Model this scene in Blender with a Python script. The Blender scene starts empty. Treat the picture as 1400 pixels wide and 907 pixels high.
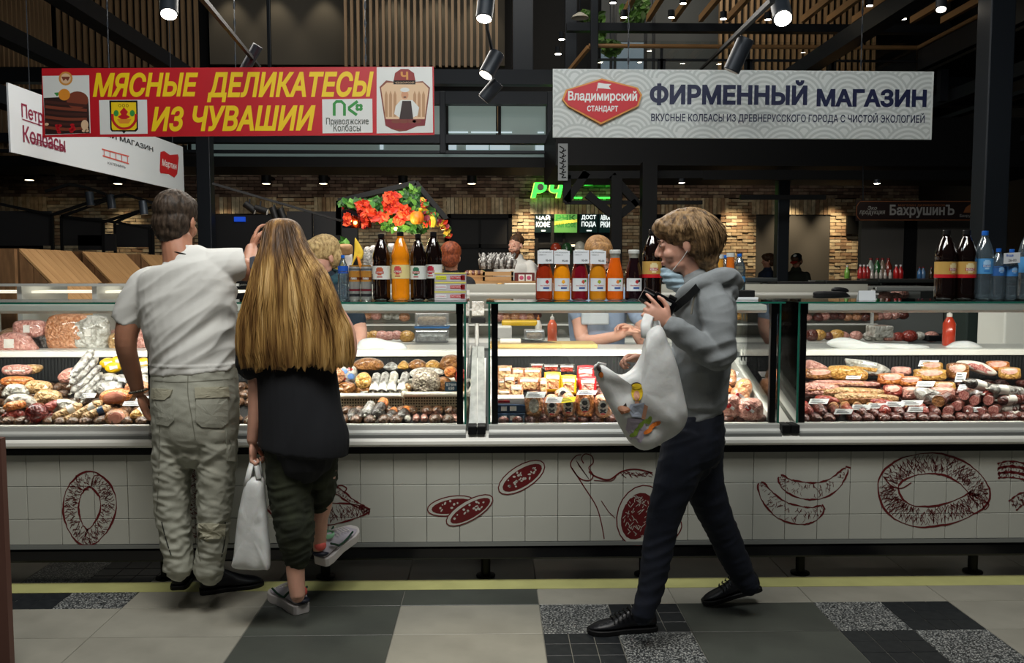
import bpy, bmesh, math, random
import numpy as np
from mathutils import Vector, Matrix, noise, Euler
R = math.radians
random.seed(7)
scene = bpy.context.scene
COL = scene.collection

# ---------------------------------------------------------------- camera
CAMZ, FPX = 1.45, 1180.0
PITCH, YAW, ROLL = R(-4.03), R(-1.3), 0.0
cam_d = bpy.data.cameras.new('camera'); cam = bpy.data.objects.new('camera', cam_d); COL.objects.link(cam)
cam_d.sensor_fit = 'HORIZONTAL'; cam_d.sensor_width = 36; cam_d.lens = 36 * FPX / 1400
cam_d.clip_end = 200
cam.location = (0, 0, CAMZ); cam.rotation_euler = (R(90) + PITCH, ROLL, YAW)
scene.camera = cam
CM = Euler((R(90) + PITCH, ROLL, YAW)).to_matrix()

def P(px, py, Y=None, Z=None):
    "point of the place seen at a pixel of the 1400x907 photograph, on the plane y=Y or z=Z"
    d = CM @ Vector(((px - 700) / FPX, -(py - 453.5) / FPX, -1))
    t = Y / d.y if Y is not None else (Z - CAMZ) / d.z
    return Vector((0, 0, CAMZ)) + d * t
def X_(px, Y, py=450): return P(px, py, Y).x
def Z_(py, Y, px=700): return P(px, py, Y).z

# ---------------------------------------------------------------- world and exposure
w = bpy.data.worlds.new('world'); scene.world = w; w.use_nodes = True
w.node_tree.nodes['Background'].inputs[0].default_value = (0.55, 0.62, 0.7, 1)
w.node_tree.nodes['Background'].inputs[1].default_value = 0.02
scene.view_settings.view_transform = 'Standard'; scene.view_settings.look = 'None'
scene.view_settings.exposure = 0.12; scene.view_settings.gamma = 1.0
scene.view_settings.use_curve_mapping = False

def lamp(kind, loc, energy, color=(1, .95, .86), target=None, size=.3, size_y=None, angle=60, blend=.6, soft=.04):
    d = bpy.data.lights.new(kind.lower() + '_light', kind); d.energy = energy; d.color = color
    if kind == 'AREA':
        d.size = size
        if size_y: d.shape = 'RECTANGLE'; d.size_y = size_y
    elif kind == 'SPOT':
        d.spot_size = R(angle); d.spot_blend = blend; d.shadow_soft_size = soft
    else: d.shadow_soft_size = soft
    o = bpy.data.objects.new(kind.lower() + '_light', d); COL.objects.link(o); o.location = loc
    if target is not None:
        v = Vector(target) - Vector(loc)
        o.rotation_euler = v.to_track_quat('-Z', 'Y').to_euler()
    return o
WARM = (1, .86, .66); NEUT = (1, .95, .87); COOL = (.86, .94, 1)
# hall lighting over the aisle (ceiling lamps above and behind the photographer)
lamp('AREA', (-.6, 1.6, 4.8), 80, NEUT, (-.5, 3.3, .8), 1.6, 1.0)
lamp('AREA', (1.6, 1.3, 4.8), 38, NEUT, (1.5, 3.3, .8), 1.2, 1.0)
# spots added over the aisle, brightening the shoppers' upper bodies and one floor patch
lamp('SPOT', (-1.7, 1.2, 4.2), 70, NEUT, (-1.25, 3.6, 1.5), angle=34, blend=.9, soft=.12)
lamp('SPOT', (.2, 1.2, 4.2), 30, NEUT, (-.9, 3.5, 1.45), angle=30, blend=.9, soft=.12)
lamp('SPOT', (.9, 1.4, 4.2), 26, NEUT, (.75, 3.4, 1.5), angle=30, blend=.9, soft=.12)
lamp('SPOT', (.1, 2.6, 4.6), 150, (1, .9, .7), (-.06, 2.95, 0), angle=17, blend=.8, soft=.05)
# hall lighting over the stalls behind the counter
lamp('AREA', (-1.5, 7.5, 5.0), 95, NEUT, (-1.2, 7.0, 1), 4, 2)
lamp('AREA', (2.6, 8, 5.0), 14, NEUT, (2.6, 7.4, 1), 3, 2)
lamp('AREA', (-.5, 12.5, 7.5), 90, NEUT, (-.5, 15.5, 4.5), 5, 2)
lamp('AREA', (3.4, 14.3, 7.2), 40, WARM, (3.4, 16, 5.6), 3, .5)  # warm light added to bring out the slats behind the gallery
lamp('AREA', (0, 2.4, 4.0), 60, COOL, (0, 5.7, 2.5), 3.5, .6)
# ---------------------------------------------------------------- helpers
def srgb(c):
    if isinstance(c, str):
        c = tuple(int(c[i:i + 2], 16) for i in (0, 2, 4))
    return tuple(((v / 255) / 12.92 if v / 255 <= .04045 else ((v / 255 + .055) / 1.055) ** 2.4) for v in c) + (1,)
MATS = {}
def mat(name, col='808080', rough=.5, metal=0, spec=None, var=0, vscale=8, bump=0, bscale=60, stretch=(1, 1, 1), col2=None,
        trans=0, ior=1.45, emit=None, estr=1, alpha=None, coat=0, sss=0, detail=4, crinkle=0):
    if name in MATS: return MATS[name]
    m = bpy.data.materials.new(name); m.use_nodes = True; nt = m.node_tree; N = nt.nodes; L = nt.links
    b = N['Principled BSDF']; c = srgb(col)
    b.inputs['Base Color'].default_value = c; b.inputs['Roughness'].default_value = rough; b.inputs['Metallic'].default_value = metal
    b.inputs['IOR'].default_value = ior
    if spec is not None: b.inputs['Specular IOR Level'].default_value = spec
    if trans: b.inputs['Transmission Weight'].default_value = trans
    if coat: b.inputs['Coat Weight'].default_value = coat; b.inputs['Coat Roughness'].default_value = .08
    if sss: b.inputs['Subsurface Weight'].default_value = sss; b.inputs['Subsurface Radius'].default_value = (.01, .004, .002); b.inputs['Subsurface Scale'].default_value = 1
    if alpha is not None: b.inputs['Alpha'].default_value = alpha
    if emit: b.inputs['Emission Color'].default_value = srgb(emit); b.inputs['Emission Strength'].default_value = estr
    if var or bump or col2:
        tc = N.new('ShaderNodeTexCoord'); mp = N.new('ShaderNodeMapping'); mp.inputs['Scale'].default_value = stretch
        L.new(tc.outputs['Object'], mp.inputs[0])
        if var or col2:
            n = N.new('ShaderNodeTexNoise'); n.inputs['Scale'].default_value = vscale; n.inputs['Detail'].default_value = detail
            L.new(mp.outputs[0], n.inputs['Vector'])
            r = N.new('ShaderNodeValToRGB'); r.color_ramp.elements[0].position = .35; r.color_ramp.elements[1].position = .65
            k = 1 - var if not col2 else 1
            r.color_ramp.elements[0].color = tuple(v * k for v in c[:3]) + (1,)
            r.color_ramp.elements[1].color = srgb(col2) if col2 else tuple(min(1, v * (1 + var)) for v in c[:3]) + (1,)
            L.new(n.outputs[0], r.inputs[0]); L.new(r.outputs[0], b.inputs['Base Color'])
        if bump:
            n2 = N.new('ShaderNodeTexNoise'); n2.inputs['Scale'].default_value = bscale; n2.inputs['Detail'].default_value = 3
            L.new(mp.outputs[0], n2.inputs['Vector'])
            bp = N.new('ShaderNodeBump'); bp.inputs['Strength'].default_value = bump; bp.inputs['Distance'].default_value = .01; hh = n2.outputs[0]
            if crinkle:
                ad = N.new('ShaderNodeVectorMath'); ad.operation = 'MULTIPLY_ADD'; ad.inputs[1].default_value = (.04,) * 3; L.new(n2.outputs['Color'], ad.inputs[0]); L.new(mp.outputs[0], ad.inputs[2])
                vo = N.new('ShaderNodeTexVoronoi'); vo.inputs['Scale'].default_value = crinkle; L.new(ad.outputs[0], vo.inputs['Vector']); hh = vo.outputs['Distance']
            L.new(hh, bp.inputs['Height']); L.new(bp.outputs[0], b.inputs['Normal'])
    MATS[name] = m; return m
def clear(name, tint='ffffff', gloss=.12, rough=.02, opaque=0, white='ffffff'):
    "thin clear glass or film: see-through with a soft reflection"
    if name in MATS: return MATS[name]
    m = bpy.data.materials.new(name); m.use_nodes = True; nt = m.node_tree; N = nt.nodes; L = nt.links
    N.remove(N['Principled BSDF']); out = N['Material Output']
    t = N.new('ShaderNodeBsdfTransparent'); t.inputs[0].default_value = srgb(tint)
    g = N.new('ShaderNodeBsdfGlossy'); g.inputs['Roughness'].default_value = rough
    fr = N.new('ShaderNodeFresnel'); fr.inputs[0].default_value = 1.5
    mx = N.new('ShaderNodeMixShader'); ad = N.new('ShaderNodeMath'); ad.operation = 'MULTIPLY_ADD'
    ad.inputs[1].default_value = 1.0; ad.inputs[2].default_value = gloss - .04
    L.new(fr.outputs[0], ad.inputs[0]); L.new(ad.outputs[0], mx.inputs[0]); L.new(t.outputs[0], mx.inputs[1]); L.new(g.outputs[0], mx.inputs[2])
    last = mx
    if opaque:
        df = N.new('ShaderNodeBsdfDiffuse'); df.inputs[0].default_value = srgb(white)
        m2 = N.new('ShaderNodeMixShader'); m2.inputs[0].default_value = opaque
        L.new(mx.outputs[0], m2.inputs[1]); L.new(df.outputs[0], m2.inputs[2]); last = m2
    L.new(last.outputs[0], out.inputs[0]); MATS[name] = m; return m

def org(o):
    v = Vector((0, 0, 0))
    while o is not None: v += o.location; o = o.parent
    return v
class MB:
    def __init__(s): s.v = []; s.f = []; s.m = []; s.mi = 0
    def add(s, vs, fs):
        k = len(s.v); s.v += [tuple(v) for v in vs]; s.f += [tuple(i + k for i in f) for f in fs]; s.m += [s.mi] * len(fs); return s
    def box(s, a, b):
        x0, y0, z0 = (min(a[i], b[i]) for i in range(3)); x1, y1, z1 = (max(a[i], b[i]) for i in range(3))
        return s.add([(x0, y0, z0), (x1, y0, z0), (x1, y1, z0), (x0, y1, z0), (x0, y0, z1), (x1, y0, z1), (x1, y1, z1), (x0, y1, z1)],
                     [(0, 3, 2, 1), (4, 5, 6, 7), (0, 1, 5, 4), (1, 2, 6, 5), (2, 3, 7, 6), (3, 0, 4, 7)])
    def obox(s, c, size, M=None):
        "box with centre c, sizes, rotation matrix"
        M = M or Matrix.Identity(3); c = Vector(c); h = [v / 2 for v in size]
        vs = [c + M @ Vector((sx * h[0], sy * h[1], sz * h[2])) for sz in (-1, 1) for sx, sy in ((-1, -1), (1, -1), (1, 1), (-1, 1))]
        return s.add(vs, [(0, 3, 2, 1), (4, 5, 6, 7), (0, 1, 5, 4), (1, 2, 6, 5), (2, 3, 7, 6), (3, 0, 4, 7)])
    def beam(s, p, q, w, h):
        "rectangular bar from p to q, w sideways, h in height"
        p, q = Vector(p), Vector(q); d = (q - p).normalized(); up = Vector((0, 0, 1)) if abs(d.z) < .95 else Vector((0, 1, 0))
        sd = d.cross(up).normalized(); u2 = sd.cross(d)
        vs = [c + sd * (a * w / 2) + u2 * (b * h / 2) for c in (p, q) for a, b in ((-1, -1), (1, -1), (1, 1), (-1, 1))]
        return s.add(vs, [(0, 1, 2, 3), (7, 6, 5, 4), (0, 4, 5, 1), (1, 5, 6, 2), (2, 6, 7, 3), (3, 7, 4, 0)])
    def ring_loft(s, rings, cap=True, closed=True):
        n = len(rings[0]); vs = [p for r in rings for p in r]; fs = []
        for i in range(len(rings) - 1):
            for j in range(n if closed else n - 1):
                a, b = i * n + j, i * n + (j + 1) % n; fs.append((a, b, b + n, a + n))
        if cap: fs.append(tuple(range(n))[::-1]); fs.append(tuple((len(rings) - 1) * n + j for j in range(n)))
        return s.add(vs, fs)
    def tube(s, pts, r, n=8, cap=True):
        "swept circle; r is a number, a list, or list of (a,b)"
        pts = [Vector(p) for p in pts]; k = len(pts); rs = r if isinstance(r, (list, tuple)) else [r] * k
        T = [(pts[min(i + 1, k - 1)] - pts[max(i - 1, 0)]).normalized() for i in range(k)]
        up = Vector((0, 0, 1)) if abs(T[0].z) < .55 else Vector((0, 1, 0))
        sd = T[0].cross(up).normalized(); rings = []
        for i in range(k):
            sd = (sd - T[i] * sd.dot(T[i])).normalized(); u = T[i].cross(sd)
            a, b = rs[i] if isinstance(rs[i], (tuple, list)) else (rs[i], rs[i])
            rings.append([pts[i] + sd * (a * math.cos(t)) + u * (b * math.sin(t)) for t in [2 * math.pi * j / n for j in range(n)]])
        return s.ring_loft(rings, cap)
    def lathe(s, prof, c=(0, 0, 0), n=16, cap=True):
        rings = [[(c[0] + r * math.cos(2 * math.pi * j / n), c[1] + r * math.sin(2 * math.pi * j / n), c[2] + z) for j in range(n)] for r, z in prof]
        return s.ring_loft(rings, cap)
    def ell(s, c, r, n=12, m=8, M=None):
        M = M or Matrix.Identity(3); c = Vector(c); rings = []
        for i in range(m + 1):
            t = math.pi * (i / m) * .998 + .003; z = -math.cos(t); q = math.sin(t)
            rings.append([c + M @ Vector((r[0] * q * math.cos(2 * math.pi * j / n), r[1] * q * math.sin(2 * math.pi * j / n), r[2] * z)) for j in range(n)])
        return s.ring_loft(rings)
    def prism(s, poly, y0, y1):
        "polygon of (x,z) pushed from y0 to y1"
        n = len(poly); a = [(x, y0, z) for x, z in poly]; b = [(x, y1, z) for x, z in poly]
        return s.add(a + b, [tuple(range(n)), tuple(range(2 * n - 1, n - 1, -1))] + [(i, i + n, (i + 1) % n + n, (i + 1) % n) for i in range(n)])
    def prismx(s, poly, x0, x1):
        "polygon of (y,z) pushed from x0 to x1"
        n = len(poly); a = [(x0, y, z) for y, z in poly]; b = [(x1, y, z) for y, z in poly]
        return s.add(a + b, [tuple(range(n)), tuple(range(2 * n - 1, n - 1, -1))] + [(i, i + n, (i + 1) % n + n, (i + 1) % n) for i in range(n)])
    def quad(s, *p): return s.add(p, [tuple(range(len(p)))])
    def build(s, name, m, parent=None, smooth=False, bevel=0, label=None, kind=None, fix=True, seg=2, sub=0, local=False):
        o_ = Vector((0, 0, 0)) if local else org(parent); me = bpy.data.meshes.new(name)
        me.from_pydata([(x - o_.x, y - o_.y, z - o_.z) for x, y, z in s.v], [], s.f)
        for q in (m if isinstance(m, (list, tuple)) else [m]): me.materials.append(q)
        if isinstance(m, (list, tuple)): me.polygons.foreach_set('material_index', s.m)
        if fix:
            bm = bmesh.new(); bm.from_mesh(me); bmesh.ops.recalc_face_normals(bm, faces=bm.faces); bm.to_mesh(me); bm.free()
        if smooth:
            me.polygons.foreach_set('use_smooth', [True] * len(me.polygons))
            if smooth != 'all': me.set_sharp_from_angle(angle=R(smooth if smooth is not True else 45))
        ob = bpy.data.objects.new(name, me); COL.objects.link(ob); ob.parent = parent
        if bevel:
            md = ob.modifiers.new('bevel', 'BEVEL'); md.width = bevel; md.segments = seg; md.limit_method = 'ANGLE'; md.angle_limit = R(40)
        if sub:
            md = ob.modifiers.new('sub', 'SUBSURF'); md.levels = md.render_levels = sub
        if label: ob['label'] = label
        if kind: ob['kind'] = kind
        return ob
def mb(): return MB()
def tag(o, label, cat, group=None, kind=None):
    o['label'] = label; o['category'] = cat
    if group: o['group'] = group
    if kind: o['kind'] = kind
    return o
def thing(name, label, cat, loc=(0, 0, 0), group=None, rz=0):
    o = bpy.data.objects.new(name, None); COL.objects.link(o); o.location = loc; o.rotation_euler[2] = rz; o.empty_display_size = .05
    return tag(o, label, cat, group)
def struct(o): o['kind'] = 'structure'; return o
def copy_tree(o, loc=None, rot=None, label=None, parent=None, scale=None):
    c = o.copy(); COL.objects.link(c)
    if parent is not None: c.parent = parent
    for ch in list(o.children): copy_tree(ch, parent=c)
    if loc is not None: c.location = loc
    if rot is not None: c.rotation_euler = rot
    if scale is not None: c.scale = scale
    if label: c['label'] = label
    return c
def share(o, loc, rot=None, scale=None, name=None):
    "a further piece with the same mesh"
    c = o.copy(); COL.objects.link(c); c.location = loc
    if rot is not None: c.rotation_euler = rot
    if scale is not None: c.scale = scale
    return c
ORD = ['leftmost'] + [q + ' from left' for q in 'second third fourth fifth sixth seventh eighth ninth tenth eleventh twelfth thirteenth fourteenth fifteenth sixteenth seventeenth eighteenth nineteenth twentieth'.split()]
def ordinals(objs, fmt, key=lambda o: o.location.x):
    objs = sorted(objs, key=key); n = len(objs)
    for i, o in enumerate(objs):
        q = ORD[i] if i < n / 2 or n <= 3 and i < n - 1 else (ORD[n - 1 - i].replace('left', 'right'))
        o['label'] = fmt.format(o=q) if n > 1 else fmt.format(o='only').replace(', only', '')
    return objs

class Plane:
    "a flat frame in the place: origin, u and v directions (metres), n towards the viewer"
    def __init__(s, o, u, v): s.o = Vector(o); s.u = Vector(u).normalized(); s.v = Vector(v).normalized(); s.n = s.u.cross(s.v).normalized()
    def p(s, u, v, n=0): return s.o + s.u * u + s.v * v + s.n * n
def front(Y): return Plane((0, Y, 0), (1, 0, 0), (0, 0, 1))
def poly_plate(pl, pts, n0, n1):
    m = MB(); k = len(pts); vs = [pl.p(u, v, n0) for u, v in pts] + [pl.p(u, v, n1) for u, v in pts]
    return m.add(vs, [tuple(range(k))[::-1], tuple(range(k, 2 * k))] + [(i, (i + 1) % k, (i + 1) % k + k, i + k) for i in range(k)])
GLY = {}
def glyphs(s, bold, shear):
    "outline of the lettering, filled by constrained triangulation"
    k = (s, bold, shear)
    if k in GLY: return GLY[k]
    cu = bpy.data.curves.new('t', 'FONT'); cu.body = s; cu.offset = bold; cu.shear = shear; cu.resolution_u = 3; cu.space_line = .9; cu.fill_mode = 'NONE'
    t = bpy.data.objects.new('t', cu); COL.objects.link(t); bpy.context.view_layer.update()
    me = bpy.data.meshes.new_from_object(t.evaluated_get(bpy.context.evaluated_depsgraph_get()))
    co = np.array([v.co[:2] for v in me.vertices]); ed = [tuple(e.vertices) for e in me.edges]
    bpy.data.objects.remove(t); bpy.data.curves.remove(cu); bpy.data.meshes.remove(me)
    from mathutils.geometry import delaunay_2d_cdt
    nb = {}
    for a, b in ed: nb.setdefault(a, []).append(b); nb.setdefault(b, []).append(a)
    seen = set(); loops = []
    for a in sorted(nb):
        if a in seen: continue
        lp = [a]; seen.add(a); cur, prev = min(nb[a]), a
        while cur != a and cur not in seen:
            seen.add(cur); lp.append(cur); nx = [q for q in nb[cur] if q != prev]
            if not nx: break
            prev, cur = cur, nx[0]
        loops.append(lp)
    if bold:
        ar = lambda lp: sum(co[lp[i - 1]][0] * co[lp[i]][1] - co[lp[i]][0] * co[lp[i - 1]][1] for i in range(len(lp)))
        big = max(loops, key=lambda l: abs(ar(l))); sg = 1 if ar(big) > 0 else -1; new = co.copy()
        for lp in loops:
            n = len(lp)
            for i in range(n):
                d1 = co[lp[i]] - co[lp[i - 1]]; d2 = co[lp[(i + 1) % n]] - co[lp[i]]
                d1 = d1 / (np.hypot(*d1) + 1e-9); d2 = d2 / (np.hypot(*d2) + 1e-9)
                n1, n2 = np.array([d1[1], -d1[0]]), np.array([d2[1], -d2[0]]); m = n1 + n2; m = m / (np.hypot(*m) + 1e-9)
                new[lp[i]] = co[lp[i]] + sg * m * bold / max(.45, float(m @ n1))
        co = new
    A = [i for lp in loops for i in lp]; B = [j for lp in loops for j in lp[1:] + lp[:1]]
    vs, _, fs, _, _, _ = delaunay_2d_cdt([Vector(c) for c in co], list(zip(A, B)), [], 0, 1e-6)
    V = np.array([v[:] for v in vs]); F = np.array([f[:] for f in fs]); c = V[F].mean(1)
    p, q = co[A], co[B]; W = np.zeros(len(c), int)
    for i in range(len(p)):
        (x0, y0), (x1, y1) = p[i], q[i]
        if y0 == y1: continue
        m = (c[:, 1] >= min(y0, y1)) & (c[:, 1] < max(y0, y1)) & (c[:, 0] < x0 + (c[:, 1] - y0) / (y1 - y0) * (x1 - x0))
        W[m] += 1 if y1 > y0 else -1
    GLY[k] = (V, F[W != 0]); return GLY[k]
def text(pl, s, box, m, parent=None, name='lettering', n=.002, bold=.0, shear=0, label=None):
    "lettering fitted to box=(u0,u1,v0,v1) on plane pl"
    co, F = glyphs(s, bold, shear); lo, hi = co.min(0), co.max(0); u0, u1, v0, v1 = box
    su = (u1 - u0) / max(hi[0] - lo[0], 1e-6); sv = (v1 - v0) / max(hi[1] - lo[1], 1e-6)
    b = MB(); b.add([pl.p(u0 + (c[0] - lo[0]) * su, v0 + (c[1] - lo[1]) * sv, n) for c in co], [tuple(int(i) for i in f) for f in F])
    return b.build(name, m, parent, fix=False, label=label)
def stroke(b, pl, pts, w, n=.002, closed=False):
    "flat printed line on plane pl through (u,v) points, width w (number or function of 0..1)"
    k = len(pts); pts = [Vector(p) for p in pts]; L_, R_ = [], []
    for i in range(k):
        a = pts[(i - 1) % k if closed else max(i - 1, 0)]; c = pts[(i + 1) % k if closed else min(i + 1, k - 1)]
        d = (c - a); d = d.normalized() if d.length > 1e-9 else Vector((1, 0)); nn = Vector((-d.y, d.x)); ww = (w(i / (k - 1)) if callable(w) else w) / 2
        L_.append(pts[i] + nn * ww); R_.append(pts[i] - nn * ww)
    vs = [pl.p(q.x, q.y, n) for q in L_ + R_]; m = k if closed else k - 1
    b.add(vs, [(i, (i + 1) % k, (i + 1) % k + k, i + k) for i in range(m)])
def smoothpts(pts, n=6, closed=False):
    "Catmull-Rom through points of any dimension"
    pts = [Vector(p) for p in pts]; k = len(pts); out = []
    g = (lambda i: pts[i % k]) if closed else (lambda i: pts[max(0, min(k - 1, i))])
    for i in range(k if closed else k - 1):
        a, b, c, d = g(i - 1), g(i), g(i + 1), g(i + 2)
        for j in range(n):
            t = j / n; out.append(.5 * ((2 * b) + (c - a) * t + (2 * a - 5 * b + 4 * c - d) * t * t + (3 * b - a - 3 * c + d) * t ** 3))
    if not closed: out.append(pts[-1])
    return out

def hit(pl, px, py):
    d = CM @ Vector(((px - 700) / FPX, -(py - 453.5) / FPX, -1)); o = Vector((0, 0, CAMZ))
    q = o + d * ((pl.o - o).dot(pl.n) / d.dot(pl.n)) - pl.o; return q.dot(pl.u), q.dot(pl.v)
class Ink:
    "flat print on a plane, drawn in photograph pixels projected onto it"
    def __init__(s, pl, parent, n=.0012): s.pl = pl; s.par = parent; s.n = n; s.b = {}
    def g(s, m): return s.b.setdefault(m.name, (MB(), m))[0]
    def _a(s, m, uv, n): s.g(m).add([s.pl.p(u, v, s.n + n) for u, v in uv], [tuple(range(len(uv)))])
    def poly(s, pts, m, n=0): s._a(m, [hit(s.pl, *p) for p in pts], n)
    def ell(s, cx, cy, rx, ry, m, rot=0, n=0, k=20, a0=0, a1=360):
        c, d = math.cos(R(rot)), math.sin(R(rot)); pts = []
        for i in range(k):
            t = R(a0 + (a1 - a0) * i / (k - (a1 - a0 < 360))); x, y = rx * math.cos(t), ry * math.sin(t); pts.append((cx + x * c + y * d, cy - x * d + y * c))
        s.poly(pts, m, n); return pts
    def line(s, pts, w, m, n=0, closed=False, sm=0):
        if sm: pts = [tuple(p) for p in smoothpts(pts, sm, closed)]
        uv = [hit(s.pl, *p[:2]) for p in pts]; a, b = hit(s.pl, *pts[0][:2]), hit(s.pl, pts[0][0] + 1, pts[0][1]); k = abs(b[0] - a[0])
        ww = (lambda t: w(t) * k) if callable(w) else w * k
        stroke(s.g(m), s.pl, uv, ww, s.n + n, closed)
    def text(s, t, x0, y0, x1, y1, m, bold=0, shear=0, n=0, name='lettering'):
        u0, v0 = hit(s.pl, x0, y1); u1, v1 = hit(s.pl, x1, y0)
        text(s.pl, t, (u0, u1, v0, v1), m, s.par, name, s.n + n, bold, shear)
    def text2(s, t, x0, x1, xr, ya, yb, m, bold=0, shear=0, n=0):
        "on a receding plane: rows ya..yb are read at pixel column xr"
        v1, v0 = hit(s.pl, xr, ya)[1], hit(s.pl, xr, yb)[1]; ym = (ya + yb) / 2
        text(s.pl, t, (hit(s.pl, x0, ym)[0], hit(s.pl, x1, ym)[0], v0, v1), m, s.par, 'lettering', s.n + n, bold, shear)
    def done(s, name='print'):
        for b, m in s.b.values(): b.build(name, m, s.par, fix=False, kind='stuff')
        s.b = {}
# ---------------------------------------------------------------- materials of the hall
M_STEEL = mat('dark_steel', '23282e', .45, .3)
M_BLACK = mat('black_paint', '0b0c0d', .55, spec=.3)
M_BLACKG = mat('black_gloss', '0c0c0e', .18)
M_WOODS = mat('slat_wood', '94795a', .5, var=.2, vscale=3, stretch=(8, 8, .6))
M_RAIL = mat('rail_wood', 'a07a50', .4)
M_ALU = mat('aluminium', 'cfd0ca', .38, .25)
M_ALUD = mat('aluminium_dark', '8a8d8a', .4, .4)
M_WHITE = mat('white_enamel', 'ecebe2', .3)
M_GLASS = clear('clear_glass', 'fafcfb', .05, .02)
M_GREEN = mat('glass_edge', '1f6352', .15)
M_CONC = mat('light_slab', 'aaa79a', .34, var=.1, vscale=4, col2='99968a', bump=.04, bscale=40)
M_DSLAB = mat('dark_slab', '565a53', .34, var=.2, vscale=3, col2='484b46', bump=.04, bscale=40)
M_BTILE = mat('black_tile', '24272a', .35, var=.3, vscale=30, col2='2f3234')
M_GROUT = mat('grout', '85837a', .8)
def terrazzo():
    m = bpy.data.materials.new('terrazzo'); m.use_nodes = True; nt = m.node_tree; N = nt.nodes; L = nt.links; b = N['Principled BSDF']
    tc = N.new('ShaderNodeTexCoord'); v = N.new('ShaderNodeTexVoronoi'); v.inputs['Scale'].default_value = 220
    L.new(tc.outputs['Object'], v.inputs['Vector']); s = N.new('ShaderNodeSeparateColor'); L.new(v.outputs['Color'], s.inputs[0])
    r = N.new('ShaderNodeValToRGB'); e = r.color_ramp.elements; e[0].position = .3; e[0].color = srgb('2e3133'); e[1].position = .75; e[1].color = srgb('b4b6b2')
    k = e.new(.5); k.color = srgb('6d7070'); r.color_ramp.interpolation = 'CONSTANT'
    L.new(s.outputs[0], r.inputs[0]); L.new(r.outputs[0], b.inputs['Base Color']); b.inputs['Roughness'].default_value = .35; return m
M_TERR = terrazzo()

# ---------------------------------------------------------------- floor with laid tiles
a = P(737, 827, Z=0); X0, YA = a.x, a.y
fl = struct(mb().box((-11, -2, -.08), (9, 21, -.012)).build('floor', mat('floor_far', '5a5a55', .45, var=.15, vscale=1.2)))
struct(mb().box((-3.6, 2.0, -.0119), (3.6, 4.9, -.004)).build('trim_1', M_GROUT)).name = 'trim_1'
def tile_proto(sx, sy, m, name='paving_tile'):
    g = .0018; o = mb().box((g, g, -.006), (sx - g, sy - g, .0)).build(name, m, fl, bevel=.0012, seg=1); return o
protos = {}
def put_tile(k, r, sx, sy, kind):
    key = (round(sx, 2), round(sy, 2), kind); loc = Vector((X0 + .3 * k, YA + .3 * r, random.uniform(-.0006, .0004)))
    if key not in protos:
        protos[key] = o = tile_proto(sx, sy, {'L': M_CONC, 'D': M_DSLAB, 'B': M_BTILE, 'T': M_TERR}[kind]); o.location = loc
    else: share(protos[key], loc)
def square(k, r, kind):
    if kind == 'B':
        for i in range(3):
            for j in range(3): put_tile(k + i / 3, r + j / 3, .1, .1, 'B')
    elif kind == 'T': put_tile(k, r, .3, .3, 'T')
for r in range(-4, 4):
    for k in range(-10, 12, 2):
        if r in (0, 1):
            if k == -8: square(k, r, 'B' if r == 0 else 'T'); square(k + 1, r, 'T' if r == 0 else 'B'); continue
            kind = 'D' if k in (-4, -2) else 'L'
        elif r in (-2, -1):
            if k in (0, 4): square(k, r, 'T' if r == -1 else 'B'); square(k + 1, r, 'B' if r == -1 else 'T'); continue
            kind = 'D' if k in (-4, 2, 8) else 'L'
        else:
            if r >= 2: kind = 'D' if (k // 2) % 3 == 0 else 'L'
            else: kind = 'D' if k in (-8, 0, 4) else 'L'
        put_tile(k, r, .6, .3, kind)
ys, ye = P(700, 806, Z=0).y, P(700, 793, Z=0).y
tag(mb().box((-3.4, ys, .0005), (3.4, ye, .0016)).build('floor_tape', mat('tape_yellow', 'c9c884', .45, var=.06)), 'long pale yellow tape stuck on the floor in front of the counter', 'tape')

# ---------------------------------------------------------------- back wall: bricks
YW = 19.0
M_BR = [mat('brick_%s' % c, c, .85, var=.25, vscale=9, bump=.5, bscale=30) for c in ('7a6456', '897666', '5f4c40', '9a8874')]
M_BRL = [mat('brickl_%s' % c, c, .85, var=.25, vscale=9, bump=.5, bscale=30) for c in ('b39c7c', 'c4b292', '9c8064', 'd0c2a4')]
ztop, zdoor = Z_(229, YW), Z_(293, YW); zlint = Z_(281, YW)
wall = struct(mb().box((-11, YW + .06, 0), (9.5, YW + .4, ztop + .3)).build('wall_back', mat('mortar', '5b5048', .95)))
# openings (dark shop fronts) between brick pillars, in photo pixels
opens = [(286, 372), (437, 466), (612, 700), (731, 850), (893, 984), (1033, 1134), (1176, 1400), (-90, 60)]
def xr(a, b): return X_(a, YW, 330), X_(b, YW, 330)
holes = [xr(a, b) for a, b in opens]
bw, bh, g = .25, .0735, .012
def brick_run(x0, x1, z0, z1, mats, parts):
    out = []
    z = z0; row = 0
    while z < z1 - .02:
        x = x0 - (bw / 2 if row % 2 else 0)
        while x < x1 - .03:
            a, b = max(x, x0), min(x + bw - g, x1)
            if b - a > .04: out.append((a, b, z, min(z + bh - g, z1)))
            x += bw
        z += bh; row += 1
    return out
upper = brick_run(-10.9, 9.4, zlint + .17, ztop, M_BR, 0)
pill = []; xs = sorted(holes); edges = [-10.9] + [v for h in xs for v in h] + [9.4]
for i in range(0, len(edges), 2):
    if edges[i + 1] - edges[i] > .1: pill += brick_run(edges[i], edges[i + 1], .9, zlint + .16, M_BRL, 1)
bp = mb().box((0, 0, 0), (1, .085, 1)).build('brick', M_BRL[0], wall)
random.shuffle(pill); first = True; rest = mb(); cnt = 0
vis = [b for b in pill if b[3] > 1.2 and -5.2 < b[0] < 7.6]; vs_ = set(vis[:290])
meshes = []
for m_ in M_BRL:
    me = bp.data.copy(); me.materials.clear(); me.materials.append(m_); meshes.append(me)
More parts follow.
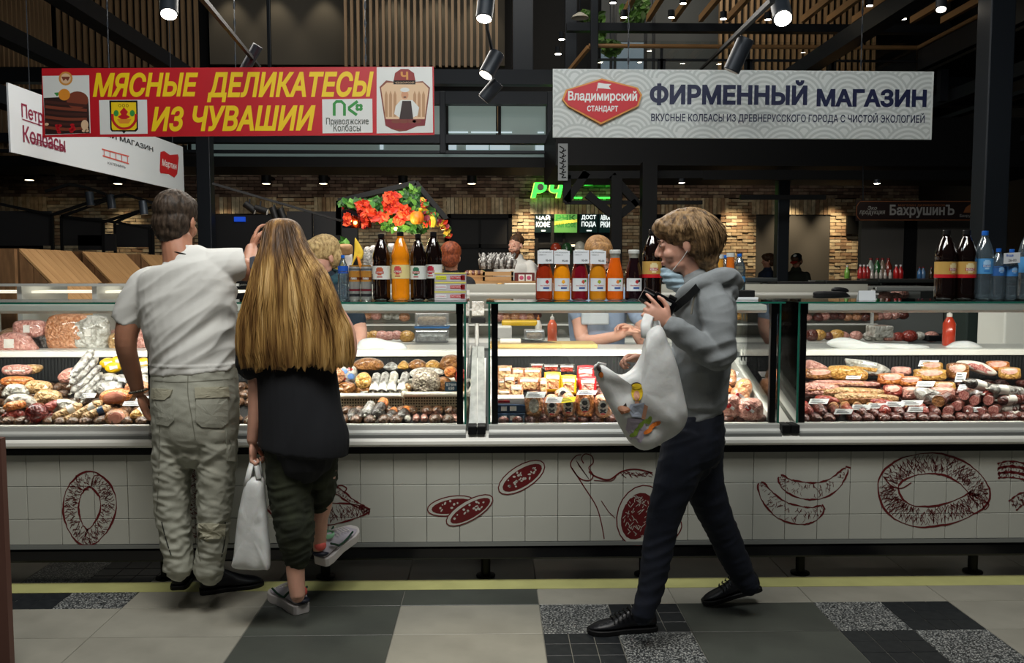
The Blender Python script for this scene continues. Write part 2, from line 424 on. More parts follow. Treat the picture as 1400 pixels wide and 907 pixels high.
for b in pill:
    d = random.uniform(-.018, .018)
    if b in vs_:
        o = bp if first else bp.copy()
        if not first: COL.objects.link(o)
        first = False; o.data = random.choice(meshes); o.location = (b[0], YW - .02 + d, b[2]); o.scale = (b[1] - b[0], 1, b[3] - b[2])
    else:
        rest.mi = random.randrange(4); rest.box((b[0], YW - .02 + d, b[2]), (b[1], YW + .07, b[3]))
rest.build('pillar_bricks', M_BRL, wall, kind='stuff', fix=False)
up = mb()
for b in upper:
    up.mi = random.choice((0, 0, 1, 2, 2, 3)); up.box((b[0], YW - .02 + random.uniform(-.012, .012), b[2]), (b[1], YW + .07, b[3]))
up.build('upper_bricks', M_BR, wall, kind='stuff', fix=False)
# upright bricks over each opening
sp = mb()
for (a, b) in holes:
    x = a - .1
    while x < b + .1:
        sp.mi = random.randrange(4); sp.box((x, YW - .035 + random.uniform(-.01, .01), zdoor), (x + .075, YW + .07, zlint + .165)); x += .088
sp.build('lintel_bricks', M_BRL, wall, kind='stuff', fix=False)
M_DARKIN = mat('dark_interior', '17181a', .6)
M_GREYIN = mat('grey_panel', '4a4844', .7)
for i, (a, b) in enumerate(holes):
    m_ = M_GREYIN if opens[i][0] in (1176, 1033) else M_DARKIN
    o = mb().box((a, YW - .01, 0), (b, YW + .05, zdoor)).build('door_%d' % (i + 1), m_); struct(o)
    fr = mb()
    for x in (a, b - .08): fr.box((x, YW - .06, 0), (x + .08, YW - .01, zdoor))
    fr.box((a, YW - .06, zdoor - .09), (b, YW - .01, zdoor)); fr.box((a, YW - .05, 1.95), (b, YW - .01, 2.03))
    n = max(1, int((b - a) / .6))
    for k in range(1, n): fr.box((a + (b - a) * k / n - .025, YW - .05, 0), (a + (b - a) * k / n + .025, YW - .01, zdoor))
    if opens[i][0] != 1033: fr.build('door_frame', M_BLACK, o)
# side walls, upper back wall, ceiling
struct(mb().box((-11.3, -2, 0), (-11, YW + .4, 10)).build('wall_left', M_DARKIN))
struct(mb().box((9.4, -2, 0), (9.7, YW + .4, 10)).build('wall_right', M_DARKIN))
M_UPW = mat('taupe_panel', '6e675a', .7)
o = struct(mb().box((-11, YW - .3, ztop), (9.5, YW + .4, 10)).build('trim_2', M_DARKIN)); o.name = 'trim_2'
ce = struct(mb().box((-11.3, -2, 9.0), (9.7, YW + .4, 9.3)).build('ceiling', mat('ceiling_dark', '1c1e20', .8)))
ct = mb()
for i in range(24): ct.box((-9 + i * .75, 4, 8.7), (-8.95 + i * .75, 18.6, 8.76))
for i in range(12): ct.box((-10, 5 + i * 1.1, 8.76), (9, 5.05 + i * 1.1, 8.82))
ct.build('ceiling_grid', M_STEEL, ce, kind='stuff', fix=False)

# ---------------------------------------------------------------- upper gallery: beams, slats, panels
YG = 13.8
def hbeam(n, y0, y1, Y, x0=-10.8, x1=9.3, d=.2, m=None):
    o = struct(mb().box((x0, Y, Z_(y1, Y)), (x1, Y + d, Z_(y0, Y))).build('trim_%d' % n, m or M_STEEL)); o.name = 'trim_%d' % n; return o
hbeam(3, 95, 115, YG); hbeam(4, 125, 142, YG); hbeam(5, 184, 196, YG); hbeam(6, 206, 210, YG, d=.1); hbeam(7, 215, 229, YG + .02, d=1.2, m=M_BLACK)
xr0 = X_(775, YG, 60)
hbeam(8, 30, 41, YG, xr0, X_(1300, YG, 60), .15)
gal_x = X_(1255, YG, 65)
# gallery balustrade with wooden handrail
zr = Z_(62, YG)
o = thing('gallery_railing', 'upper gallery railing with round wooden handrail and clear glass, above the white banner', 'railing', (X_(1030, YG, 65), YG, Z_(95, YG)))
mb().tube([(X_(805, YG, 62), YG, zr), (gal_x, YG, zr)], .033, 10).build('handrail', M_RAIL, o, True)
mb().tube([(gal_x, YG, zr), (gal_x, 6.2, zr)], .033, 10).build('handrail', M_RAIL, o, True)
mb().beam((X_(805, YG, 62), YG, zr - .02), (X_(770, YG, 95), YG + .9, Z_(97, YG)), .06, .06).build('handrail', M_RAIL, o)
mb().box((X_(808, YG, 62), YG + .02, Z_(93, YG)), (gal_x, YG + .03, Z_(55, YG))).build('glass_panel', M_GLASS, o)
for px in (905, 1024, 1139):
    mb().box((X_(px, YG, 62) - .06, YG, Z_(95, YG)), (X_(px, YG, 62) + .06, YG + .06, Z_(80, YG))).build('bracket', M_STEEL, o)
    mb().box((X_(px, YG, 62) - .02, YG, Z_(95, YG)), (X_(px, YG, 62) + .02, YG + .04, zr)).build('baluster', M_STEEL, o)
mb().box((X_(818, YG, 62), YG, Z_(82, YG)), (gal_x, YG + .04, Z_(79, YG))).build('lower_rail', M_STEEL, o)
# side gallery running towards the viewer on the right
def side(n, pA, pB, Yb=YG, Ya=6.2, w=.15, m=None):
    "beam along Y seen edge-on between two pixel rows at the far end"
    x = X_(pA[0], Yb, pA[1]); z1, z0 = P(pA[0], pA[1], Yb).z, P(pB[0], pB[1], Yb).z
    o = struct(mb().box((x, Ya, z0), (x + w, Yb, z1)).build('trim_%d' % n, m or M_STEEL)); o.name = 'trim_%d' % n; return o
side(9, (1255, 69), (1255, 97)); side(10, (1277, 131), (1277, 147)); side(11, (1277, 163), (1277, 168)); side(12, (1270, 218), (1270, 224), w=.1)
struct(mb().box((gal_x, YG - 8, Z_(97, YG) - .06), (9.3, YG, Z_(97, YG) - .02)).build('trim_13', M_BLACK))
struct(mb().box((gal_x + 1.3, 6, Z_(140, YG)), (gal_x + 1.4, YG, Z_(30, YG))).build('trim_14', M_UPW))
for i in range(6):
    y = 7 + i * 1.25; struct(mb().box((gal_x + .1, y, Z_(145, YG)), (gal_x + .22, y + .12, Z_(97, YG))).build('trim_%d' % (60 + i), M_STEEL))
# big beams running towards the viewer
def ybeam(n, ptop, pbot, h, Y0=4.2, Y1=15.9, w=.22):
    # ptop/pbot pixel rows of the face at one depth; h height of the top over the eye
    d1 = (CM @ Vector(((ptop[0] - 700) / FPX, -(ptop[1] - 453.5) / FPX, -1))); t = h / d1.z; x = d1.x * t; yy = d1.y * t
    z1 = CAMZ + h; z0 = P(pbot[0], pbot[1], yy).z
    a, b = (x - w, x) if x < 0 else (x, x + w)
    o = struct(mb().box((a, Y0, z0), (b, Y1, z1)).build('trim_%d' % n, M_STEEL)); o.name = 'trim_%d' % n; return o
ybeam(15, (0, 27), (0, 50), 3.0, 8.0); ybeam(16, (130, 3), (130, 27), 3.0, 5.0); ybeam(17, (1200, 8), (1200, 33), 3.2, 5.0)
ybeam(18, (-60, 92), (-60, 120), 2.0, 6.0, 12)
# steel columns
def column(n, x0, x1, Y, y_px, ztop_=9.0, z0=0, d=None):
    a, b = X_(x0, Y, y_px), X_(x1, Y, y_px); o = struct(mb().box((a, Y, z0), (b, Y + (d or (b - a)), ztop_)).build('column', M_STEEL, bevel=.01))
    return o
c = column(20, 271, 290, 12.0, 350, Z_(120, 12)); c.name = 'trim_20'
c = column(21, 1063, 1079, 12.5, 330, Z_(190, 12.5)); c.name = 'trim_21'
c = column(22, 1346, 1380, 6.9, 260, 7.2); c.name = 'trim_22'
mb().box((X_(1380, 6.9, 200), 6.96, 0), (X_(1387, 6.9, 200), 7.05, 7.2)).build('flange', M_BLACK, c)
c = column(23, 808, 818, YG - .15, 60, 8.2, Z_(98, YG)); c.name = 'trim_23'
c = column(24, 773, 789, YG + .6, 60, 8.9, Z_(98, YG)); c.name = 'trim_24'
c = column(25, 701, 729, 15.4, 60, 8.9, Z_(98, 15.4)); c.name = 'trim_25'
for i, px in enumerate((834, 839, 881, 892)): c = column(26 + i, px, px + 4, 15.8, 60, 8.0, Z_(98, 15.8)); c.name = 'trim_%d' % (26 + i)
c = column(30, 365, 370, 15.6, 60, 8.4, Z_(98, 15.6)); c.name = 'trim_30'
for i, (px, y) in enumerate(((601, 163), (748, 163))): c = column(31 + i, px, px + 8, YG - .01, y, Z_(125, YG), Z_(210, YG), .1); c.name = 'trim_%d' % (31 + i)
# slat screens (each slat its own piece)
M_TAUPE = mat('upper_wall', '56524a', .8)
def slats(label, y0px, y1px, px_a, px_b, Y, step, w_px=3.6, parent=None, m=None):
    g_ = thing('slat_screen', label, 'slat screen', (X_((px_a + px_b) / 2, Y, y1px), Y, Z_(y1px, Y)))
    z0, z1 = Z_(y1px, Y), Z_(y0px, Y); xa, xb = X_(px_a, Y, (y0px + y1px) / 2), X_(px_b, Y, (y0px + y1px) / 2)
    sw = w_px / FPX * Y; n = int(round((px_b - px_a) / step)); pr = None
    for i in range(n + 1):
        x = xa + (xb - xa) * i / n
        if pr is None: pr = mb().box((x, Y, z0), (x + sw, Y + .09, z1)).build('slat', m or M_WOODS, g_); x00 = x
        else: s = share(pr, Vector((x - x00, 0, 0)))
    return g_
slats('screen of upright wooden slats above the red banner, in the middle of the upper floor', -70, 92, 470, 677, 16, 8.6)
slats('row of short wooden slats in front of the pale windows below the gallery beams', 145, 227, 476, 680, 15, 8.6, 3.2)
slats('wide screen of wooden slats behind the gallery railing, above the white banner', -60, 96, 984, 1195, 16, 8.5)
slats('screen of wooden slats at the upper left, left of the taupe wall', -70, 200, 78, 266, 16, 8.9, 4)
sg = thing('slat_screen', 'side screen of closely set wooden slats in the top left corner', 'slat screen', (X_(79, 16), 15, 3.5))
xs_ = X_(79, 16, 100); pr = None
for i in range(30):
    if pr is None: pr = mb().box((xs_ - .08, 15.8, 3.2), (xs_, 15.84, 8)).build('slat', M_WOODS, sg)
    else: share(pr, Vector((0, -i * .14, 0)))
# walls behind the slats and lit panels
def wallpanel(n, x0, x1, y0, y1, Y, m, d=.1):
    o = struct(mb().box((X_(x0, Y, (y0 + y1) / 2), Y, Z_(y1, Y)), (X_(x1, Y, (y0 + y1) / 2), Y + d, Z_(y0, Y))).build('wall_upper', m)); o.name = n; return o
wallpanel('wall_upper', 285, 690, -90, 90, 17.2, M_TAUPE); wallpanel('wall_upper', -200, 285, -90, 230, 17.6, M_DARKIN)
wallpanel('wall_upper', 930, 1300, -90, 98, 17.5, mat('upper_mid', '3d3b38', .8))
M_WIN = mat('office_window', '8fa09c', .25, emit='8fa6a2', estr=.16); M_WINB = mat('office_window_bright', 'cfe0e4', .3, emit='c8dde6', estr=.55)
k = 1
for a, b, c_, d_ in ((455, 601, 145, 184), (609, 678, 145, 184), (681, 746, 145, 184), (285, 601, 197, 206), (609, 746, 197, 206), (757, 790, 197, 206), (285, 760, 211, 215), (20, 60, 150, 185), (256, 285, 197, 206)):
    o = wallpanel('window_%d' % k, a, b, c_, d_, YG + .9, M_WIN, .05); k += 1
    if c_ != 211:
        mb().box((X_(a, YG + .85, 190), YG + .86, Z_(d_, YG + .86)), (X_(a, YG + .85, 190) + .05, YG + .9, Z_(c_, YG + .86))).build('window_frame', M_BLACK, o)
for a, b, y in ((612, 640, 181), (644, 700, 181), (735, 744, 181)):
    mb().box((X_(a, YG + .85, y), YG + .87, Z_(y + 1, YG + .87)), (X_(b, YG + .85, y), YG + .88, Z_(y - 1, YG + .87))).build('bright_pane', M_WINB, bpy.data.objects['window_2'])
for a, b in ((519, 524), (613, 624), (637, 668), (670, 697), (732, 744)):
    mb().box((X_(a, YG + .85, 201), YG + .87, Z_(205, YG + .87)), (X_(b, YG + .85, 201), YG + .88, Z_(198, YG + .87))).build('bright_pane', M_WINB, bpy.data.objects['window_5'])
for px in (310, 372, 440, 535, 596, 655):
    c = P(px, 40, 16.9); lamp('SPOT', (c.x, 16.85, c.z + 1.0), 26, (1, .84, .6), (c.x, 17.2, c.z - 1.2), angle=70, blend=.7, soft=.05)
# wooden joists over the gallery
for i, px in enumerate((849, 885, 920, 957, 994, 1036, 1098, 1133, 1168, 1213, 1248, 1290)):
    o = struct(mb().box((X_(px, YG, 28), YG - 5.5, Z_(26, YG)), (X_(px + 6, YG, 28), YG + .1, Z_(17, YG))).build('trim_%d' % (40 + i), M_RAIL)); o.name = 'trim_%d' % (40 + i)
# roof behind gallery: grey duct-like panel
struct(mb().box((X_(822, 17, 60), 17, Z_(98, 17)), (X_(985, 17, 60), 17.1, Z_(-40, 17))).build('wall_gallery', mat('gallery_wall', '4b5155', .6)))
struct(mb().box((X_(822, 16.9, 60), 16.9, Z_(95, 16.9)), (X_(880, 16.9, 60), 16.95, Z_(57, 16.9))).build('window_12', mat('gallery_window', '7c8fa0', .3, emit='7c93a8', estr=.18)))
# ---------------------------------------------------------------- the refrigerated display counter
YP = 3.90                       # tiled front panel plane
ZB, ZT = Z_(741, YP), Z_(618, YP)
X_L, X_R = -2.9, 3.1
M_TILE = mat('cream_tile', 'b9bab0', .32, var=.05, vscale=2, coat=.1)
M_TGROUT = mat('tile_joint', '85877f', .8)
ctr = thing('display_counter', 'long tiled base of the meat counter with white bumper rails and sausage drawings', 'counter', (0, YP, 0))
mb().box((X_L, YP + .004, ZB), (X_R, YP + .05, ZT)).build('panel_back', M_TGROUT, ctr)
T = .1505; tw = T - .0022; pr = None
xt0 = X_(493.5, YP, 680)
zr_ = [ZT - T, ZT - 2 * T, ZB]
for i in range(int((X_L - xt0) / T) - 1, int((X_R - xt0) / T) + 1):
    x = xt0 + i * T
    if x < X_L or x + T > X_R: continue
    for j in range(3):
        z0 = [ZT - T, ZT - 2 * T, ZB][j] + .0022; z1 = [ZT, ZT - T, ZT - 2 * T][j]
        key = 'full' if j < 2 else 'cut'
        if pr is None: pr = {}
        if key not in pr:
            pr[key] = mb().box((0, 0, 0), (tw, .008, z1 - z0)).build('tile', M_TILE, ctr, bevel=.0015, seg=1, local=True); pr[key].location = (x, -.004, z0)
        else: share(pr[key], (x, -.004 + random.uniform(-.0004, .0004), z0))
mb().box((X_L, YP - .01, Z_(746, YP)), (X_R, YP + .1, ZB)).build('base_trim', M_ALUD, ctr)
mb().box((X_L, YP + .0, Z_(766, YP)), (X_R, YP + .3, Z_(746, YP) - .002)).build('base_rail', M_BLACKG, ctr, bevel=.012)
mb().box((X_L, YP + .55, 0), (X_R, YP + .6, .12)).build('kick_board', M_BLACK, ctr)
for px in (-30, 226, 445, 664, 880, 1094, 1330):
    x = X_(px, YP + .12, 770); mb().lathe([(.022, .012), (.022, .16)], (x, YP + .12, 0), 10).lathe([(.045, 0), (.045, .008), (.025, .014)], (x, YP + .12, 0), 14).build('foot', M_BLACK, ctr, True)
mb().box((X_L, YP - .03, ZT), (X_R, YP + .05, ZT + .022)).build('black_strip', M_BLACK, ctr)  # solid black strip between the tiles and the bumper rail
z0, z1 = Z_(611, YP - .06), Z_(595, YP - .06)
prof = [(YP + .03, z0), (YP - .05, z0), (YP - .062, z0 + .01), (YP - .062, z0 + (z1 - z0) * .5), (YP - .034, z1), (YP + .03, z1 + .004)]
mb().prismx(prof, X_L, X_R).build('bumper_rail', M_WHITE, ctr, bevel=.003)
za, zb, zc = Z_(596, YP - .02), Z_(588, YP - .02), Z_(580, YP)
GY = YP + .0                     # glass plane
cabs = []
UN = [(-170, 637, 'left'), (668, 1066, 'middle'), (1090, 1560, 'right')]
LEDS = []
zg_top = Z_(413, GY - .02)       # top glass
def unit(pa, pb, nm):
    xa, xb = X_(pa, GY, 500), X_(pb, GY, 500)
    if nm == 'left': xa = X_L
    if nm == 'right': xb = X_R
    c = thing('glass_display_case', nm + ' refrigerated glass display case of the meat counter, filled with sausages', 'display case', ((xa + xb) / 2, GY, zc))
    mb().prismx([(GY - .035, za), (GY - .035, zb - .008), (GY - .02, zb), (GY - .02, zc), (GY + .03, zc), (GY + .03, za)], xa, xb).build('sill_profile', M_ALU, c, bevel=.003)
    mb().prismx([(GY - .05, z1), (GY - .05, za - .004), (GY, za), (GY + .03, z1)], xa, xb).build('sill_strip', M_ALUD, c)
    # cabinet tub: sloping deck, rear grille, end walls
    zd0, zd1, yr = zc - .02, .86, GY + .74
    mb().prismx([(GY + .03, za), (GY + .03, zd0), (yr, zd1), (yr, za)], xa + .02, xb - .02).build('deck', M_BLACK, c)
    mb().prismx([(yr, zd1 - .1), (yr, Z_(487, yr)), (yr + .03, Z_(487, yr)), (yr + .03, zd1 - .1)], xa + .02, xb - .02).build('rear_panel', mat('rear_black', '17191a', .5), c)
    gr = mb(); n = int((xb - xa) / .018)
    for i in range(n):
        x = xa + .03 + i * .018
        if x < xb - .03: gr.box((x, yr - .004, zd1 + .005), (x + .008, yr, Z_(489, yr)))
    gr.build('grille', mat('grille_grey', '1e2021', .6), c, kind='stuff', fix=False)
    zr0, zr1 = Z_(487, yr), Z_(479, yr)
    mb().box((xa, yr - .02, zr0), (xb, yr + .03, zr1)).build('rear_rail', M_WHITE, c, bevel=.004)
    mb().box((xa, yr + .03, zr0), (xb, yr + .34, zr1 + .001)).build('work_surface', M_ALU, c)
    for x, s in ((xa, 1), (xb, -1)):
        mb().prismx([(GY + .02, za), (GY + .02, zc + .005), (yr, zr0 + .0), (yr, za)], x, x + s * .02).build('end_wall', M_ALU, c)
        mb().box((x, GY, zc), (x + s * .008, GY + .62, zg_top - .004)).build('end_glass', M_GLASS, c)
        mb().box((x - .001 * s, GY - .004, zc), (x + s * .007, GY + .0, zg_top - .004)).build('glass_edge', M_GREEN, c)
        xm = x + s * .028
        if not (nm == 'left' and s == 1) and not (nm == 'right' and s == -1):
            mb().box((xm - .014, GY + .006, zc), (xm + .014, GY + .03, zg_top - .01)).build('corner_post', M_BLACK, c)
            mb().box((xm - .016, GY - .002, Z_(430, GY)), (xm + .016, GY + .035, zg_top - .008)).build('clamp', M_BLACK, c)
    mb().box((xa + .008, GY - .006, zc), (xb - .008, GY, zg_top - .004)).build('front_glass', M_GLASS, c)
    mb().box((xa - .01, GY - .03, zg_top - .008), (xb + .01, GY + .42, zg_top)).build('top_glass', clear('shelf_glass', 'f6fbf9', .05, .02), c)
    mb().box((xa - .01, GY - .034, zg_top - .008), (xb + .01, GY - .03, zg_top)).build('glass_edge', M_GREEN, c)
    # light canopy under the top glass
    zl0, zl1 = Z_(428, GY + .1), zg_top - .012
    mb().prismx([(GY + .08, zl1 - .006), (GY + .07, zl0 + .012), (GY + .085, zl0), (GY + .24, zl0), (GY + .27, zl1)], xa + .04, xb - .04).build('light_canopy', mat('canopy_alu', 'dcdcd6', .5), c, bevel=.003)
    mb().box((xa + .08, GY + .15, zl0 - .003), (xb - .08, GY + .18, zl0 - .0005)).build('light_tube', mat('led_tube', 'ffffff', .4, emit='fff4e0', estr=6), c)
    LEDS.append((xa, xb, zl0))
    for px in (205,) if nm == 'left' else ():
        x = X_(px, GY, 500); mb().box((x - .012, GY + .004, zc), (x + .012, GY + .03, zg_top - .01)).build('corner_post', M_BLACK, c)
    return c
for u in UN: cabs.append(unit(*u))
for (xa, xb, zl), e in zip(LEDS, (22, 18, 10.5)):
    lamp('AREA', ((xa + xb) / 2, GY + .14, zl - .012), e, (1, .95, .86), ((xa + xb) / 2, GY + .30, .8), xb - xa - .2, .05)
# joint blocks between the cases, with folded card behind
for px0, px1, nm in ((640, 664, 'left and middle'), (1067, 1091, 'middle and right')):
    x0_, x1_ = X_(px0, GY - .03, 590), X_(px1, GY - .03, 590); xm = (x0_ + x1_) / 2
    o = thing('joint_cover', 'small black joint cover between the %s glass cases' % nm, 'joint cover', (xm, GY, z1))
    mb().box((x0_, GY - .056, z1), (xm - .001, GY + .03, zc)).build('cover_half', M_BLACK, o, bevel=.004)
    mb().box((xm + .001, GY - .056, z1), (x1_, GY + .03, zc)).build('cover_half', M_BLACK, o, bevel=.004)
    mb().box((x0_, GY + .055, .3), (x1_, GY + .74, .66)).build('filler', M_BLACK, o)
    mb().prismx([(GY + .03, zc - .02), (GY + .74, .98), (GY + .74, .94), (GY + .03, zc - .06)], x0_ + .003, x1_ - .003).build('gap_strip', M_ALU, o)
o = thing('steel_gutter', 'grey metal gutter panels leaning in the gap between the left and middle cases', 'metal strip', (X_(652, GY + .1, 560), GY + .05, zc))
za_, zb_ = zc - .02, Z_(475, GY + .3)
for i, (pa, pb, pc, pd) in enumerate(((641, 652, 646, 652), (653, 664, 653, 662))):
    p = [P(pa, 581, GY + .06), P(pb, 581, GY + .06), P(pd, 474, GY + .36), P(pc, 474, GY + .36)]
    mb().add(p + [q + Vector((0, .012, 0)) for q in p], [(0, 1, 2, 3), (7, 6, 5, 4), (0, 4, 5, 1), (1, 5, 6, 2), (2, 6, 7, 3), (3, 7, 4, 0)]).build('strip', mat('galvanised', 'a8aaa6', .45, .3, var=.15, vscale=30), o)
# near edge of a brown post at the far left
o = struct(mb().box((X_(-30, 3.0, 700), 3.0, 0), (X_(5, 3.0, 700), 3.03, Z_(597, 3.0))).build('trim_70', mat('brown_edge', '6b4a40', .5))); o.name = 'trim_70'
# ---------------------------------------------------------------- printed line drawings on the tiled panel
M_INK = mat('dark_red_ink', '5f1518', .4)
M_WHT = mat('print_white', 'd8dad6', .5)
M_FLESH = mat('panel_paper', 'b9bab0', .4)
tilepl = front(YP - .0045)
rnd = random.Random(3)
def outline_sausage(ink, cen, hw, closed=False, w=1.1, hatch=60, m=None):
    w *= 1.35; hatch = int(hatch * 1.2)
    m = m or M_INK; c = [Vector(p[:2]) for p in smoothpts(cen, 8, closed)]; k = len(c)
    f = hw if callable(hw) else (lambda t: hw); L_, R_ = [], []; nn = []
    for i in range(k):
        a = c[(i - 1) % k] if closed else c[max(0, i - 1)]; b = c[(i + 1) % k] if closed else c[min(k - 1, i + 1)]
        d = (b - a).normalized(); n_ = Vector((-d.y, d.x)); nn.append(n_); h = f(i / (k - 1)); wob = rnd.uniform(-.5, .5)
        L_.append(c[i] + n_ * (h + wob)); R_.append(c[i] - n_ * (h + wob))
    for E in (L_, R_): ink.line(E, lambda t: w * (1 + .5 * math.sin(t * 29)), m, closed=closed)
    for _ in range(hatch):
        i = rnd.randrange(1, k - 1); s = rnd.choice((-1, 1)); h = f(i / (k - 1)); d = (c[i + 1 if i + 1 < k else i] - c[i - 1]).normalized()
        o = rnd.uniform(.25, .95); ln = rnd.uniform(.25, .6) * h; p0 = c[i] + nn[i] * s * h * o; ti = rnd.uniform(-.9, .9)
        p1 = p0 - nn[i] * s * ln + d * ti * ln; pm = (p0 + p1) / 2 + d * rnd.uniform(-1.2, 1.2)
        ink.line([p0, pm, p1], rnd.uniform(.35, .8), m, sm=2)
    return L_, R_
def drawing(name='sausage_drawing'):
    return Ink(tilepl, ctr, .0009), name
ink, nm = drawing()
outline_sausage(ink, [(123, 655), (103, 670), (97, 697), (104, 722), (119, 736), (137, 722), (148, 697), (144, 672)], 10.5, True, 1.5, 330)
ink.line([(104, 650), (108, 668), (122, 670)], 1, M_INK, sm=4); ink.line([(124, 668), (128, 652), (136, 650)], 1, M_INK, sm=4); ink.done(nm)
ink, _ = drawing(); outline_sausage(ink, [(265, 628), (262, 655), (265, 690), (262, 738)], 8, w=1.4, hatch=150); ink.line([(206, 620), (211, 640), (216, 655)], 1.2, M_INK); ink.done(nm)
ink, _ = drawing(); outline_sausage(ink, [(366, 690), (400, 705), (440, 704), (480, 700), (506, 698)], lambda t: 14 * math.sin(math.pi * min(1, t * .9 + .1)) + 1.5, w=1.4, hatch=260)
outline_sausage(ink, [(448, 668), (462, 672), (484, 688), (498, 694)], lambda t: 6 - 4 * t, w=1.3, hatch=60); ink.line([(455, 668), (466, 664), (474, 668), (470, 674)], 1.6, M_INK, sm=4); ink.line([(498, 700), (506, 696), (504, 704)], 2, M_INK); ink.done('roast_drawing')
def slice_(cx, cy, rx, ry, rot, holes=16, n0=0):
    ink, _ = drawing(); ink.n += n0; pts = ink.ell(cx, cy, rx, ry, M_FLESH, rot); ink.line(pts, 1.5, M_INK, n=.0002, closed=True)
    ink.ell(cx + 1, cy + .5, rx * .86, ry * .74, M_INK, rot, n=.0004); c, d = math.cos(R(rot)), math.sin(R(rot))
    for _ in range(holes):
        t, q = rnd.uniform(0, 6.28), rnd.uniform(0, .75) ** .6; x, y = rx * .8 * q * math.cos(t), ry * .66 * q * math.sin(t)
        ink.ell(cx + x * c + y * d, cy - x * d + y * c, rnd.uniform(1, 3), rnd.uniform(.8, 1.9), M_FLESH, rnd.uniform(0, 90), n=.0006, k=7)
    ink.done('sausage_slice_drawing')
slice_(617, 692, 33, 13, 10); slice_(642, 698, 36, 13.5, 30, n0=.001); slice_(713, 653, 36, 16, 32, 26)
ink, _ = drawing()
ink.line([(795, 622), (787, 624), (780, 634), (784, 644), (794, 655), (806, 657), (811, 650), (805, 640), (811, 633), (809, 624), (800, 621), (795, 627), (798, 634)], 1.5, M_INK, sm=5)
for i in range(14): ink.line([(788 + i * 1.1, 630 + i * 1.6), (792 + i, 638 + i * 1.3)], .7, M_INK)
ink.line([(805, 645), (815, 652), (833, 656), (850, 645), (870, 642), (892, 647)], 2, M_INK, sm=5); ink.line([(812, 657), (835, 658), (842, 652)], 1, M_INK, sm=3)
for i in range(26): ink.line([(848 + i * 1.6, 644 + rnd.uniform(0, 8)), (853 + i * 1.6, 645 + rnd.uniform(0, 9))], .8, M_INK)
ink.line([(782, 640), (800, 668), (815, 692), (822, 715), (826, 737)], 1.4, M_INK, sm=5); ink.line([(822, 685), (832, 700), (841, 709)], 1, M_INK)
pts = ink.ell(876, 705, 32, 42, M_FLESH, -18); ink.line(pts, 1.6, M_INK, n=.0002, closed=True)
ink.ell(872, 706, 22, 33, M_INK, -18, n=.0003)
for _ in range(70):
    t, q = rnd.uniform(0, 6.28), rnd.uniform(0, 1) ** .5; x, y = 872 + 20 * q * math.cos(t), 706 + 29 * q * math.sin(t); ink.line([(x, y), (x + rnd.uniform(-6, 6), y + rnd.uniform(2, 6))], .8, M_FLESH, n=.0005)
ink.line([(900, 660), (915, 680), (925, 700), (932, 720), (922, 738)], 1.4, M_INK, sm=4); ink.done('ham_drawing')
ink, _ = drawing(); outline_sausage(ink, [(1066, 651), (1078, 664), (1100, 671), (1120, 671), (1140, 662), (1158, 641)], lambda t: 1.5 + 10 * math.sin(math.pi * t) ** .6, w=1.3, hatch=60); ink.line([(1156, 638), (1163, 640)], 2, M_INK); ink.done(nm)
ink, _ = drawing(); outline_sausage(ink, [(1039, 660), (1050, 680), (1070, 698), (1095, 705), (1112, 703), (1125, 694)], lambda t: 1.5 + 11 * math.sin(math.pi * t) ** .6, w=1.3, hatch=60); ink.line([(1124, 690), (1128, 697)], 2, M_INK); ink.done(nm)
ink, _ = drawing(); outline_sausage(ink, [(1215, 660), (1238, 640), (1280, 634), (1318, 648), (1340, 676), (1322, 692), (1290, 704), (1250, 706), (1222, 690)], 14, True, 1.5, 700)
ink.line([(1208, 652), (1218, 664), (1232, 668), (1246, 660)], 1.6, M_INK, sm=4); ink.line([(1344, 684), (1352, 690), (1346, 697), (1343, 688)], 1.4, M_INK, sm=3); ink.done(nm)
ink, _ = drawing()
for i in range(3): outline_sausage(ink, [(1364, 637 + i * 7), (1385, 634 + i * 8), (1420, 642 + i * 8)], 3, w=1.4, hatch=40)
outline_sausage(ink, [(1384, 692), (1398, 682), (1425, 676)], 8, w=1.4, hatch=60); ink.done('bacon_drawing')

# ---------------------------------------------------------------- hanging banners
def board(name, label, tl, tr, br, bl, Yl, Yr, m, back=.012):
    o = P(*bl, Yl); u = P(*br, Yr) - o; pl = Plane(o, u, (0, 0, 1)); pl.v = Vector((0, 0, 1)); pl.v = (pl.v - pl.u * pl.v.dot(pl.u)).normalized(); pl.n = pl.u.cross(pl.v)
    root = thing(name, label, 'sign', o + u / 2); uv = [hit(pl, *q) for q in (bl, br, tr, tl)]
    poly_plate(pl, uv, -back, 0).build('board', m, root)
    return root, pl, uv
M_RED = mat('banner_red', 'b81520', .45); M_YEL = mat('banner_yellow', 'e8c512', .45); M_GRN = mat('logo_green', '2f8a3c', .5)
M_NAVY = mat('banner_navy', '131a3c', .5); M_SILV = mat('banner_grey', 'c3c8c5', .5); M_SILV2 = mat('banner_grey_line', 'abb1ae', .5)
M_GOLD = mat('logo_gold', 'c98a3a', .5); M_BRN = mat('print_brown', '2c1712', .5); M_BRN2 = mat('print_brown2', '7a3a26', .5); M_CREAM = mat('print_cream', 'd9b894', .5); M_ORG = mat('print_orange', 'd98a28', .5)
rb, pl, _ = board('red_banner', 'red hanging sign with yellow lettering МЯСНЫЕ ДЕЛИКАТЕСЫ ИЗ ЧУВАШИИ', (57, 93.5), (593, 91), (594, 184.5), (58, 187.5), 5.7, 5.7, M_RED)
k = Ink(pl, rb)
k.text('МЯСНЫЕ', 127, 99, 271, 133, M_YEL, .035, .25); k.text('ДЕЛИКАТЕСЫ', 283, 97.5, 511, 140, M_YEL, .035, .25)
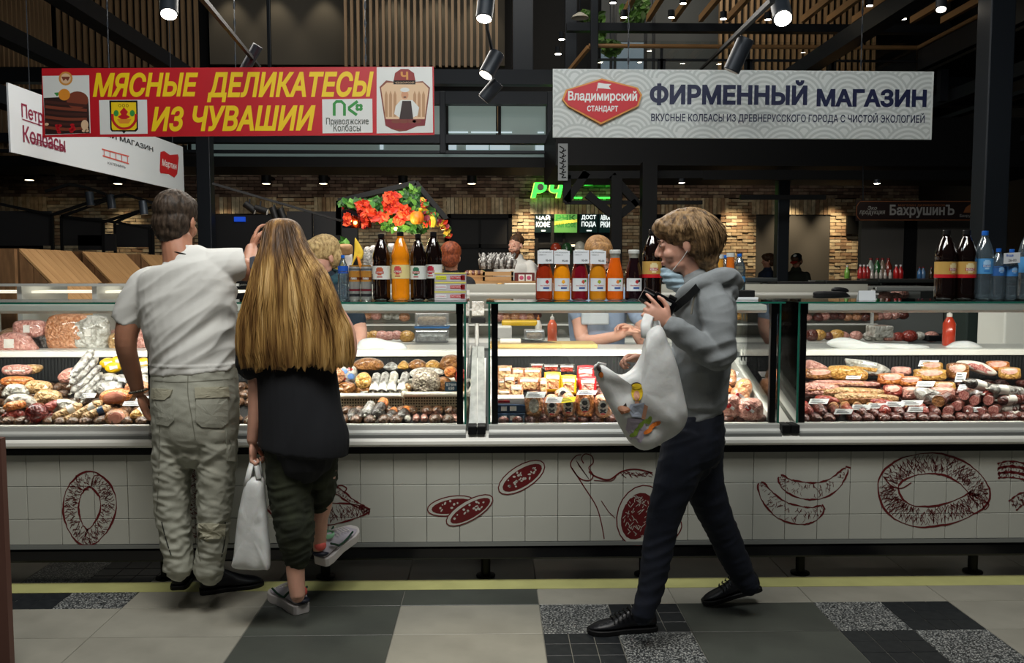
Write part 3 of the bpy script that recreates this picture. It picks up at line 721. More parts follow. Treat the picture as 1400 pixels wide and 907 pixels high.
k.text('ИЗ', 207, 145.5, 251, 180, M_YEL, .035, .25); k.text('ЧУВАШИИ', 264, 144, 431.5, 179.5, M_YEL, .035, .25)
# product picture
k.poly([(58, 104), (122, 103), (124, 182), (62, 185)], M_WHT)
k.poly([(60, 134), (80, 133), (121, 136), (123, 182), (62, 184)], M_BRN, n=.0002)
k.ell(106, 137, 15, 12, M_BRN2, n=.0003); k.ell(88, 129.5, 8, 8, M_ORG, n=.0004); k.poly([(78, 132), (74, 127), (84, 126)], M_GRN, n=.0003)
for i in range(6): k.line([(62, 139 + i * 7), (90, 142 + i * 7), (119, 145 + i * 6)], 4, M_BRN2 if i % 2 else mat('print_brown3', '45221a', .5), n=.0004, sm=3)
for i in range(16): k.ell(64 + (i * 37) % 56, 170 + (i * 7) % 12, 3, 2, M_RED if i % 3 else M_CREAM, n=.0005, k=8)
k.ell(116, 171, 5, 7, M_CREAM, n=.0006); k.ell(90, 107.5, 9.5, 9.5, M_GOLD, n=.0007); k.ell(90, 107.5, 7, 7, M_CREAM, n=.0008); k.poly([(84, 105), (96, 105), (93, 111), (90, 108), (87, 111)], M_BRN2, n=.0009)
# coat of arms panel
k.poly([(135.5, 137), (201, 136.5), (202, 183), (137, 184)], M_WHT)
sh = [(149.5, 137.5), (188, 137.5), (189, 177), (186, 180), (172, 180), (169.5, 183), (167, 180), (153, 180), (151, 177)]
k.poly(sh, M_BLACK, n=.0002); k.poly([(152, 140), (186, 140), (187, 175), (184, 178), (154, 178), (153, 175)], M_YEL, n=.0003)
for x in (164, 169, 174): k.line([(x + 1.6 * math.cos(t), 144.5 + 2 * math.sin(t)) for t in [i * .7 for i in range(9)]], .6, M_BLACK, n=.0005, closed=True)
k.line([(154, 156), (155, 166), (162, 174), (170, 176), (178, 174), (185, 166), (186, 156)], 3.4, M_RED, n=.0005, sm=4)
k.poly([(169.5, 147), (175, 153), (173, 157), (178, 160), (173, 163), (166, 163), (161, 160), (166, 157), (164, 153)], M_RED, n=.0006); k.poly([(160, 163), (180, 163), (176, 169), (164, 169)], M_ORG, n=.0006)
for x in (159, 181): k.ell(x, 155, 3.5, 4.5, M_GRN, n=.0006, k=8)
# green logo panel
k.poly([(440.5, 136), (509, 135), (509.5, 181.5), (441, 182.5)], M_WHT)
k.line([(457, 158.5), (457, 142), (460, 139), (467, 139), (471, 143), (471, 158.5)], 4, M_GRN, n=.0002)
k.line([(489, 138.5), (477, 147.5), (477, 149.5), (488, 157.5)], 4, M_GRN, n=.0002)
for a in (45, 135, 225, 315): k.ell(491 + 3.3 * math.cos(R(a)), 147 + 3.3 * math.sin(R(a)), 3, 2.4, M_GRN, a, n=.0002, k=9)
k.text('Приволжские', 446, 161, 504, 173, mat('logo_green_dark', '235f33', .5), .01); k.text('Колбасы', 456, 170, 493, 180, MATS['logo_green_dark'], .01)
# cook badge
k.poly([(515, 92), (591, 91.5), (592, 181.5), (515, 182.5)], M_WHT)
badge = [(519, 119), (528, 110), (540, 112), (547, 112), (558, 112), (566, 112), (578, 111), (588, 120), (581, 172), (570, 173), (556, 179), (546, 180), (536, 177), (527, 172)]
k.poly(badge, M_BRN2, n=.0002); k.poly([(521, 120), (529, 113), (578, 113), (586, 121), (580, 167), (568, 167), (550, 173), (536, 168), (528, 167)], M_CREAM, n=.0003)
k.poly([(527, 163), (582, 163), (581, 171), (570, 172), (556, 178), (536, 176), (527, 171)], mat('badge_maroon', '7d1f28', .5), n=.0004)
for x in (528, 534, 540, 567, 573, 579): k.poly([(x - 2, 160), (x - 2, 130), (x, 124), (x + 2, 130), (x + 2, 160)], mat('badge_tan', 'b28862', .5), n=.0004)
k.poly([(541, 145), (548, 137), (564, 137), (573, 147), (571, 158), (562, 162), (548, 162), (539, 156)], M_WHT, n=.0005)
k.poly([(550, 138), (562, 138), (565, 163), (546, 163)], M_BRN, n=.0006); k.ell(553.5, 130, 5, 6, mat('badge_skin', 'c9926e', .5), n=.0006); k.ell(553.5, 123, 6.2, 3.2, M_WHT, n=.0007); k.ell(553.5, 133, 2.2, .8, M_BRN, n=.0008)
for x in (541, 552, 563, 570): k.ell(x, 166, 6, 2.6, M_BRN2, n=.0007)
k.poly([(538, 111), (540, 100), (548, 94.5), (558, 94.5), (566, 100), (568, 111)], mat('badge_red', '8a2018', .5), n=.0005); k.text('Ч', 548, 98, 558, 109, M_GOLD, .04, n=.0008)
k.poly([(538, 110), (568, 110), (568, 115.5), (538, 115.5)], M_BLACK, n=.0007); k.text('ЧЕБОКСАРСКИЙ', 540, 111.2, 566, 114.5, M_CREAM, n=.0009)
k.done()
def chain(px, y, Y, label):
    p = P(px, y, Y); b = mb()
    for i in range(24):
        z = p.z + i * .055; b.add([(p.x + .008 * math.cos(t) * (i % 2) , p.y + .008 * math.cos(t) * (1 - i % 2), z + .03 * math.sin(t)) for t in [j * 1.047 for j in range(6)]], [(0, 1, 2, 3, 4, 5)])
    b.tube([(p.x, p.y, p.z - .01), (p.x, p.y, p.z + 3.2)], .003, 5)
    tag(b.build('chain', M_STEEL), label, 'chain')
chain(149, 92, 5.71, 'thin chain holding the left end of the red banner'); chain(322, 91, 5.71, 'thin chain holding the middle of the red banner'); chain(500, 91, 5.71, 'thin chain holding the right end of the red banner')

wb, pl, uv = board('white_banner', 'pale grey hanging sign with navy lettering ФИРМЕННЫЙ МАГАЗИН and a red shield logo', (756, 94), (1277, 98), (1273.5, 191), (756, 188), 5.7, 5.7, M_SILV)
def clip(ps, U, V):
    for ax, lim, sg in ((0, .002, 1), (0, U, -1), (1, .002, 1), (1, V, -1)):
        out = []
        for i, b_ in enumerate(ps):
            a = ps[i - 1]; da, db = (a[ax] - lim) * sg, (b_[ax] - lim) * sg
            if (da >= 0) != (db >= 0): t = da / (da - db); out.append((a[0] + (b_[0] - a[0]) * t, a[1] + (b_[1] - a[1]) * t))
            if db >= 0: out.append(b_)
        ps = out
    return ps
umax, vmax = max(a[0] for a in uv), max(a[1] for a in uv)
for row in range(6):
    gl, gd = MB(), MB(); r0 = .30; n_ = .0004 + row * .0004
    for c_ in range(-1, 12):
        cx = (c_ + (row % 2) * .5) * .44 * .62 + rnd.uniform(-.03, .03); cy = .50 - row * .115
        for q, rr in enumerate((.165, .15, .135, .12, .105, .09, .075, .06, .045, .03)):
            g_ = gd if q % 2 == 0 else gl; ps = []
            for i in range(17):
                t = R(180 * i / 16); ps.append((cx + rr * math.cos(t), cy + rr * math.sin(t)))
            ps = clip(ps, umax - .014, vmax - .004)
            if len(ps) > 2: g_.add([pl.p(u, v, n_ + q * .00004 + (c_ % 3) * .000012) for u, v in ps], [tuple(range(len(ps)))])
    gd.build('wave_print', M_SILV2, wb, fix=False, kind='stuff'); gl.build('wave_print', M_SILV, wb, fix=False, kind='stuff')
k = Ink(pl, wb, .004)
k.text('ФИРМЕННЫЙ', 888, 110, 1104, 144, M_NAVY, .045); k.text('МАГАЗИН', 1116, 122.5, 1267, 146, M_NAVY, .045)
k.text('ВКУСНЫЕ КОЛБАСЫ ИЗ ДРЕВНЕРУССКОГО ГОРОДА С ЧИСТОЙ ЭКОЛОГИЕЙ', 890, 155, 1264, 168, M_NAVY, .015)
k.done()
lg = [(768, 137), (773, 124), (822, 108.5), (871, 121), (877, 131), (872, 146), (821, 171), (775, 146)]
uvs = [hit(pl, *p) for p in lg]; poly_plate(pl, uvs, .003, .028).build('logo_shield', M_GOLD, wb)
cx, cy = 822.5, 138; uvs = [hit(pl, cx + (x - cx) * .955, cy + (y - cy) * .92) for x, y in lg]; poly_plate(pl, uvs, .028, .031).build('logo_face', M_RED, wb)
k = Ink(pl, wb, .033); k.text('Владимирский', 776, 126, 870, 142, M_WHT, .03); k.text('СТАНДАРТ', 802, 146, 844, 155, M_WHT, .03)
k.line([(817, 115), (815, 126)], .8, M_WHT); k.poly([(817.5, 114.5), (826, 116), (835, 116.5), (831.5, 119.5), (834, 123.5), (825, 122.5), (816.5, 122)], M_WHT); k.done()
chain(859, 95, 5.71, 'thin wire holding the left end of the white banner'); chain(1177, 97, 5.71, 'thin wire holding the right end of the white banner')

sb, pl, uv = board('angled_sign', 'white hanging sign seen at an angle behind the left end of the red banner', (10.7, 113), (250, 201), (252, 262), (15, 208), 6.1, 9.6, mat('sign_white', 'cfd6da', .4))
k = Ink(pl, sb, .003); M_WINE = mat('wine_ink', '7e1f3c', .5)
k.text2('Петровские', 29, 96, 29, 141, 165, M_WINE, .015); k.text2('Колбасы', 31, 88, 31, 171, 194, M_WINE, .015)
k.line([(30, 163), (60, 173)], .8, M_WINE); k.line([(40, 188), (88, 203)], .8, M_WINE); k.text2('натуральные продукты', 44, 89, 44, 192, 198.5, M_WINE)
k.text2('ФИРМЕННЫЙ МАГАЗИН', 78, 209, 209, 199.5, 208, mat('sign_black', '26282c', .5), .02)
k.line([(139, 204), (176, 214)], .8, mat('sign_red', 'c0524a', .5)); k.line([(140, 213), (176, 224)], .8, MATS['sign_red']); 
for x in (142, 150, 158, 166, 174): k.line([(x, 205 + (x - 140) * .28), (x, 213 + (x - 140) * .28)], .8, MATS['sign_red'])
k.text2('КАТЕНИНЪ', 147, 171, 147, 221, 224.5, MATS['sign_black'])
k.poly([(219, 208), (224, 206.5), (232, 212), (243, 211), (244, 216), (242, 238), (238, 243), (230, 238), (219, 237), (218, 233)], M_RED); k.text2('Мартин', 221, 241, 221, 217, 229, M_WHT, .02, .2, n=.0005)
k.done()
for i, (u, w_) in enumerate(((.3, 0), (3.2, 0))):
    p = pl.p(u, uv[3][1] if u < 1 else uv[2][1] - .005, -.006); tag(mb().tube([p, p + Vector((0, 0, 3))], .004, 5).build('hanging_wire', M_STEEL), 'thin wire holding the %s end of the angled white sign' % ('near' if i == 0 else 'far'), 'wire')
# ---------------------------------------------------------------- people
M_SKIN = mat('skin', 'b07c62', .5, var=.08, vscale=14, sss=.15, bump=.03, bscale=200)
M_SKIN_L = mat('skin_light', 'd3a08a', .5, var=.06, vscale=14, sss=.15)
def limb(b, pts, n=16, steps=5, ends=True):
    "tapered limb; pts = (point, a, b)"
    q = smoothpts([tuple(p) + (a, c) for p, a, c in pts], steps)
    b.tube([v[:3] for v in q], [(max(v[3], .002), max(v[4], .002)) for v in q], n)
    if ends:
        for p, a, c in (pts[0], pts[-1]): b.ell(p, (min(a, c) * .97,) * 3, 10, 6)
def fuse(b, name, m, parent, vox=.005, smooth=2, disp=None, label=None, shade=True, flat_ok=False):
    "one closed skin over overlapping shapes"
    me = bpy.data.meshes.new('t'); me.from_pydata([tuple(v) for v in b.v], [], b.f)
    bm = bmesh.new(); bm.from_mesh(me); bmesh.ops.recalc_face_normals(bm, faces=bm.faces); bm.to_mesh(me); bm.free()
    t = bpy.data.objects.new('t', me); COL.objects.link(t)
    r = t.modifiers.new('r', 'REMESH'); r.mode = 'VOXEL'; r.voxel_size = vox; r.adaptivity = 0
    if smooth: s_ = t.modifiers.new('s', 'SMOOTH'); s_.factor = .5; s_.iterations = smooth
    bpy.context.view_layer.update(); out = bpy.data.meshes.new_from_object(t.evaluated_get(bpy.context.evaluated_depsgraph_get()))
    bpy.data.objects.remove(t); bpy.data.meshes.remove(me)
    k = len(out.vertices); co = np.empty(k * 3); out.vertices.foreach_get('co', co); co = co.reshape(-1, 3)
    if disp:
        no = np.empty(k * 3); out.vertices.foreach_get('normal', no); no = no.reshape(-1, 3)
        d = np.array([disp(Vector(c), Vector(n_)) for c, n_ in zip(co, no)]); co = co + no * d[:, None]
    o_ = org(parent); co = co - np.array(o_[:]); out.vertices.foreach_set('co', co.ravel()); out.update()
    out.materials.clear(); out.materials.append(m); out.polygons.foreach_set('use_smooth', [shade] * len(out.polygons)); out.name = name
    ob = bpy.data.objects.new(name, out); COL.objects.link(ob); ob.parent = parent
    if label: ob['label'] = label
    return ob
def folds(dirn, along, across, amp, seed=0):
    "ridged cloth folds running along dirn"
    d = Vector(dirn).normalized(); s_ = d.cross(Vector((0, 1, 0))); s_ = s_.normalized() if s_.length > .1 else Vector((1, 0, 0)); t_ = d.cross(s_)
    def f(p):
        q = Vector((p.dot(d) * along + seed, p.dot(s_) * across, p.dot(t_) * across * .6)); v = noise.noise(q)
        return amp * ((1 - abs(v) * 2.2) - .4)
    return f
def hand(b, w, d, nrm, thumb, curl=.6, s=1.0, spread=.12, curls=None):
    "w wrist point, d direction of the hand, nrm direction the palm faces, thumb side vector; every finger separate"
    w, d, nrm, th = Vector(w), Vector(d).normalized(), Vector(nrm).normalized(), Vector(thumb).normalized()
    nrm = (nrm - d * nrm.dot(d)).normalized(); th = (th - d * th.dot(d) - nrm * th.dot(nrm)).normalized()
    M = Matrix((th, nrm, d)).transposed()
    b.ell(w + d * .045 * s, (.040 * s, .015 * s, .052 * s), 12, 8, M); b.ell(w + d * .03 * s + th * .022 * s + nrm * .006 * s, (.018 * s, .016 * s, .03 * s), 10, 6, M)
    L = [.070, .078, .073, .057]
    for i in range(4):
        o = (1.5 - i) * .0205 * s; base = w + d * .082 * s + th * o; a = (1.5 - i) * spread; dd = (d + th * a).normalized(); pts = [base - dd * .02 * s, base]
        c_ = curls[i] if curls else curl; ang = c_ * .75; p = base
        for seg, fr in enumerate((.45, .32, .23)):
            dv = dd * math.cos(ang) + nrm * math.sin(ang); p = p + dv * L[i] * fr * s; pts.append(p); ang += c_ * 1.15
        b.tube(pts, [.0095 * s, .0092 * s, .0086 * s, .0078 * s, .0062 * s], 8); b.ell(pts[-1], (.0064 * s,) * 3, 8, 5)
    c_ = curl if not curls else curls[4] if len(curls) > 4 else .4
    p0 = w + d * .022 * s + th * .03 * s + nrm * .006 * s; p1 = p0 + (d * .7 + th * .65 + nrm * .2 * c_).normalized() * .034 * s; p2 = p1 + (d * .85 + th * (.3 - .3 * c_) + nrm * .5 * c_).normalized() * .03 * s; p3 = p2 + (d * .9 - th * .3 * c_ + nrm * .6 * c_).normalized() * .022 * s
    b.tube([p0, p1, p2, p3], [.0125 * s, .011 * s, .010 * s, .0075 * s], 8); b.ell(p3, (.0075 * s,) * 3, 8, 5)
def head(b, c, yaw, pitch=0, roll=0, s=1.0):
    "head centred at eye level c; yaw 0 faces the photographer (-y); returns a map from head space"
    M = Euler((R(pitch), R(roll), R(yaw)), 'XYZ').to_matrix(); c = Vector(c)
    q = lambda x, y, z: c + M @ Vector((x * s, y * s, z * s))
    E = lambda x, y, z, a, d, e: b.ell(q(x, y, z), (a * s, d * s, e * s), 16, 12, M)
    E(0, .018, .035, .074, .094, .084); E(0, -.022, -.02, .061, .067, .088); E(0, -.02, -.075, .053, .06, .038); E(0, -.058, -.098, .027, .026, .019)
    E(0, -.078, .024, .046, .012, .011)
    for sg in (-1, 1):
        E(sg * .036, -.055, -.032, .024, .026, .026); E(sg * .076, .012, -.012, .007, .017, .029); E(sg * .079, .016, -.008, .006, .008, .026)
        E(sg * .0115, -.094, -.031, .008, .009, .007); E(sg * .031, -.077, .006, .016, .013, .011)
    b.tube([q(0, -.082, .02), q(0, -.094, 0), q(0, -.106, -.022), q(0, -.107, -.03)], [.0075 * s, .009 * s, .011 * s, .0095 * s], 10)
    E(0, -.108, -.027, .010, .009, .008); E(0, -.086, -.058, .021, .009, .0055); E(0, -.085, -.068, .018, .009, .006); E(0, -.078, -.048, .02, .012, .012)
    return q, M
M_EYEW = mat('eye_white', 'a8a49c', .3); M_IRIS = mat('iris', '3a2c22', .15); M_LIP = mat('lips', 'a8605a', .45)
def eyes(q, M, s, par, brow=None):
    for sg in (-1, 1):
        o = mb().ell(q(sg * .031, -.0805, .006), (.0115 * s, .0105 * s, .0050 * s), 12, 8, M).build('eye', M_EYEW, par, True)
        mb().ell(q(sg * .031, -.0885, .006), (.0052 * s, .0032 * s, .0048 * s), 10, 6, M).build('iris', M_IRIS, o, True)
        if brow: mb().tube([q(sg * .014, -.091, .023), q(sg * .03, -.0925, .029), q(sg * .048, -.084, .025)], [.003 * s, .0038 * s, .0022 * s], 6).build('eyebrow', brow, par, True)
    mb().ell(q(0, -.0925, -.0595), (.018 * s, .004 * s, .0035 * s), 10, 6, M).ell(q(0, -.0915, -.068), (.016 * s, .0045 * s, .004 * s), 10, 6, M).build('mouth', M_LIP, par, True)
def hair_mat(name, dark, light, scale=(90, 90, 4), rough=.55, dark2=None):
    m = bpy.data.materials.new(name); m.use_nodes = True; nt = m.node_tree; N = nt.nodes; L = nt.links; b = N['Principled BSDF']
    tc = N.new('ShaderNodeTexCoord'); mp = N.new('ShaderNodeMapping'); mp.inputs['Scale'].default_value = scale; L.new(tc.outputs['Object'], mp.inputs[0])
    n = N.new('ShaderNodeTexNoise'); n.inputs['Scale'].default_value = 1; n.inputs['Detail'].default_value = 5; n.inputs['Roughness'].default_value = .65; L.new(mp.outputs[0], n.inputs['Vector'])
    r = N.new('ShaderNodeValToRGB'); e = r.color_ramp.elements; e[0].position = .36; e[0].color = srgb(dark); e[1].position = .62; e[1].color = srgb(light)
    L.new(n.outputs[0], r.inputs[0]); L.new(r.outputs[0], b.inputs['Base Color']); b.inputs['Roughness'].default_value = rough; b.inputs['Specular IOR Level'].default_value = .25
    bp = N.new('ShaderNodeBump'); bp.inputs['Strength'].default_value = .7; bp.inputs['Distance'].default_value = .004; L.new(n.outputs[0], bp.inputs['Height']); L.new(bp.outputs[0], b.inputs['Normal'])
    return m
def shoe(parent, heel, toe_dir, m, msole, L=.29, w=.052, h=.11, up=(0, 0, 1), name='shoe', label=None, open_=True, sole_h=.02):
    "shoe with its sole; heel = point under the heel"
    d = Vector(toe_dir).normalized(); u = Vector(up).normalized(); u = (u - d * u.dot(d)).normalized(); sd = d.cross(u); H = Vector(heel)
    g = lambda t, a, z: H + d * (t * L) + sd * a + u * z
    T = [0, .04, .15, .3, .45, .6, .75, .88, .96, 1.0]; W = [.5, .68, .78, .74, .72, .84, .97, .88, .6, .3]
    rg = []
    for t, q in zip(T, W): rg.append([g(t, w * q * a, z) for a, z in ((-1, 0), (-1.02, sole_h), (1.02, sole_h), (1, 0))])
    so = mb().ring_loft(rg); TT = [.0, .05, .15, .28, .4, .52, .66, .8, .92, .985]; HH = [.55, .88, 1, .97, .82, .66, .5, .42, .34, .2]; WW = [.46, .66, .74, .7, .68, .78, .9, .86, .6, .3]
    up_ = []
    for t, hh, q in zip(TT, HH, WW):
        n = 14; up_.append([g(t, w * q * math.cos(math.pi * j / (n - 1)) * (1 - .35 * math.sin(math.pi * j / (n - 1)) * (hh > .6)), sole_h + (h * hh - sole_h) * max(0, math.sin(math.pi * j / (n - 1))) ** .8) for j in range(n)])
    o = mb().ring_loft(up_, closed=True).build(name, m, parent, 60, label=label, sub=1)
    so.build('sole', msole, o, 30, bevel=.003)
    return o, g

# ---- man pointing over the counter
YM = 3.60
q_ = lambda px, py, dy=0.0: P(px, py, YM + dy)
man = thing('person', 'man in white T-shirt and pale cargo trousers pointing over the counter, seen from behind', 'person', P(262, 812, Z=0))
b = MB()
hq, hM = head(b, q_(242, 303, .02), 180 - 8, 6, 0, .98)
limb(b, [(q_(241, 325, 0), .062, .066), (q_(243, 345, -.02), .060, .064), (q_(248, 362, -.02), .075, .075)])
limb(b, [(q_(250, 365), .12, .07), (q_(255, 420), .16, .10), (q_(262, 500), .14, .095), (q_(266, 560), .14, .1)])
limb(b, [(q_(196, 385), .05, .05), (q_(180, 430), .052, .052), (q_(172, 470), .043, .043), (q_(181, 508, .06), .036, .036), (q_(189, 536, .10), .025, .029)])
hand(b, q_(190, 541, .10), (.28, .25, -1), (1, .2, .2), (.2, 1, -.1), .5, 1.0)
limb(b, [(q_(300, 368), .05, .05), (q_(322, 366, .03), .05, .05), (q_(339, 369, .07), .044, .046), (q_(344, 352, .17), .036, .038), (q_(344, 341, .24), .027, .03)])
hand(b, q_(344, 342, .24), (.0, .45, .55), (.8, .3, -.2), (-.1, -.6, .5), 1.0, .95, curls=[.35, 1.25, 1.3, 1.3, .9])
for x0, x1, x2 in ((240, 238, 243), (290, 292, 287)):
    limb(b, [(q_(x0, 590), .07, .07), (q_(x1, 690), .045, .05), (q_(x2, 780), .035, .04)])
fuse(b, 'body', M_SKIN, man, .0045)
M_TEE = mat('white_cotton', 'cfcfca', .85, bump=.05, bscale=260, var=.02, vscale=3)
t = MB()
limb(t, [(q_(244, 347, -.015), .066, .074), (q_(249, 356, -.01), .12, .085), (q_(252, 372, -.01), .185, .108), (q_(255, 400), .204, .125), (q_(259, 440), .192, .13), (q_(263, 475), .176, .128), (q_(265, 498), .172, .128), (q_(266, 508), .176, .13)], 30)
limb(t, [(q_(232, 388), .066, .08), (q_(203, 392), .066, .075), (q_(184, 416), .060, .066), (q_(174, 440, .01), .060, .064)], 20, ends=False)
limb(t, [(q_(288, 368), .075, .085), (q_(308, 364, .02), .072, .074), (q_(333, 362, .05), .064, .068)], 20, ends=False)
f1 = folds((1, 0, .75), 2.4, 20, .0085, 3); f2 = folds((1, 0, .3), 3, 13, .005, 8)
def dsh(p, n):
    z = (p.z - .95) / .55; k = max(.1, min(1, 1.4 - z)); return f1(p) * k + f2(p) * .7 + (.0035 if abs(p.z - Z_(497, YM, 265)) < .004 else 0)
fuse(t, 't_shirt', M_TEE, man, .006, 2, dsh)
M_CARGO = mat('pale_cargo', 'a3a497', .9, var=.07, vscale=5, bump=.12, bscale=300)
t = MB()
limb(t, [(q_(266, 497), .17, .125), (q_(266, 520), .176, .132), (q_(267, 555), .180, .142), (q_(267, 590), .176, .13), (q_(267, 605), .165, .115)], 30)
limb(t, [(q_(240, 585), .086, .115), (q_(237, 625), .080, .10), (q_(235, 665), .070, .09), (q_(236, 700), .067, .085), (q_(241, 740), .060, .078), (q_(244, 765), .055, .07), (q_(244, 778), .058, .072)], 24)
limb(t, [(q_(295, 585), .086, .115), (q_(296, 625), .080, .10), (q_(295, 665), .072, .09), (q_(293, 700), .067, .085), (q_(291, 740), .058, .078), (q_(286, 768), .058, .07), (q_(286, 782), .06, .072)], 24)
g1 = folds((1, 0, -.3), 9, 34, .0046, 1); g2 = folds((1, 0, .6), 6, 22, .0042, 5)
def dtr(p, n):
    z = p.z; k = 1.15 if z < .75 else .45; return g1(p) * k + g2(p) * k
tr_ = fuse(t, 'trousers', M_CARGO, man, .006, 2, dtr)
def patch(px, Y, m, par, name, thick=.008, puff=.004):
    pts = [P(x, y, Y) for x, y in px]; k = len(pts); b_ = MB(); b_.add([p for p in pts] + [p + Vector((0, thick + .02, 0)) for p in pts], [tuple(range(k))[::-1], tuple(range(k, 2 * k))] + [(i, (i + 1) % k, (i + 1) % k + k, i + k) for i in range(k)])
    return b_.build(name, m, par, bevel=.003)
M_CARGO2 = mat('pale_cargo_flap', 'aaa792', .9, var=.06, vscale=8, bump=.12, bscale=300)
def seam(pts, r=.0018, m=None, par=None, name='seam'): return mb().tube(smoothpts(pts, 4), r, 6).build(name, m or M_CARGO2, par, True)
M_ZIP = mat('zip_dark', '2a2c2b', .5)
#PATCH
# man's hair: cap of hair over the skull, tapering to the nape
M_HMAN = hair_mat('brown_grey_hair', '1f1812', '4a3d32', (60, 60, 25))
t = MB(); t.ell(hq(0, .02, .045), (.083, .102, .085), 24, 16, hM); t.ell(hq(0, .05, -.01), (.078, .066, .078), 20, 12, hM); t.ell(hq(0, .06, -.055), (.058, .045, .045), 20, 12, hM)
t.ell(hq(0, -.03, .075), (.068, .06, .045), 16, 10, hM)
hs = folds((.1, 0, 1), 8, 70, .003, 2)
fuse(t, 'hair', M_HMAN, man, .004, 5, lambda p, n: hs(p) + .0018 * noise.noise(p * 40))
M_INKB = mat('tattoo', '4b4f58', .6)
seam([q_(231, 350, -.078), q_(238, 345, -.082), q_(246, 346, -.083), q_(254, 348, -.079), q_(262, 352, -.065)], .0022, M_BLACK, man, 'neck_cord')
patch([(341, 352), (347, 350), (350, 360), (345, 370), (341, 366)], YM + .015, M_INKB, man, 'tattoo', .001)
bl = MB()
for i in range(24):
    t_ = i / 24 * 6.283; c_ = q_(189, 535, .098); bl.ell(c_ + Vector((.034 * math.cos(t_), .036 * math.sin(t_), .006 * math.cos(t_))), (.006, .006, .006), 6, 4)
bl.build('bracelet', mat('bracelet_metal', '6d675c', .3, .8), man, True)
M_SHB = mat('black_leather', '17181c', .38, bump=.1, bscale=120); M_SOLB = mat('black_sole', '0d0d0f', .6)
shoe(man, P(243, 808, Z=0) + Vector((0, 0, 0)), (-.1, 1, 0), M_SHB, M_SOLB, .28, .052, .12)
shoe(man, P(279, 812, Z=0) + Vector((-.02, 0, 0)), (1, .42, 0), M_SHB, M_SOLB, .28, .052, .12)

# ---- girl with long hair
YG_ = 3.42
g_ = lambda px, py, dy=0.0: P(px, py, YG_ + dy)
girl = thing('person', 'girl with very long blond hair in black T-shirt and cropped trousers, seen from behind', 'person', P(405, 838, Z=0))
b = MB(); gq, gM = head(b, g_(389, 340, .05), 180 - 12, 0, 0, .93)
limb(b, [(g_(386, 355, .05), .05, .055), (g_(388, 385, .03), .06, .06)])
limb(b, [(g_(390, 400, .02), .12, .065), (g_(398, 480, .02), .12, .08), (g_(405, 600, .03), .12, .09)])
limb(b, [(g_(352, 405, .02), .04, .04), (g_(346, 460), .04, .042), (g_(351, 515), .036, .038), (g_(350, 565, 0), .031, .034), (g_(345, 603, .01), .022, .026)])
hand(b, g_(345, 605, .01), (.02, .0, -1), (1, .0, 0), (.1, 1, 0), 1.0, .86, curls=[1.1, 1.15, 1.2, 1.2, 1.0])
limb(b, [(g_(440, 405, .03), .04, .04), (g_(470, 450, .05), .041, .042), (g_(475, 484, .05), .037, .037), (g_(468, 470, .18), .03, .03), (g_(462, 462, .27), .024, .026)])
hand(b, g_(462, 462, .27), (-.3, 1, .1), (0, 0, -1), (-1, 0, 0), .4, .86)
limb(b, [(g_(398, 640), .06, .06), (g_(402, 715), .045, .05), (g_(405, 755), .040, .045), (g_(404, 780, -.0), .037, .042), (g_(407, 815, .0), .030, .036)])
limb(b, [(g_(440, 640, .06), .06, .06), (g_(440, 690, .12), .042, .045), (g_(437, 708, .14), .036, .042), (g_(437, 735, .18), .030, .034), (g_(438, 752, .20), .03, .034)])
fuse(b, 'body', M_SKIN_L, girl, .0045)
M_BTEE = mat('black_cotton', '14161b', .9, bump=.05, bscale=260)
t = MB()
limb(t, [(g_(389, 388, .02), .09, .07), (g_(390, 402, .02), .155, .09), (g_(396, 440, .02), .158, .10), (g_(404, 500, .02), .158, .115), (g_(410, 560, .02), .165, .13), (g_(415, 600, .02), .18, .14), (g_(414, 616, .02), .178, .14)], 30)
limb(t, [(g_(362, 405), .06, .07), (g_(345, 445), .058, .065), (g_(345, 480), .062, .068), (g_(345, 500), .064, .07)], 20)
limb(t, [(g_(430, 408, .02), .06, .07), (g_(452, 440, .04), .054, .062), (g_(462, 464, .05), .052, .058)], 20)
h1 = folds((.15, 0, 1), 2, 14, .005, 4)
fuse(t, 't_shirt', M_BTEE, girl, .006, 2, lambda p, n: h1(p))
M_CAMO = mat('camo_cloth', '1c2016', .92, col2='2e3323', vscale=14, bump=.1, bscale=300)
t = MB()
limb(t, [(g_(408, 595, .03), .135, .11), (g_(408, 625, .03), .132, .11)], 24)
limb(t, [(g_(395, 610, .02), .095, .11), (g_(396, 650, .02), .092, .1), (g_(399, 690, .01), .082, .09), (g_(403, 720, 0), .078, .085), (g_(405, 745, 0), .066, .07), (g_(406, 757, 0), .058, .06), (g_(406, 764, 0), .054, .056)], 24)
limb(t, [(g_(438, 610, .05), .075, .10), (g_(441, 645, .08), .060, .09), (g_(441, 668, .10), .056, .08), (g_(438, 684, .12), .048, .058), (g_(438, 692, .13), .046, .054)], 24)
c1 = folds((1, 0, .2), 4, 34, .006, 1)
fuse(t, 'trousers', M_CAMO, girl, .006, 1, lambda p, n: c1(p) * (1.1 if .28 < p.z < .62 else .4))
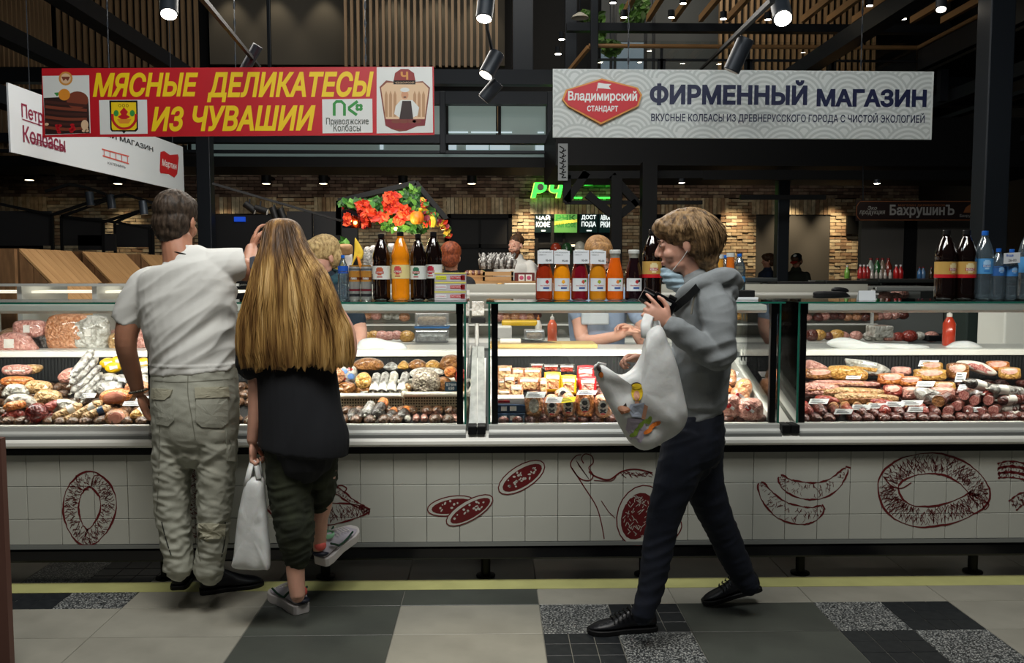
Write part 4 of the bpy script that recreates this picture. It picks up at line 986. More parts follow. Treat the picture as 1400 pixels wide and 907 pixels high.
# curtain of hair
M_HG = bpy.data.materials.new('long_hair'); M_HG.use_nodes = True
def _hg():
    nt = M_HG.node_tree; N = nt.nodes; L = nt.links; b = N['Principled BSDF']; tc = N.new('ShaderNodeTexCoord')
    def nz(sc, det=5):
        mp = N.new('ShaderNodeMapping'); mp.inputs['Scale'].default_value = sc; L.new(tc.outputs['Object'], mp.inputs[0]); n = N.new('ShaderNodeTexNoise'); n.inputs['Scale'].default_value = 1; n.inputs['Detail'].default_value = det
        L.new(mp.outputs[0], n.inputs['Vector']); return n
    n1, n2, n3 = nz((130, 60, 5)), nz((28, 14, 2.6), 3), nz((9, 5, 4), 2)
    sx = N.new('ShaderNodeSeparateXYZ'); L.new(tc.outputs['Object'], sx.inputs[0])
    root = N.new('ShaderNodeMapRange'); root.inputs[1].default_value = 1.46; root.inputs[2].default_value = 1.7; root.inputs[3].default_value = 0; root.inputs[4].default_value = .34; L.new(sx.outputs['Z'], root.inputs[0])
    def mth(op, a, c): m = N.new('ShaderNodeMath'); m.operation = op; (L.new(a, m.inputs[0]) if hasattr(a, 'links') else None); (L.new(c, m.inputs[1]) if hasattr(c, 'links') else setattr(m.inputs[1], 'default_value', c)); return m.outputs[0]
    s1 = mth('MULTIPLY', n1.outputs[0], .45); s2 = mth('MULTIPLY', n2.outputs[0], .9); s3 = mth('MULTIPLY', n3.outputs[0], .35)
    v = mth('ADD', mth('ADD', s1, s2), s3); v = mth('SUBTRACT', v, .33); v = mth('SUBTRACT', v, root.outputs[0])
    r = N.new('ShaderNodeValToRGB'); e = r.color_ramp.elements; e[0].position = .2; e[0].color = srgb('3d2a18'); e[1].position = .8; e[1].color = srgb('e0be84')
    k = e.new(.42); k.color = srgb('6e4e2a'); k = e.new(.6); k.color = srgb('b08a50')
    L.new(v, r.inputs[0]); L.new(r.outputs[0], b.inputs['Base Color']); b.inputs['Roughness'].default_value = .48; b.inputs['Specular IOR Level'].default_value = .28
    bp = N.new('ShaderNodeBump'); bp.inputs['Strength'].default_value = .5; bp.inputs['Distance'].default_value = .003; L.new(n1.outputs[0], bp.inputs['Height']); L.new(bp.outputs[0], b.inputs['Normal'])
_hg()
rows = [(299, 386, 9, .03, .06), (303, 386, 18, .055, .06), (312, 387, 24, .08, .055), (330, 389, 29, .100, .04), (350, 392, 37, .108, .02), (375, 397, 50, .105, 0), (400, 399, 59, .105, -.01), (425, 400, 68, .105, -.01), (450, 403, 76, .105, -.01), (475, 404.5, 78, .105, -.01), (490, 406, 77, .10, -.01), (499, 406, 74, .095, -.01)]
rr = smoothpts([(float(a), float(c), float(w_), d, y) for a, c, w_, d, y in rows], 7)
n = 220; rings = []
for i, v in enumerate(rr):
    py, cx, hw, dep, oy = v[:]; c0 = g_(cx, py, oy - .01); a = (g_(cx + hw, py, oy).x - g_(cx - hw, py, oy).x) / 2; t_ = i / len(rr); rg = []
    for j in range(n):
        th = 2 * math.pi * j / n; x, y = math.cos(th), math.sin(th); e = .8
        X = math.copysign(abs(x) ** e, x) * a; Yv = math.copysign(abs(y) ** e, y) * dep
        nz_ = noise.noise(Vector((x * 9, y * 5, c0.z * 1.6))) * .012 + noise.noise(Vector((x * 26, y * 14, c0.z * 2.2))) * .007 + noise.noise(Vector((x * 70, y * 40, c0.z * 3))) * .0032
        k = min(1, t_ * 2.2) ; s_ = 1 + nz_ * k / max(a, .05)
        z = c0.z
        if i > len(rr) - 9: z += (i - len(rr) + 9) / 9 * (noise.noise(Vector((x * 22, y * 9, 3))) * .045 + noise.noise(Vector((x * 60, y * 30, 9))) * .02 - .004)
        rg.append((c0.x + X * s_, c0.y + Yv * (1 + (s_ - 1) * 1.6), z))
    rings.append(rg)
hr = mb().ring_loft(rings).build('hair', M_HG, girl, 'all')
lk = MB(); rl = random.Random(5)
for i in range(150):
    th = R(rl.uniform(185, 355)); e = .8; x, y = math.cos(th), math.sin(th); pts = []; i0 = rl.randint(8, 40); ph = rl.uniform(0, 6); am = rl.uniform(.001, .006)
    for k2 in range(i0, len(rr), 5):
        py, cx, hw, dep, oy = rr[k2][:]; c0 = g_(cx, py, oy - .01); a = (g_(cx + hw, py, oy).x - g_(cx - hw, py, oy).x) / 2; wv = am * math.sin(ph + k2 * .22)
        pts.append(Vector((c0.x + math.copysign(abs(x) ** e, x) * a * 1.01 + wv, c0.y + math.copysign(abs(y) ** e, y) * (dep + .004), c0.z)))
    pts[-1].z -= rl.uniform(0, .02)
    r0 = rl.uniform(.0012, .003); m_ = len(pts)
    if m_ > 3: lk.tube(smoothpts(pts, 2), [r0 * (1 - .8 * abs(2 * q / (2 * m_ - 2) - 1) ** 3) for q in range(2 * m_ - 1)], 5)
lk.build('hair_strands', M_HG, hr, 'all', kind='stuff', fix=False)
M_SNW = mat('sneaker_white', 'cfc9c6', .6); M_SNL = mat('sneaker_lilac', 'b8b2bc', .65); M_SNG = mat('sneaker_green', '123b2a', .6); M_SNM = mat('sneaker_mint', '8fc9a0', .6); M_COR = mat('sneaker_coral', 'e5655c', .6)
def sneaker(heel, d, up, lab):
    o, g = shoe(girl, heel, d, M_SNL, M_SNW, .27, .054, .125, up, 'sneaker', lab, sole_h=.04)
    dd = Vector(d).normalized()
    def strip(pts, m, nm, side, r=.004):
        mb().tube([g(t, side * a, z) for t, a, z in pts], r, 6).build(nm, m, o, True)
    for s_ in (-1, 1):
        strip([(.3, .043, .060), (.42, .043, .055), (.55, .046, .060), (.68, .050, .072)], M_SNG, 'swoosh_stripe', s_, .0045)
        strip([(.3, .043, .062), (.2, .042, .084), (.12, .038, .10)], M_SNG, 'swoosh_stripe', s_, .005)
    a = mb(); a.ell(g(.035, 0, .095), (.026, .026, .022), 12, 8); a.build('heel_patch', M_COR, o, True)
    mb().ell(g(.03, 0, .058), (.036, .028, .014), 12, 8).build('heel_counter', mat('sneaker_navy', '1d2030', .5), o, True)
    for i in range(4): strip([(.46 + i * .08, -.028, .092 - i * .008), (.46 + i * .08, 0, .106 - i * .010), (.46 + i * .08, .028, .092 - i * .008)], M_SNW, 'lace', 1, .003)
    mb().tube([g(.42, 0, .09), g(.36, .02, .105), g(.40, .03, .09)], .0025, 6).tube([g(.42, 0, .09), g(.37, -.02, .108), g(.42, -.03, .092)], .0025, 6).build('lace', M_SNW, o, True)
    mb().lathe([(.033, 0), (.037, .012), (.034, .02)], tuple(g(.2, 0, .11)), 14, False).build('collar', M_SNM, o, True)
sneaker(P(414, 840, Z=0) + Vector((0, .0, 0)), (-.62, .75, 0), (0, 0, 1), 'white and lilac sneaker with green stripe and coral heel, flat on the floor')
hp = P(438, 770, YG_ + .19); hp.z = P(440, 776, YG_ + .17).z
sneaker(hp, (.45, 1, .28), (.0, -.3, 1), 'white and lilac sneaker with green stripe and coral heel, raised behind')
seam([g_(476, 600, .0), g_(476, 620, .0), g_(474, 622, .0)], .0015, M_BLACK, girl, 'shirt_cord')
# ---- woman walking past with a shopping bag
YW_ = 3.35
w_ = lambda px, py, dy=0.0: P(px, py, YW_ + dy)
wom = thing('person', 'short-haired woman in grey hoodie and dark jeans walking left with camera and carrier bag', 'person', P(930, 845, Z=0))
b = MB(); wq, wM = head(b, w_(933, 334, 0), -100, 10, 0, .97)
limb(b, [(w_(938, 352), .052, .055), (w_(948, 378, .0), .05, .052), (w_(955, 396), .07, .075)])
limb(b, [(w_(958, 400), .09, .14), (w_(958, 470), .09, .13), (w_(950, 560), .085, .13)])
limb(b, [(w_(970, 405, -.15), .04, .04), (w_(984, 450, -.2), .038, .04), (w_(984, 492, -.21), .036, .036), (w_(955, 470, -.22), .034, .034), (w_(912, 441, -.235), .025, .028)])
hand(b, w_(913, 444, -.245), (-.75, .0, .62), (-.1, .9, .1), (.75, -.2, .7), .9, .92, curls=[.35, .75, 1.0, 1.15, .15])
limb(b, [(w_(955, 405, .15), .04, .04), (w_(945, 450, .18), .038, .04), (w_(935, 488, .12), .034, .036), (w_(905, 492, -.0), .03, .032), (w_(882, 491, -.06), .024, .027)])
hand(b, w_(882, 490, -.06), (-1, -.15, .05), (-.1, -.5, -1), (-.2, -1, .3), 1.0, .92, curls=[1.0, 1.0, 1.1, 1.15, .6])
limb(b, [(w_(935, 600, -.08), .07, .07), (w_(905, 700, -.1), .04, .045), (w_(882, 840, -.13), .032, .035)])
limb(b, [(w_(958, 600, .08), .07, .07), (w_(982, 715, .1), .04, .045), (w_(1024, 800, .13), .03, .034)])
fuse(b, 'body', M_SKIN_L, wom, .0045)
eyes(wq, wM, .97, wom, mat('brow_brown', '5a4434', .8))
M_HOOD = mat('grey_jersey', '84898b', .92, var=.05, vscale=20, bump=.08, bscale=250)
t = MB()
limb(t, [(w_(952, 386), .075, .09), (w_(958, 396), .10, .15), (w_(961, 412), .115, .185), (w_(962, 440), .118, .19), (w_(960, 480), .11, .175), (w_(957, 520), .105, .165), (w_(953, 548), .108, .165), (w_(952, 556), .098, .155), (w_(952, 569), .096, .155)], 30)
limb(t, [(w_(968, 408, -.12), .075, .07), (w_(980, 430, -.17), .066, .06), (w_(983, 465, -.20), .058, .056), (w_(984, 487, -.205), .056, .054), (w_(962, 478, -.215), .054, .053), (w_(935, 458, -.23), .044, .045), (w_(918, 446, -.235), .038, .04)], 20)
limb(t, [(w_(958, 410, .12), .07, .07), (w_(948, 450, .17), .055, .055), (w_(938, 485, .13), .05, .05), (w_(910, 492, .01), .042, .042), (w_(893, 492, -.04), .037, .038)], 18)
limb(t, [(w_(925, 424, -.06), .028, .02), (w_(938, 402, -.12), .032, .026), (w_(962, 387, -.14), .032, .034), (w_(990, 380, -.08), .038, .042), (w_(1000, 385, .02), .042, .048), (w_(985, 384, .1), .038, .042), (w_(945, 396, .11), .03, .03), (w_(926, 420, .04), .025, .02)], 16)
t.ell(w_(984, 400, -.01), (.07, .10, .06), 16, 10)
k1 = folds((1, 0, .35), 3, 20, .006, 2); k2 = folds((-.3, 0, 1), 3, 18, .004, 7)
fuse(t, 'hoodie', M_HOOD, wom, .0055, 2, lambda p, n: k1(p) + k2(p) * .6)
seam([w_(952, 398, -.155), w_(948, 412, -.20), w_(945, 430, -.215)], .004, mat('cord_grey', '6d6a60', .8), wom, 'hood_cord')
M_JEAN = mat('dark_denim', '0e1524', .85, var=.15, vscale=30, bump=.08, bscale=320)
t = MB()
limb(t, [(w_(952, 562), .098, .155), (w_(952, 590), .108, .165), (w_(948, 615), .105, .16), (w_(945, 630), .09, .14)], 28)
limb(t, [(w_(944, 590, -.07), .10, .09), (w_(930, 640, -.08), .088, .085), (w_(914, 685, -.09), .071, .075), (w_(905, 720, -.10), .062, .066), (w_(898, 760, -.11), .058, .062), (w_(890, 805, -.12), .050, .055), (w_(881, 832, -.13), .045, .05), (w_(879, 840, -.13), .045, .05)], 22)
limb(t, [(w_(956, 590, .07), .10, .09), (w_(960, 650, .08), .084, .085), (w_(972, 690, .09), .073, .075), (w_(986, 722, .10), .064, .066), (w_(1000, 755, .12), .060, .062), (w_(1017, 790, .14), .050, .052), (w_(1023, 800, .14), .047, .05)], 22)
j1 = folds((1, 0, .4), 4, 26, .004, 3)
fuse(t, 'jeans', M_JEAN, wom, .006, 2, lambda p, n: j1(p))
_, gn = shoe(wom, Vector((P(897, 860, Z=0).x, P(870, 868, Z=0).y + .05, 0)), (-1, -.12, 0), M_SHB, M_SOLB, .285, .048, .11)
rf = P(1040, 826, Z=0); rh = Vector((rf.x, rf.y, .065)); _, gr_ = shoe(wom, rh, (-1, -.05, -.235), M_SHB, M_SOLB, .265, .046, .11, (-.25, 0, 1))
for gg in (gn, gr_):
    for t_, z in ((.40, .094), (.46, .086), (.52, .078), (.58, .071), (.64, .063)): mb().tube([gg(t_, -.036, z - .016), gg(t_, -.02, z - .002), gg(t_ + .03, 0, z + .001), gg(t_, .02, z - .002), gg(t_, .036, z - .016)], .003, 6).build('lace', M_BLACK, wom, True)
    mb().tube([gg(.36, 0, .104), gg(.30, -.03, .112), gg(.37, -.045, .088)], .0026, 6).build('lace', M_BLACK, wom, True)
# hair: layered short cut
M_HW = hair_mat('sandy_hair', '43301f', 'a0825c', (45, 45, 22), .45)
t = MB(); t.ell(wq(0, .025, .052), (.092, .108, .088), 24, 16, wM); t.ell(wq(0, .065, -.005), (.088, .075, .08), 20, 12, wM); t.ell(wq(0, .08, -.07), (.068, .05, .055), 18, 12, wM); t.ell(wq(0, .09, -.115), (.05, .035, .04), 14, 10, wM); t.ell(wq(0, -.04, .075), (.075, .065, .05), 18, 12, wM)
cap = fuse(t, 'hair', M_HW, wom, .0045, 1, lambda p, n: .006 * noise.noise(p * 28) + .004 * noise.noise(p * 60))
lk = MB(); rl = random.Random(11)
for i in range(520):
    az = rl.uniform(-180, 180); el = rl.uniform(5, 85); pts = []
    L_ = rl.uniform(50, 95)
    for k2_ in range(6):
        e = el - L_ * k2_ / 5; a = R(az); ee = R(e)
        # flow from the crown back and down, a little outwards at the ends
        x, y, z = math.cos(ee) * math.sin(a), math.cos(ee) * math.cos(a), math.sin(ee)
        face = y < -.25 and z < (.30 if abs(x) < .7 else .1); f = 1.05 + .15 * (k2_ / 5) ** 2 + (rl.random() * .015)
        y2 = y + .1 * k2_ / 5
        if face: break
        if abs(x) > .75 and -.35 < y2 < .12 and z < .05: break
        pts.append(wq(x * .096 * f, .03 + y2 * .112 * f, .035 + z * .098 * f - (.02 * k2_ / 5)))
    if len(pts) >= 3:
        q = smoothpts(pts, 2); m_ = len(q); r0 = rl.uniform(.0025, .0055); lk.tube(q, [r0 * (1 - .85 * (j / (m_ - 1)) ** 2) for j in range(m_)], 5)
lk.build('hair_locks', M_HW, cap, 'all', kind='stuff', fix=False)
# mask under the chin, ear loop, earring, white collar
M_MASK = mat('mask_blue', '9db6c4', .8, bump=.2, bscale=60)
t = MB(); limb(t, [(wq(0, -.085, -.10), .022, .035), (wq(0, -.068, -.122), .036, .042), (wq(0, -.045, -.15), .038, .044), (wq(0, -.02, -.175), .028, .04)], 14)
fuse(t, 'face_mask', M_MASK, wom, .005, 1, lambda p, n: .003 * math.sin(p.z * 260))
mb().tube([wq(-.05, -.06, -.10), wq(-.074, -.01, -.055), wq(-.084, .012, -.03)], .0015, 5).tube([wq(.05, -.06, -.10), wq(.074, -.01, -.055), wq(.084, .012, -.03)], .0015, 5).build('ear_loop', M_WHT, wom, True)
# camera with its strap, held in the raised hand
camo = thing('camera', 'small black camera held up in the woman\'s hand, its strap round her neck', 'camera', w_(905, 415, -.24))
cx = w_(906, 417, -.195); MR = Euler((0, R(28), R(-8))).to_matrix()
mb().obox(cx, (.095, .045, .066), MR).build('camera_body', M_BLACKG, camo, bevel=.01, seg=3)
ax = MR @ Vector((-1, 0, .0)); c0 = cx + ax * .045
mb().tube([c0, c0 + ax * .035], .03, 20).tube([c0 + ax * .035, c0 + ax * .042], .028, 20).build('lens_barrel', M_BLACKG, camo, 40)
mb().obox(cx + MR @ Vector((.02, 0, .04)), (.03, .03, .014), MR).build('viewfinder', M_BLACK, camo, bevel=.003)
mb().obox(cx + MR @ Vector((0, -.0262, .015)), (.05, .002, .01), MR).build('trim_plate', M_ALU, camo)
strap = [w_(919, 424, -.21), w_(930, 415, -.225), w_(945, 402, -.21), w_(958, 388, -.15)]
sb_ = MB(); sp_ = smoothpts(strap, 5)
for i in range(len(sp_) - 1):
    d = (sp_[i + 1] - sp_[i]).normalized(); s_ = d.cross(Vector((0, 1, 0))).normalized() * .014; a0, a1 = sp_[i], sp_[i + 1]; f_ = Vector((0, .003, 0))
    sb_.add([a0 - s_, a0 + s_, a1 + s_, a1 - s_, a0 - s_ + f_, a0 + s_ + f_, a1 + s_ + f_, a1 - s_ + f_], [(0, 1, 2, 3), (7, 6, 5, 4), (0, 4, 5, 1), (2, 6, 7, 3), (1, 5, 6, 2), (3, 7, 4, 0)])
sb_.build('strap', M_BLACK, camo)
# puffed shapes from an outline in photo pixels
from mathutils.bvhtree import BVHTree
def puff(outline, Y, th, name, m, parent=None, back=.6, n=8, noise_amp=.0, nsc=12, seed=0, pw=.5, smooth=True, dup=4, tilt=None, kind=None, label=None):
    "soft body whose front outline is given in photo pixels at depth Y (number or function of px,py)"
    yf = Y if callable(Y) else (lambda x, y: Y)
    o2 = [tuple(v) for v in smoothpts(outline, dup, True)]; cx = sum(p[0] for p in o2) / len(o2); cy = sum(p[1] for p in o2) / len(o2)
    b_ = MB(); rings = []; N_ = 2 * n
    for i in range(N_ + 1):
        t = i / N_; ang = math.pi * t; s_ = max(math.sin(ang), .02) ** pw; dz = -math.cos(ang)
        rg = []
        for x, y in o2:
            X, Y_ = cx + (x - cx) * s_, cy + (y - cy) * s_; p = P(X, Y_, yf(X, Y_)); d = dz * th * (1 if dz < 0 else back)
            if noise_amp: q = noise.noise(p * nsc + Vector((seed, 0, 0))) * noise_amp + noise.noise(p * nsc * 2.3 + Vector((seed, 5, 0))) * noise_amp * .5; d += q
            rg.append((p.x, p.y + d, p.z))
        rings.append(rg)
    b_.ring_loft(rings); return b_.build(name, m, parent, 'all' if smooth else False, kind=kind, label=label)
def drape(ob, target, off=.0025):
    "lay a print on the front of a soft body"
    bpy.context.view_layer.update(); dg = bpy.context.evaluated_depsgraph_get()
    tv = [target.matrix_world @ v.co for v in target.data.vertices]; bv = BVHTree.FromPolygons(tv, [tuple(p.vertices) for p in target.data.polygons]); o0 = Vector((0, 0, CAMZ)); mw = ob.matrix_world; inv = mw.inverted()
    for v in ob.data.vertices:
        d = (mw @ v.co - o0).normalized(); h = bv.ray_cast(o0, d)
        if h[0] is not None: v.co = inv @ (h[0] - d * off)
def flat_shape(pts, Y, m, parent, name='print', target=None, off=.0025, grid=1):
    p = [P(x, y, Y) for x, y in pts]; b_ = MB()
    c = sum(p, Vector()) / len(p); k = len(p)
    if target is not None and grid:
        vs = [c]; fs = []
        for r in (1/3, 2/3, 1): vs += [c + (q - c) * r for q in p]
        for i in range(k):
            j = (i + 1) % k; fs.append((0, 1 + i, 1 + j))
            for r in range(2): fs.append((1 + r * k + i, 1 + (r + 1) * k + i, 1 + (r + 1) * k + j, 1 + r * k + j))
        b_.add(vs, fs)
    else: b_.add(p, [tuple(range(k))])
    o = b_.build(name, m, parent, fix=False)
    if target is not None: drape(o, target, off)
    return o
def ell_pts(cx, cy, rx, ry, rot=0, k=14):
    c, s = math.cos(R(rot)), math.sin(R(rot)); return [(cx + rx * math.cos(t) * c + ry * math.sin(t) * s, cy - rx * math.cos(t) * s + ry * math.sin(t) * c) for t in [6.2832 * i / k for i in range(k)]]
M_POLY = mat('white_polythene', 'd4d6d4', .38, var=.04, vscale=9, sss=.1, bump=.25, bscale=18)
bag = thing('carrier_bag', 'large full white carrier bag with a printed cook figure, hanging from the walking woman\'s hand', 'bag', P(880, 617, 3.08))
yb = lambda x, y: 3.06
body = puff([(884, 455), (880, 475), (868, 500), (850, 512), (832, 506), (822, 497), (812, 499), (812, 508), (817, 522), (826, 543), (836, 562), (848, 585), (862, 606), (880, 616), (903, 607), (928, 592), (938, 578), (939, 560), (930, 515), (914, 468), (902, 445)], 3.06, .055, 'bag_body', M_POLY, bag, .5, 9, .017, 11, 2, .5)
mb().tube([P(884, 462, 3.05), P(883, 445, 3.07), P(887, 432, 3.10), P(893, 437, 3.11), P(899, 455, 3.06)], [(.02, .006)] * 5, 8).build('handle', M_POLY, bag, 'all')
mb().tube([P(820, 508, 3.05), P(813, 503, 3.03), P(818, 497.5, 3.03), P(828, 500, 3.04)], [(.004, .008)] * 4, 8).build('handle', M_POLY, bag, 'all')
MY, MN, MO, MG, MSK = mat('bag_yellow', 'e3c02a', .5), mat('bag_ink', '3a2c28', .5), mat('bag_orange', 'd9772e', .5), mat('bag_green', '8fae45', .5), mat('bag_skin', 'd9a184', .5)
fs = lambda pts, m, off=.0025: flat_shape(pts, 3.06, m, bag, 'bag_print', body, off)
fs(ell_pts(871, 537, 8, 12), MY); fs(ell_pts(870.5, 541, 4.2, 6.5), MSK, .0035); fs(ell_pts(870, 527, 7, 4), MN, .0032); fs(ell_pts(870.5, 528.5, 7, 4), MY, .004)
fs([(868, 548), (874, 548), (874, 553), (868, 553)], MSK, .003); fs([(862, 553), (881, 551), (885, 560), (880, 572), (864, 570), (859, 560)], mat('bag_blue', 'b9c3d6', .5))
fs([(881, 553), (886, 556), (882, 574), (877, 573)], MSK, .0035); fs(ell_pts(853, 560, 9, 5, -12), MSK, .0035)
fs([(852, 555), (856, 551), (857, 556)], MN, .004); fs([(845, 561), (862, 560), (858, 565), (850, 567)], mat('bag_brown', '8a5a3c', .5), .004)
fs([(858, 572), (880, 574), (885, 590), (876, 606), (862, 602), (850, 588)], mat('bag_lilac', 'bdb3c6', .5), .002)
for cx_, cy_, a_ in ((876, 582, 50), (882, 577, 30), (870, 590, 60), (866, 595, 20), (888, 575, 70)): fs(ell_pts(cx_, cy_, 6, 3, a_), MG, .0035)
for cx_, cy_, a_ in ((892, 583, 40), (886, 590, 30), (897, 580, 20)): fs(ell_pts(cx_, cy_, 7, 3, a_), MO, .0038)
for cx_, cy_ in ((819, 504), (821, 512)): fs(ell_pts(cx_, cy_, 3, 4), MN, .003)
fs(ell_pts(822, 513, 3, 4), MO, .0035)
# ---- pockets, flaps and zips sewn on the man's trousers
def sewn(pts, m, name, th=.006, par=tr_, Y=YM):
    q = []
    for i in range(len(pts)): a, b_ = pts[i], pts[(i + 1) % len(pts)]; q += [(a[0] + (b_[0] - a[0]) * t / 4, a[1] + (b_[1] - a[1]) * t / 4) for t in range(4)]
    o = flat_shape(q, Y, m, par, name, par, .004); md = o.modifiers.new('thick', 'SOLIDIFY'); md.thickness = th; md.offset = 0; return o
def seamline(pts, m, name='seam', r=.0016, par=tr_):
    q = smoothpts(pts, 6); o = mb().tube([P(x, y, YM - .3) for x, y in q], r, 6).build(name, m, par, True); drape(o, par, .001); return o
sewn([(268, 545), (311, 545), (312, 578), (303, 585), (276, 584), (268, 577)], M_CARGO, 'back_pocket', .004); sewn([(210, 546), (236, 545), (238, 575), (230, 583), (214, 580)], M_CARGO, 'back_pocket', .004)
sewn([(266, 530), (312, 529), (313, 543), (267, 545)], M_CARGO2, 'pocket_flap', .010); sewn([(208, 531), (236, 533), (233, 541), (226, 547), (208, 546)], M_CARGO2, 'pocket_flap', .010)
sewn([(272, 716), (308, 717), (307, 737), (272, 737)], M_CARGO2, 'shin_flap', .008)
sewn([(309, 586), (321, 588), (322, 632), (310, 630)], M_CARGO, 'leg_pocket', .008)
M_SEAM = mat('seam_dark', '77776a', .9)
seamline([(257, 514), (257, 540), (262, 570), (267, 602)], M_SEAM); seamline([(208, 521), (240, 523), (280, 521), (322, 518)], M_SEAM, 'waistband_seam')
seamline([(221, 714), (226, 735), (234, 760)], M_ZIP, 'zip', .0022); seamline([(308, 714), (308, 735), (303, 762)], M_ZIP, 'zip', .0022); seamline([(318, 590), (320, 612), (319, 630)], M_ZIP, 'zip', .003)
seamline([(272, 717), (270, 745), (274, 768)], M_SEAM); seamline([(218, 583), (217, 650), (214, 700)], M_SEAM)
# ---- small white bag in the girl's hand
gb = thing('carrier_bag', 'small white carrier bag hanging from the girl\'s hand', 'bag', P(345, 778, 3.42))
body2 = puff([(336, 660), (345, 652), (360, 654), (363, 680), (366, 715), (370, 772), (362, 778), (340, 779), (319, 775), (320, 760), (324, 720), (329, 690)], 3.40, .042, 'bag_body', M_POLY, gb, .8, 8, .012, 13, 5, .3)
for dy, sx in ((-.02, 0), (.02, 3)):
    mb().tube([P(336 + sx, 665, 3.39 + dy), P(341 + sx, 645, 3.40 + dy), P(345 + sx, 630, 3.41), P(350 + sx, 632, 3.41), P(354 + sx, 655, 3.39 + dy)], [(.011, .0025)] * 5, 8).build('handle', M_POLY, gb, 'all')

# ---------------------------------------------------------------- stall keepers
def keeper(label, px, py, Y, yaw, pitch, skin, shirt, hair, arms=None, s=.97, legs=True, trousers=None, lean=0, hairf=None, sw=.19, apron=None, facefeat=True):
    c = P(px, py, Y); root = thing('person', label, 'person', Vector((c.x, Y, 0)))
    b = MB(); q, M = head(b, c, yaw, pitch, 0, s); V = Vector
    limb(b, [(c + V((0, .01, -.06)), .05, .055), (c + V((0, .02, -.15)), .052, .056)]); sx, sy = math.cos(R(yaw)), math.sin(R(yaw))
    sh = lambda k, f, z: c + V((sx * k - sy * -f * -1 * 0 + sy * f, sy * k - sx * f, z))
    for a in arms or []: limb(b, a[:3] if False else [(p, r, r) for p, r in a[0]]); hand(b, *a[1])
    limb(b, [(c + V((0, .02, -.2)), .08, .07), (c + V((0, .02, -.5)), .1, .08)])
    fuse(b, 'body', skin, root, .006)
    if facefeat: eyes(q, M, s, root)
    t = MB(); W = lambda a, d: (abs(a * sx) + abs(d * sy), abs(d * sx) + abs(a * sy))
    limb(t, [(c + V((0, .02, -.155)), *W(.07, .07)), (c + V((0, .02, -.185)), *W(.15, .09)), (c + V((0, .02, -.22)), *W(sw, .11)), (c + V((0, .02, -.36)), *W(sw - .01, .125)), (c + V((0, .02, -.6)), *W(sw - .03, .125)), (c + V((0, .02, -.78)), *W(sw - .02, .13))], 22)
    for a in arms or []:
        u = a[0][:2]; p0, p1 = Vector(u[0][0]), Vector(u[1][0]); limb(t, [(p0, .068, .068), (p0.lerp(p1, .4), .06, .06), (p0.lerp(p1, .75), .056, .056)], 16)
    if not arms:
        for k_ in (-1, 1): limb(t, [(sh(k_ * (sw - .03), 0, -.22), .065, .065), (sh(k_ * (sw + .02), .02, -.36), .055, .055), (sh(k_ * (sw + .02), .06, -.5), .048, .048)], 14)
    fuse(t, 'shirt', shirt, root, .008, 2, lambda p, n: .004 * noise.noise(p * 9))
    t = MB(); zb = c.z - .78
    for k_ in (-1, 1): limb(t, [(sh(k_ * .09, 0, -.74), .1, .1), (V((sh(k_ * .09, 0, 0).x, sh(k_ * .09, 0, 0).y, .5)), .07, .07), (V((sh(k_ * .09, 0, 0).x, sh(k_ * .09, 0, 0).y, .04)), .055, .055)], 14)
    fuse(t, 'trousers', trousers or M_JEAN, root, .012)
    for k_ in (-1, 1):
        h0 = V((sh(k_ * .09, -.08, 0).x, sh(k_ * .09, -.08, 0).y, 0)); shoe(root, h0, (sy, -sx, 0), M_SHB, M_SOLB, .27, .046, .1)
    t = MB(); hairf(t, q, M); ho = fuse(t, 'hair', hair, root, .005, 4, lambda p, n: .002 * noise.noise(p * 50))
    return root, q, M
def short_hair(t, q, M, v=1.0, low=-.02):
    t.ell(q(0, .02, .05), (.084 * v, .103 * v, .083 * v), 20, 14, M); t.ell(q(0, .06, low), (.08 * v, .062 * v, .075 * v), 16, 10, M); t.ell(q(0, -.045, .078), (.07 * v, .055 * v, .045 * v), 16, 10, M)
M_HBL = hair_mat('blond_hair', '8d6f45', 'd9bd86', (60, 60, 30)); M_HRD = hair_mat('auburn_hair', '4a2012', '8a4526', (60, 60, 30)); M_HBR = hair_mat('brown_hair', '2b1c12', '5c412a', (60, 60, 30)); M_HLB = hair_mat('light_brown_hair', '7d5a38', 'b98c58', (60, 60, 30))
v1 = P(455, 352, 5.25)
k1_, q1, m1 = keeper('blond stall keeper behind the counter beside the long-haired girl, green scarf at her neck', 441, 352, 5.25, -48, 16, M_SKIN_L, mat('dark_blue_top', '1d2a36', .9), M_HBL,
    arms=[([(P(480, 415, 5.2), .05), (P(491, 450, 5.12), .046), (P(488, 480, 4.95), .04), (P(470, 474, 4.85), .03)], (P(468, 474, 4.85), (-1, -.3, 0), (0, 0, -1), (0, -1, 0), .5, .9))], hairf=lambda t, q, M: short_hair(t, q, M, 1.06, -.01), sw=.17)
t = MB(); c_ = q1(0, .0, -.135); limb(t, [(c_ + Vector((-.07, -.04, .01)), .03, .03), (c_ + Vector((0, -.075, -.03)), .04, .035), (c_ + Vector((.075, -.03, .0)), .035, .035), (c_ + Vector((.05, .06, .02)), .035, .035), (c_ + Vector((-.06, .05, .02)), .03, .03), (c_ + Vector((-.07, -.04, .0)), .03, .03)], 12)
fuse(t, 'scarf', mat('teal_scarf', '2e5a5c', .85, col2='1c3346', vscale=25), k1_, .006, 1, lambda p, n: .005 * noise.noise(p * 30))
M_APR = mat('blue_apron', '27406e', .8, var=.15, vscale=12)
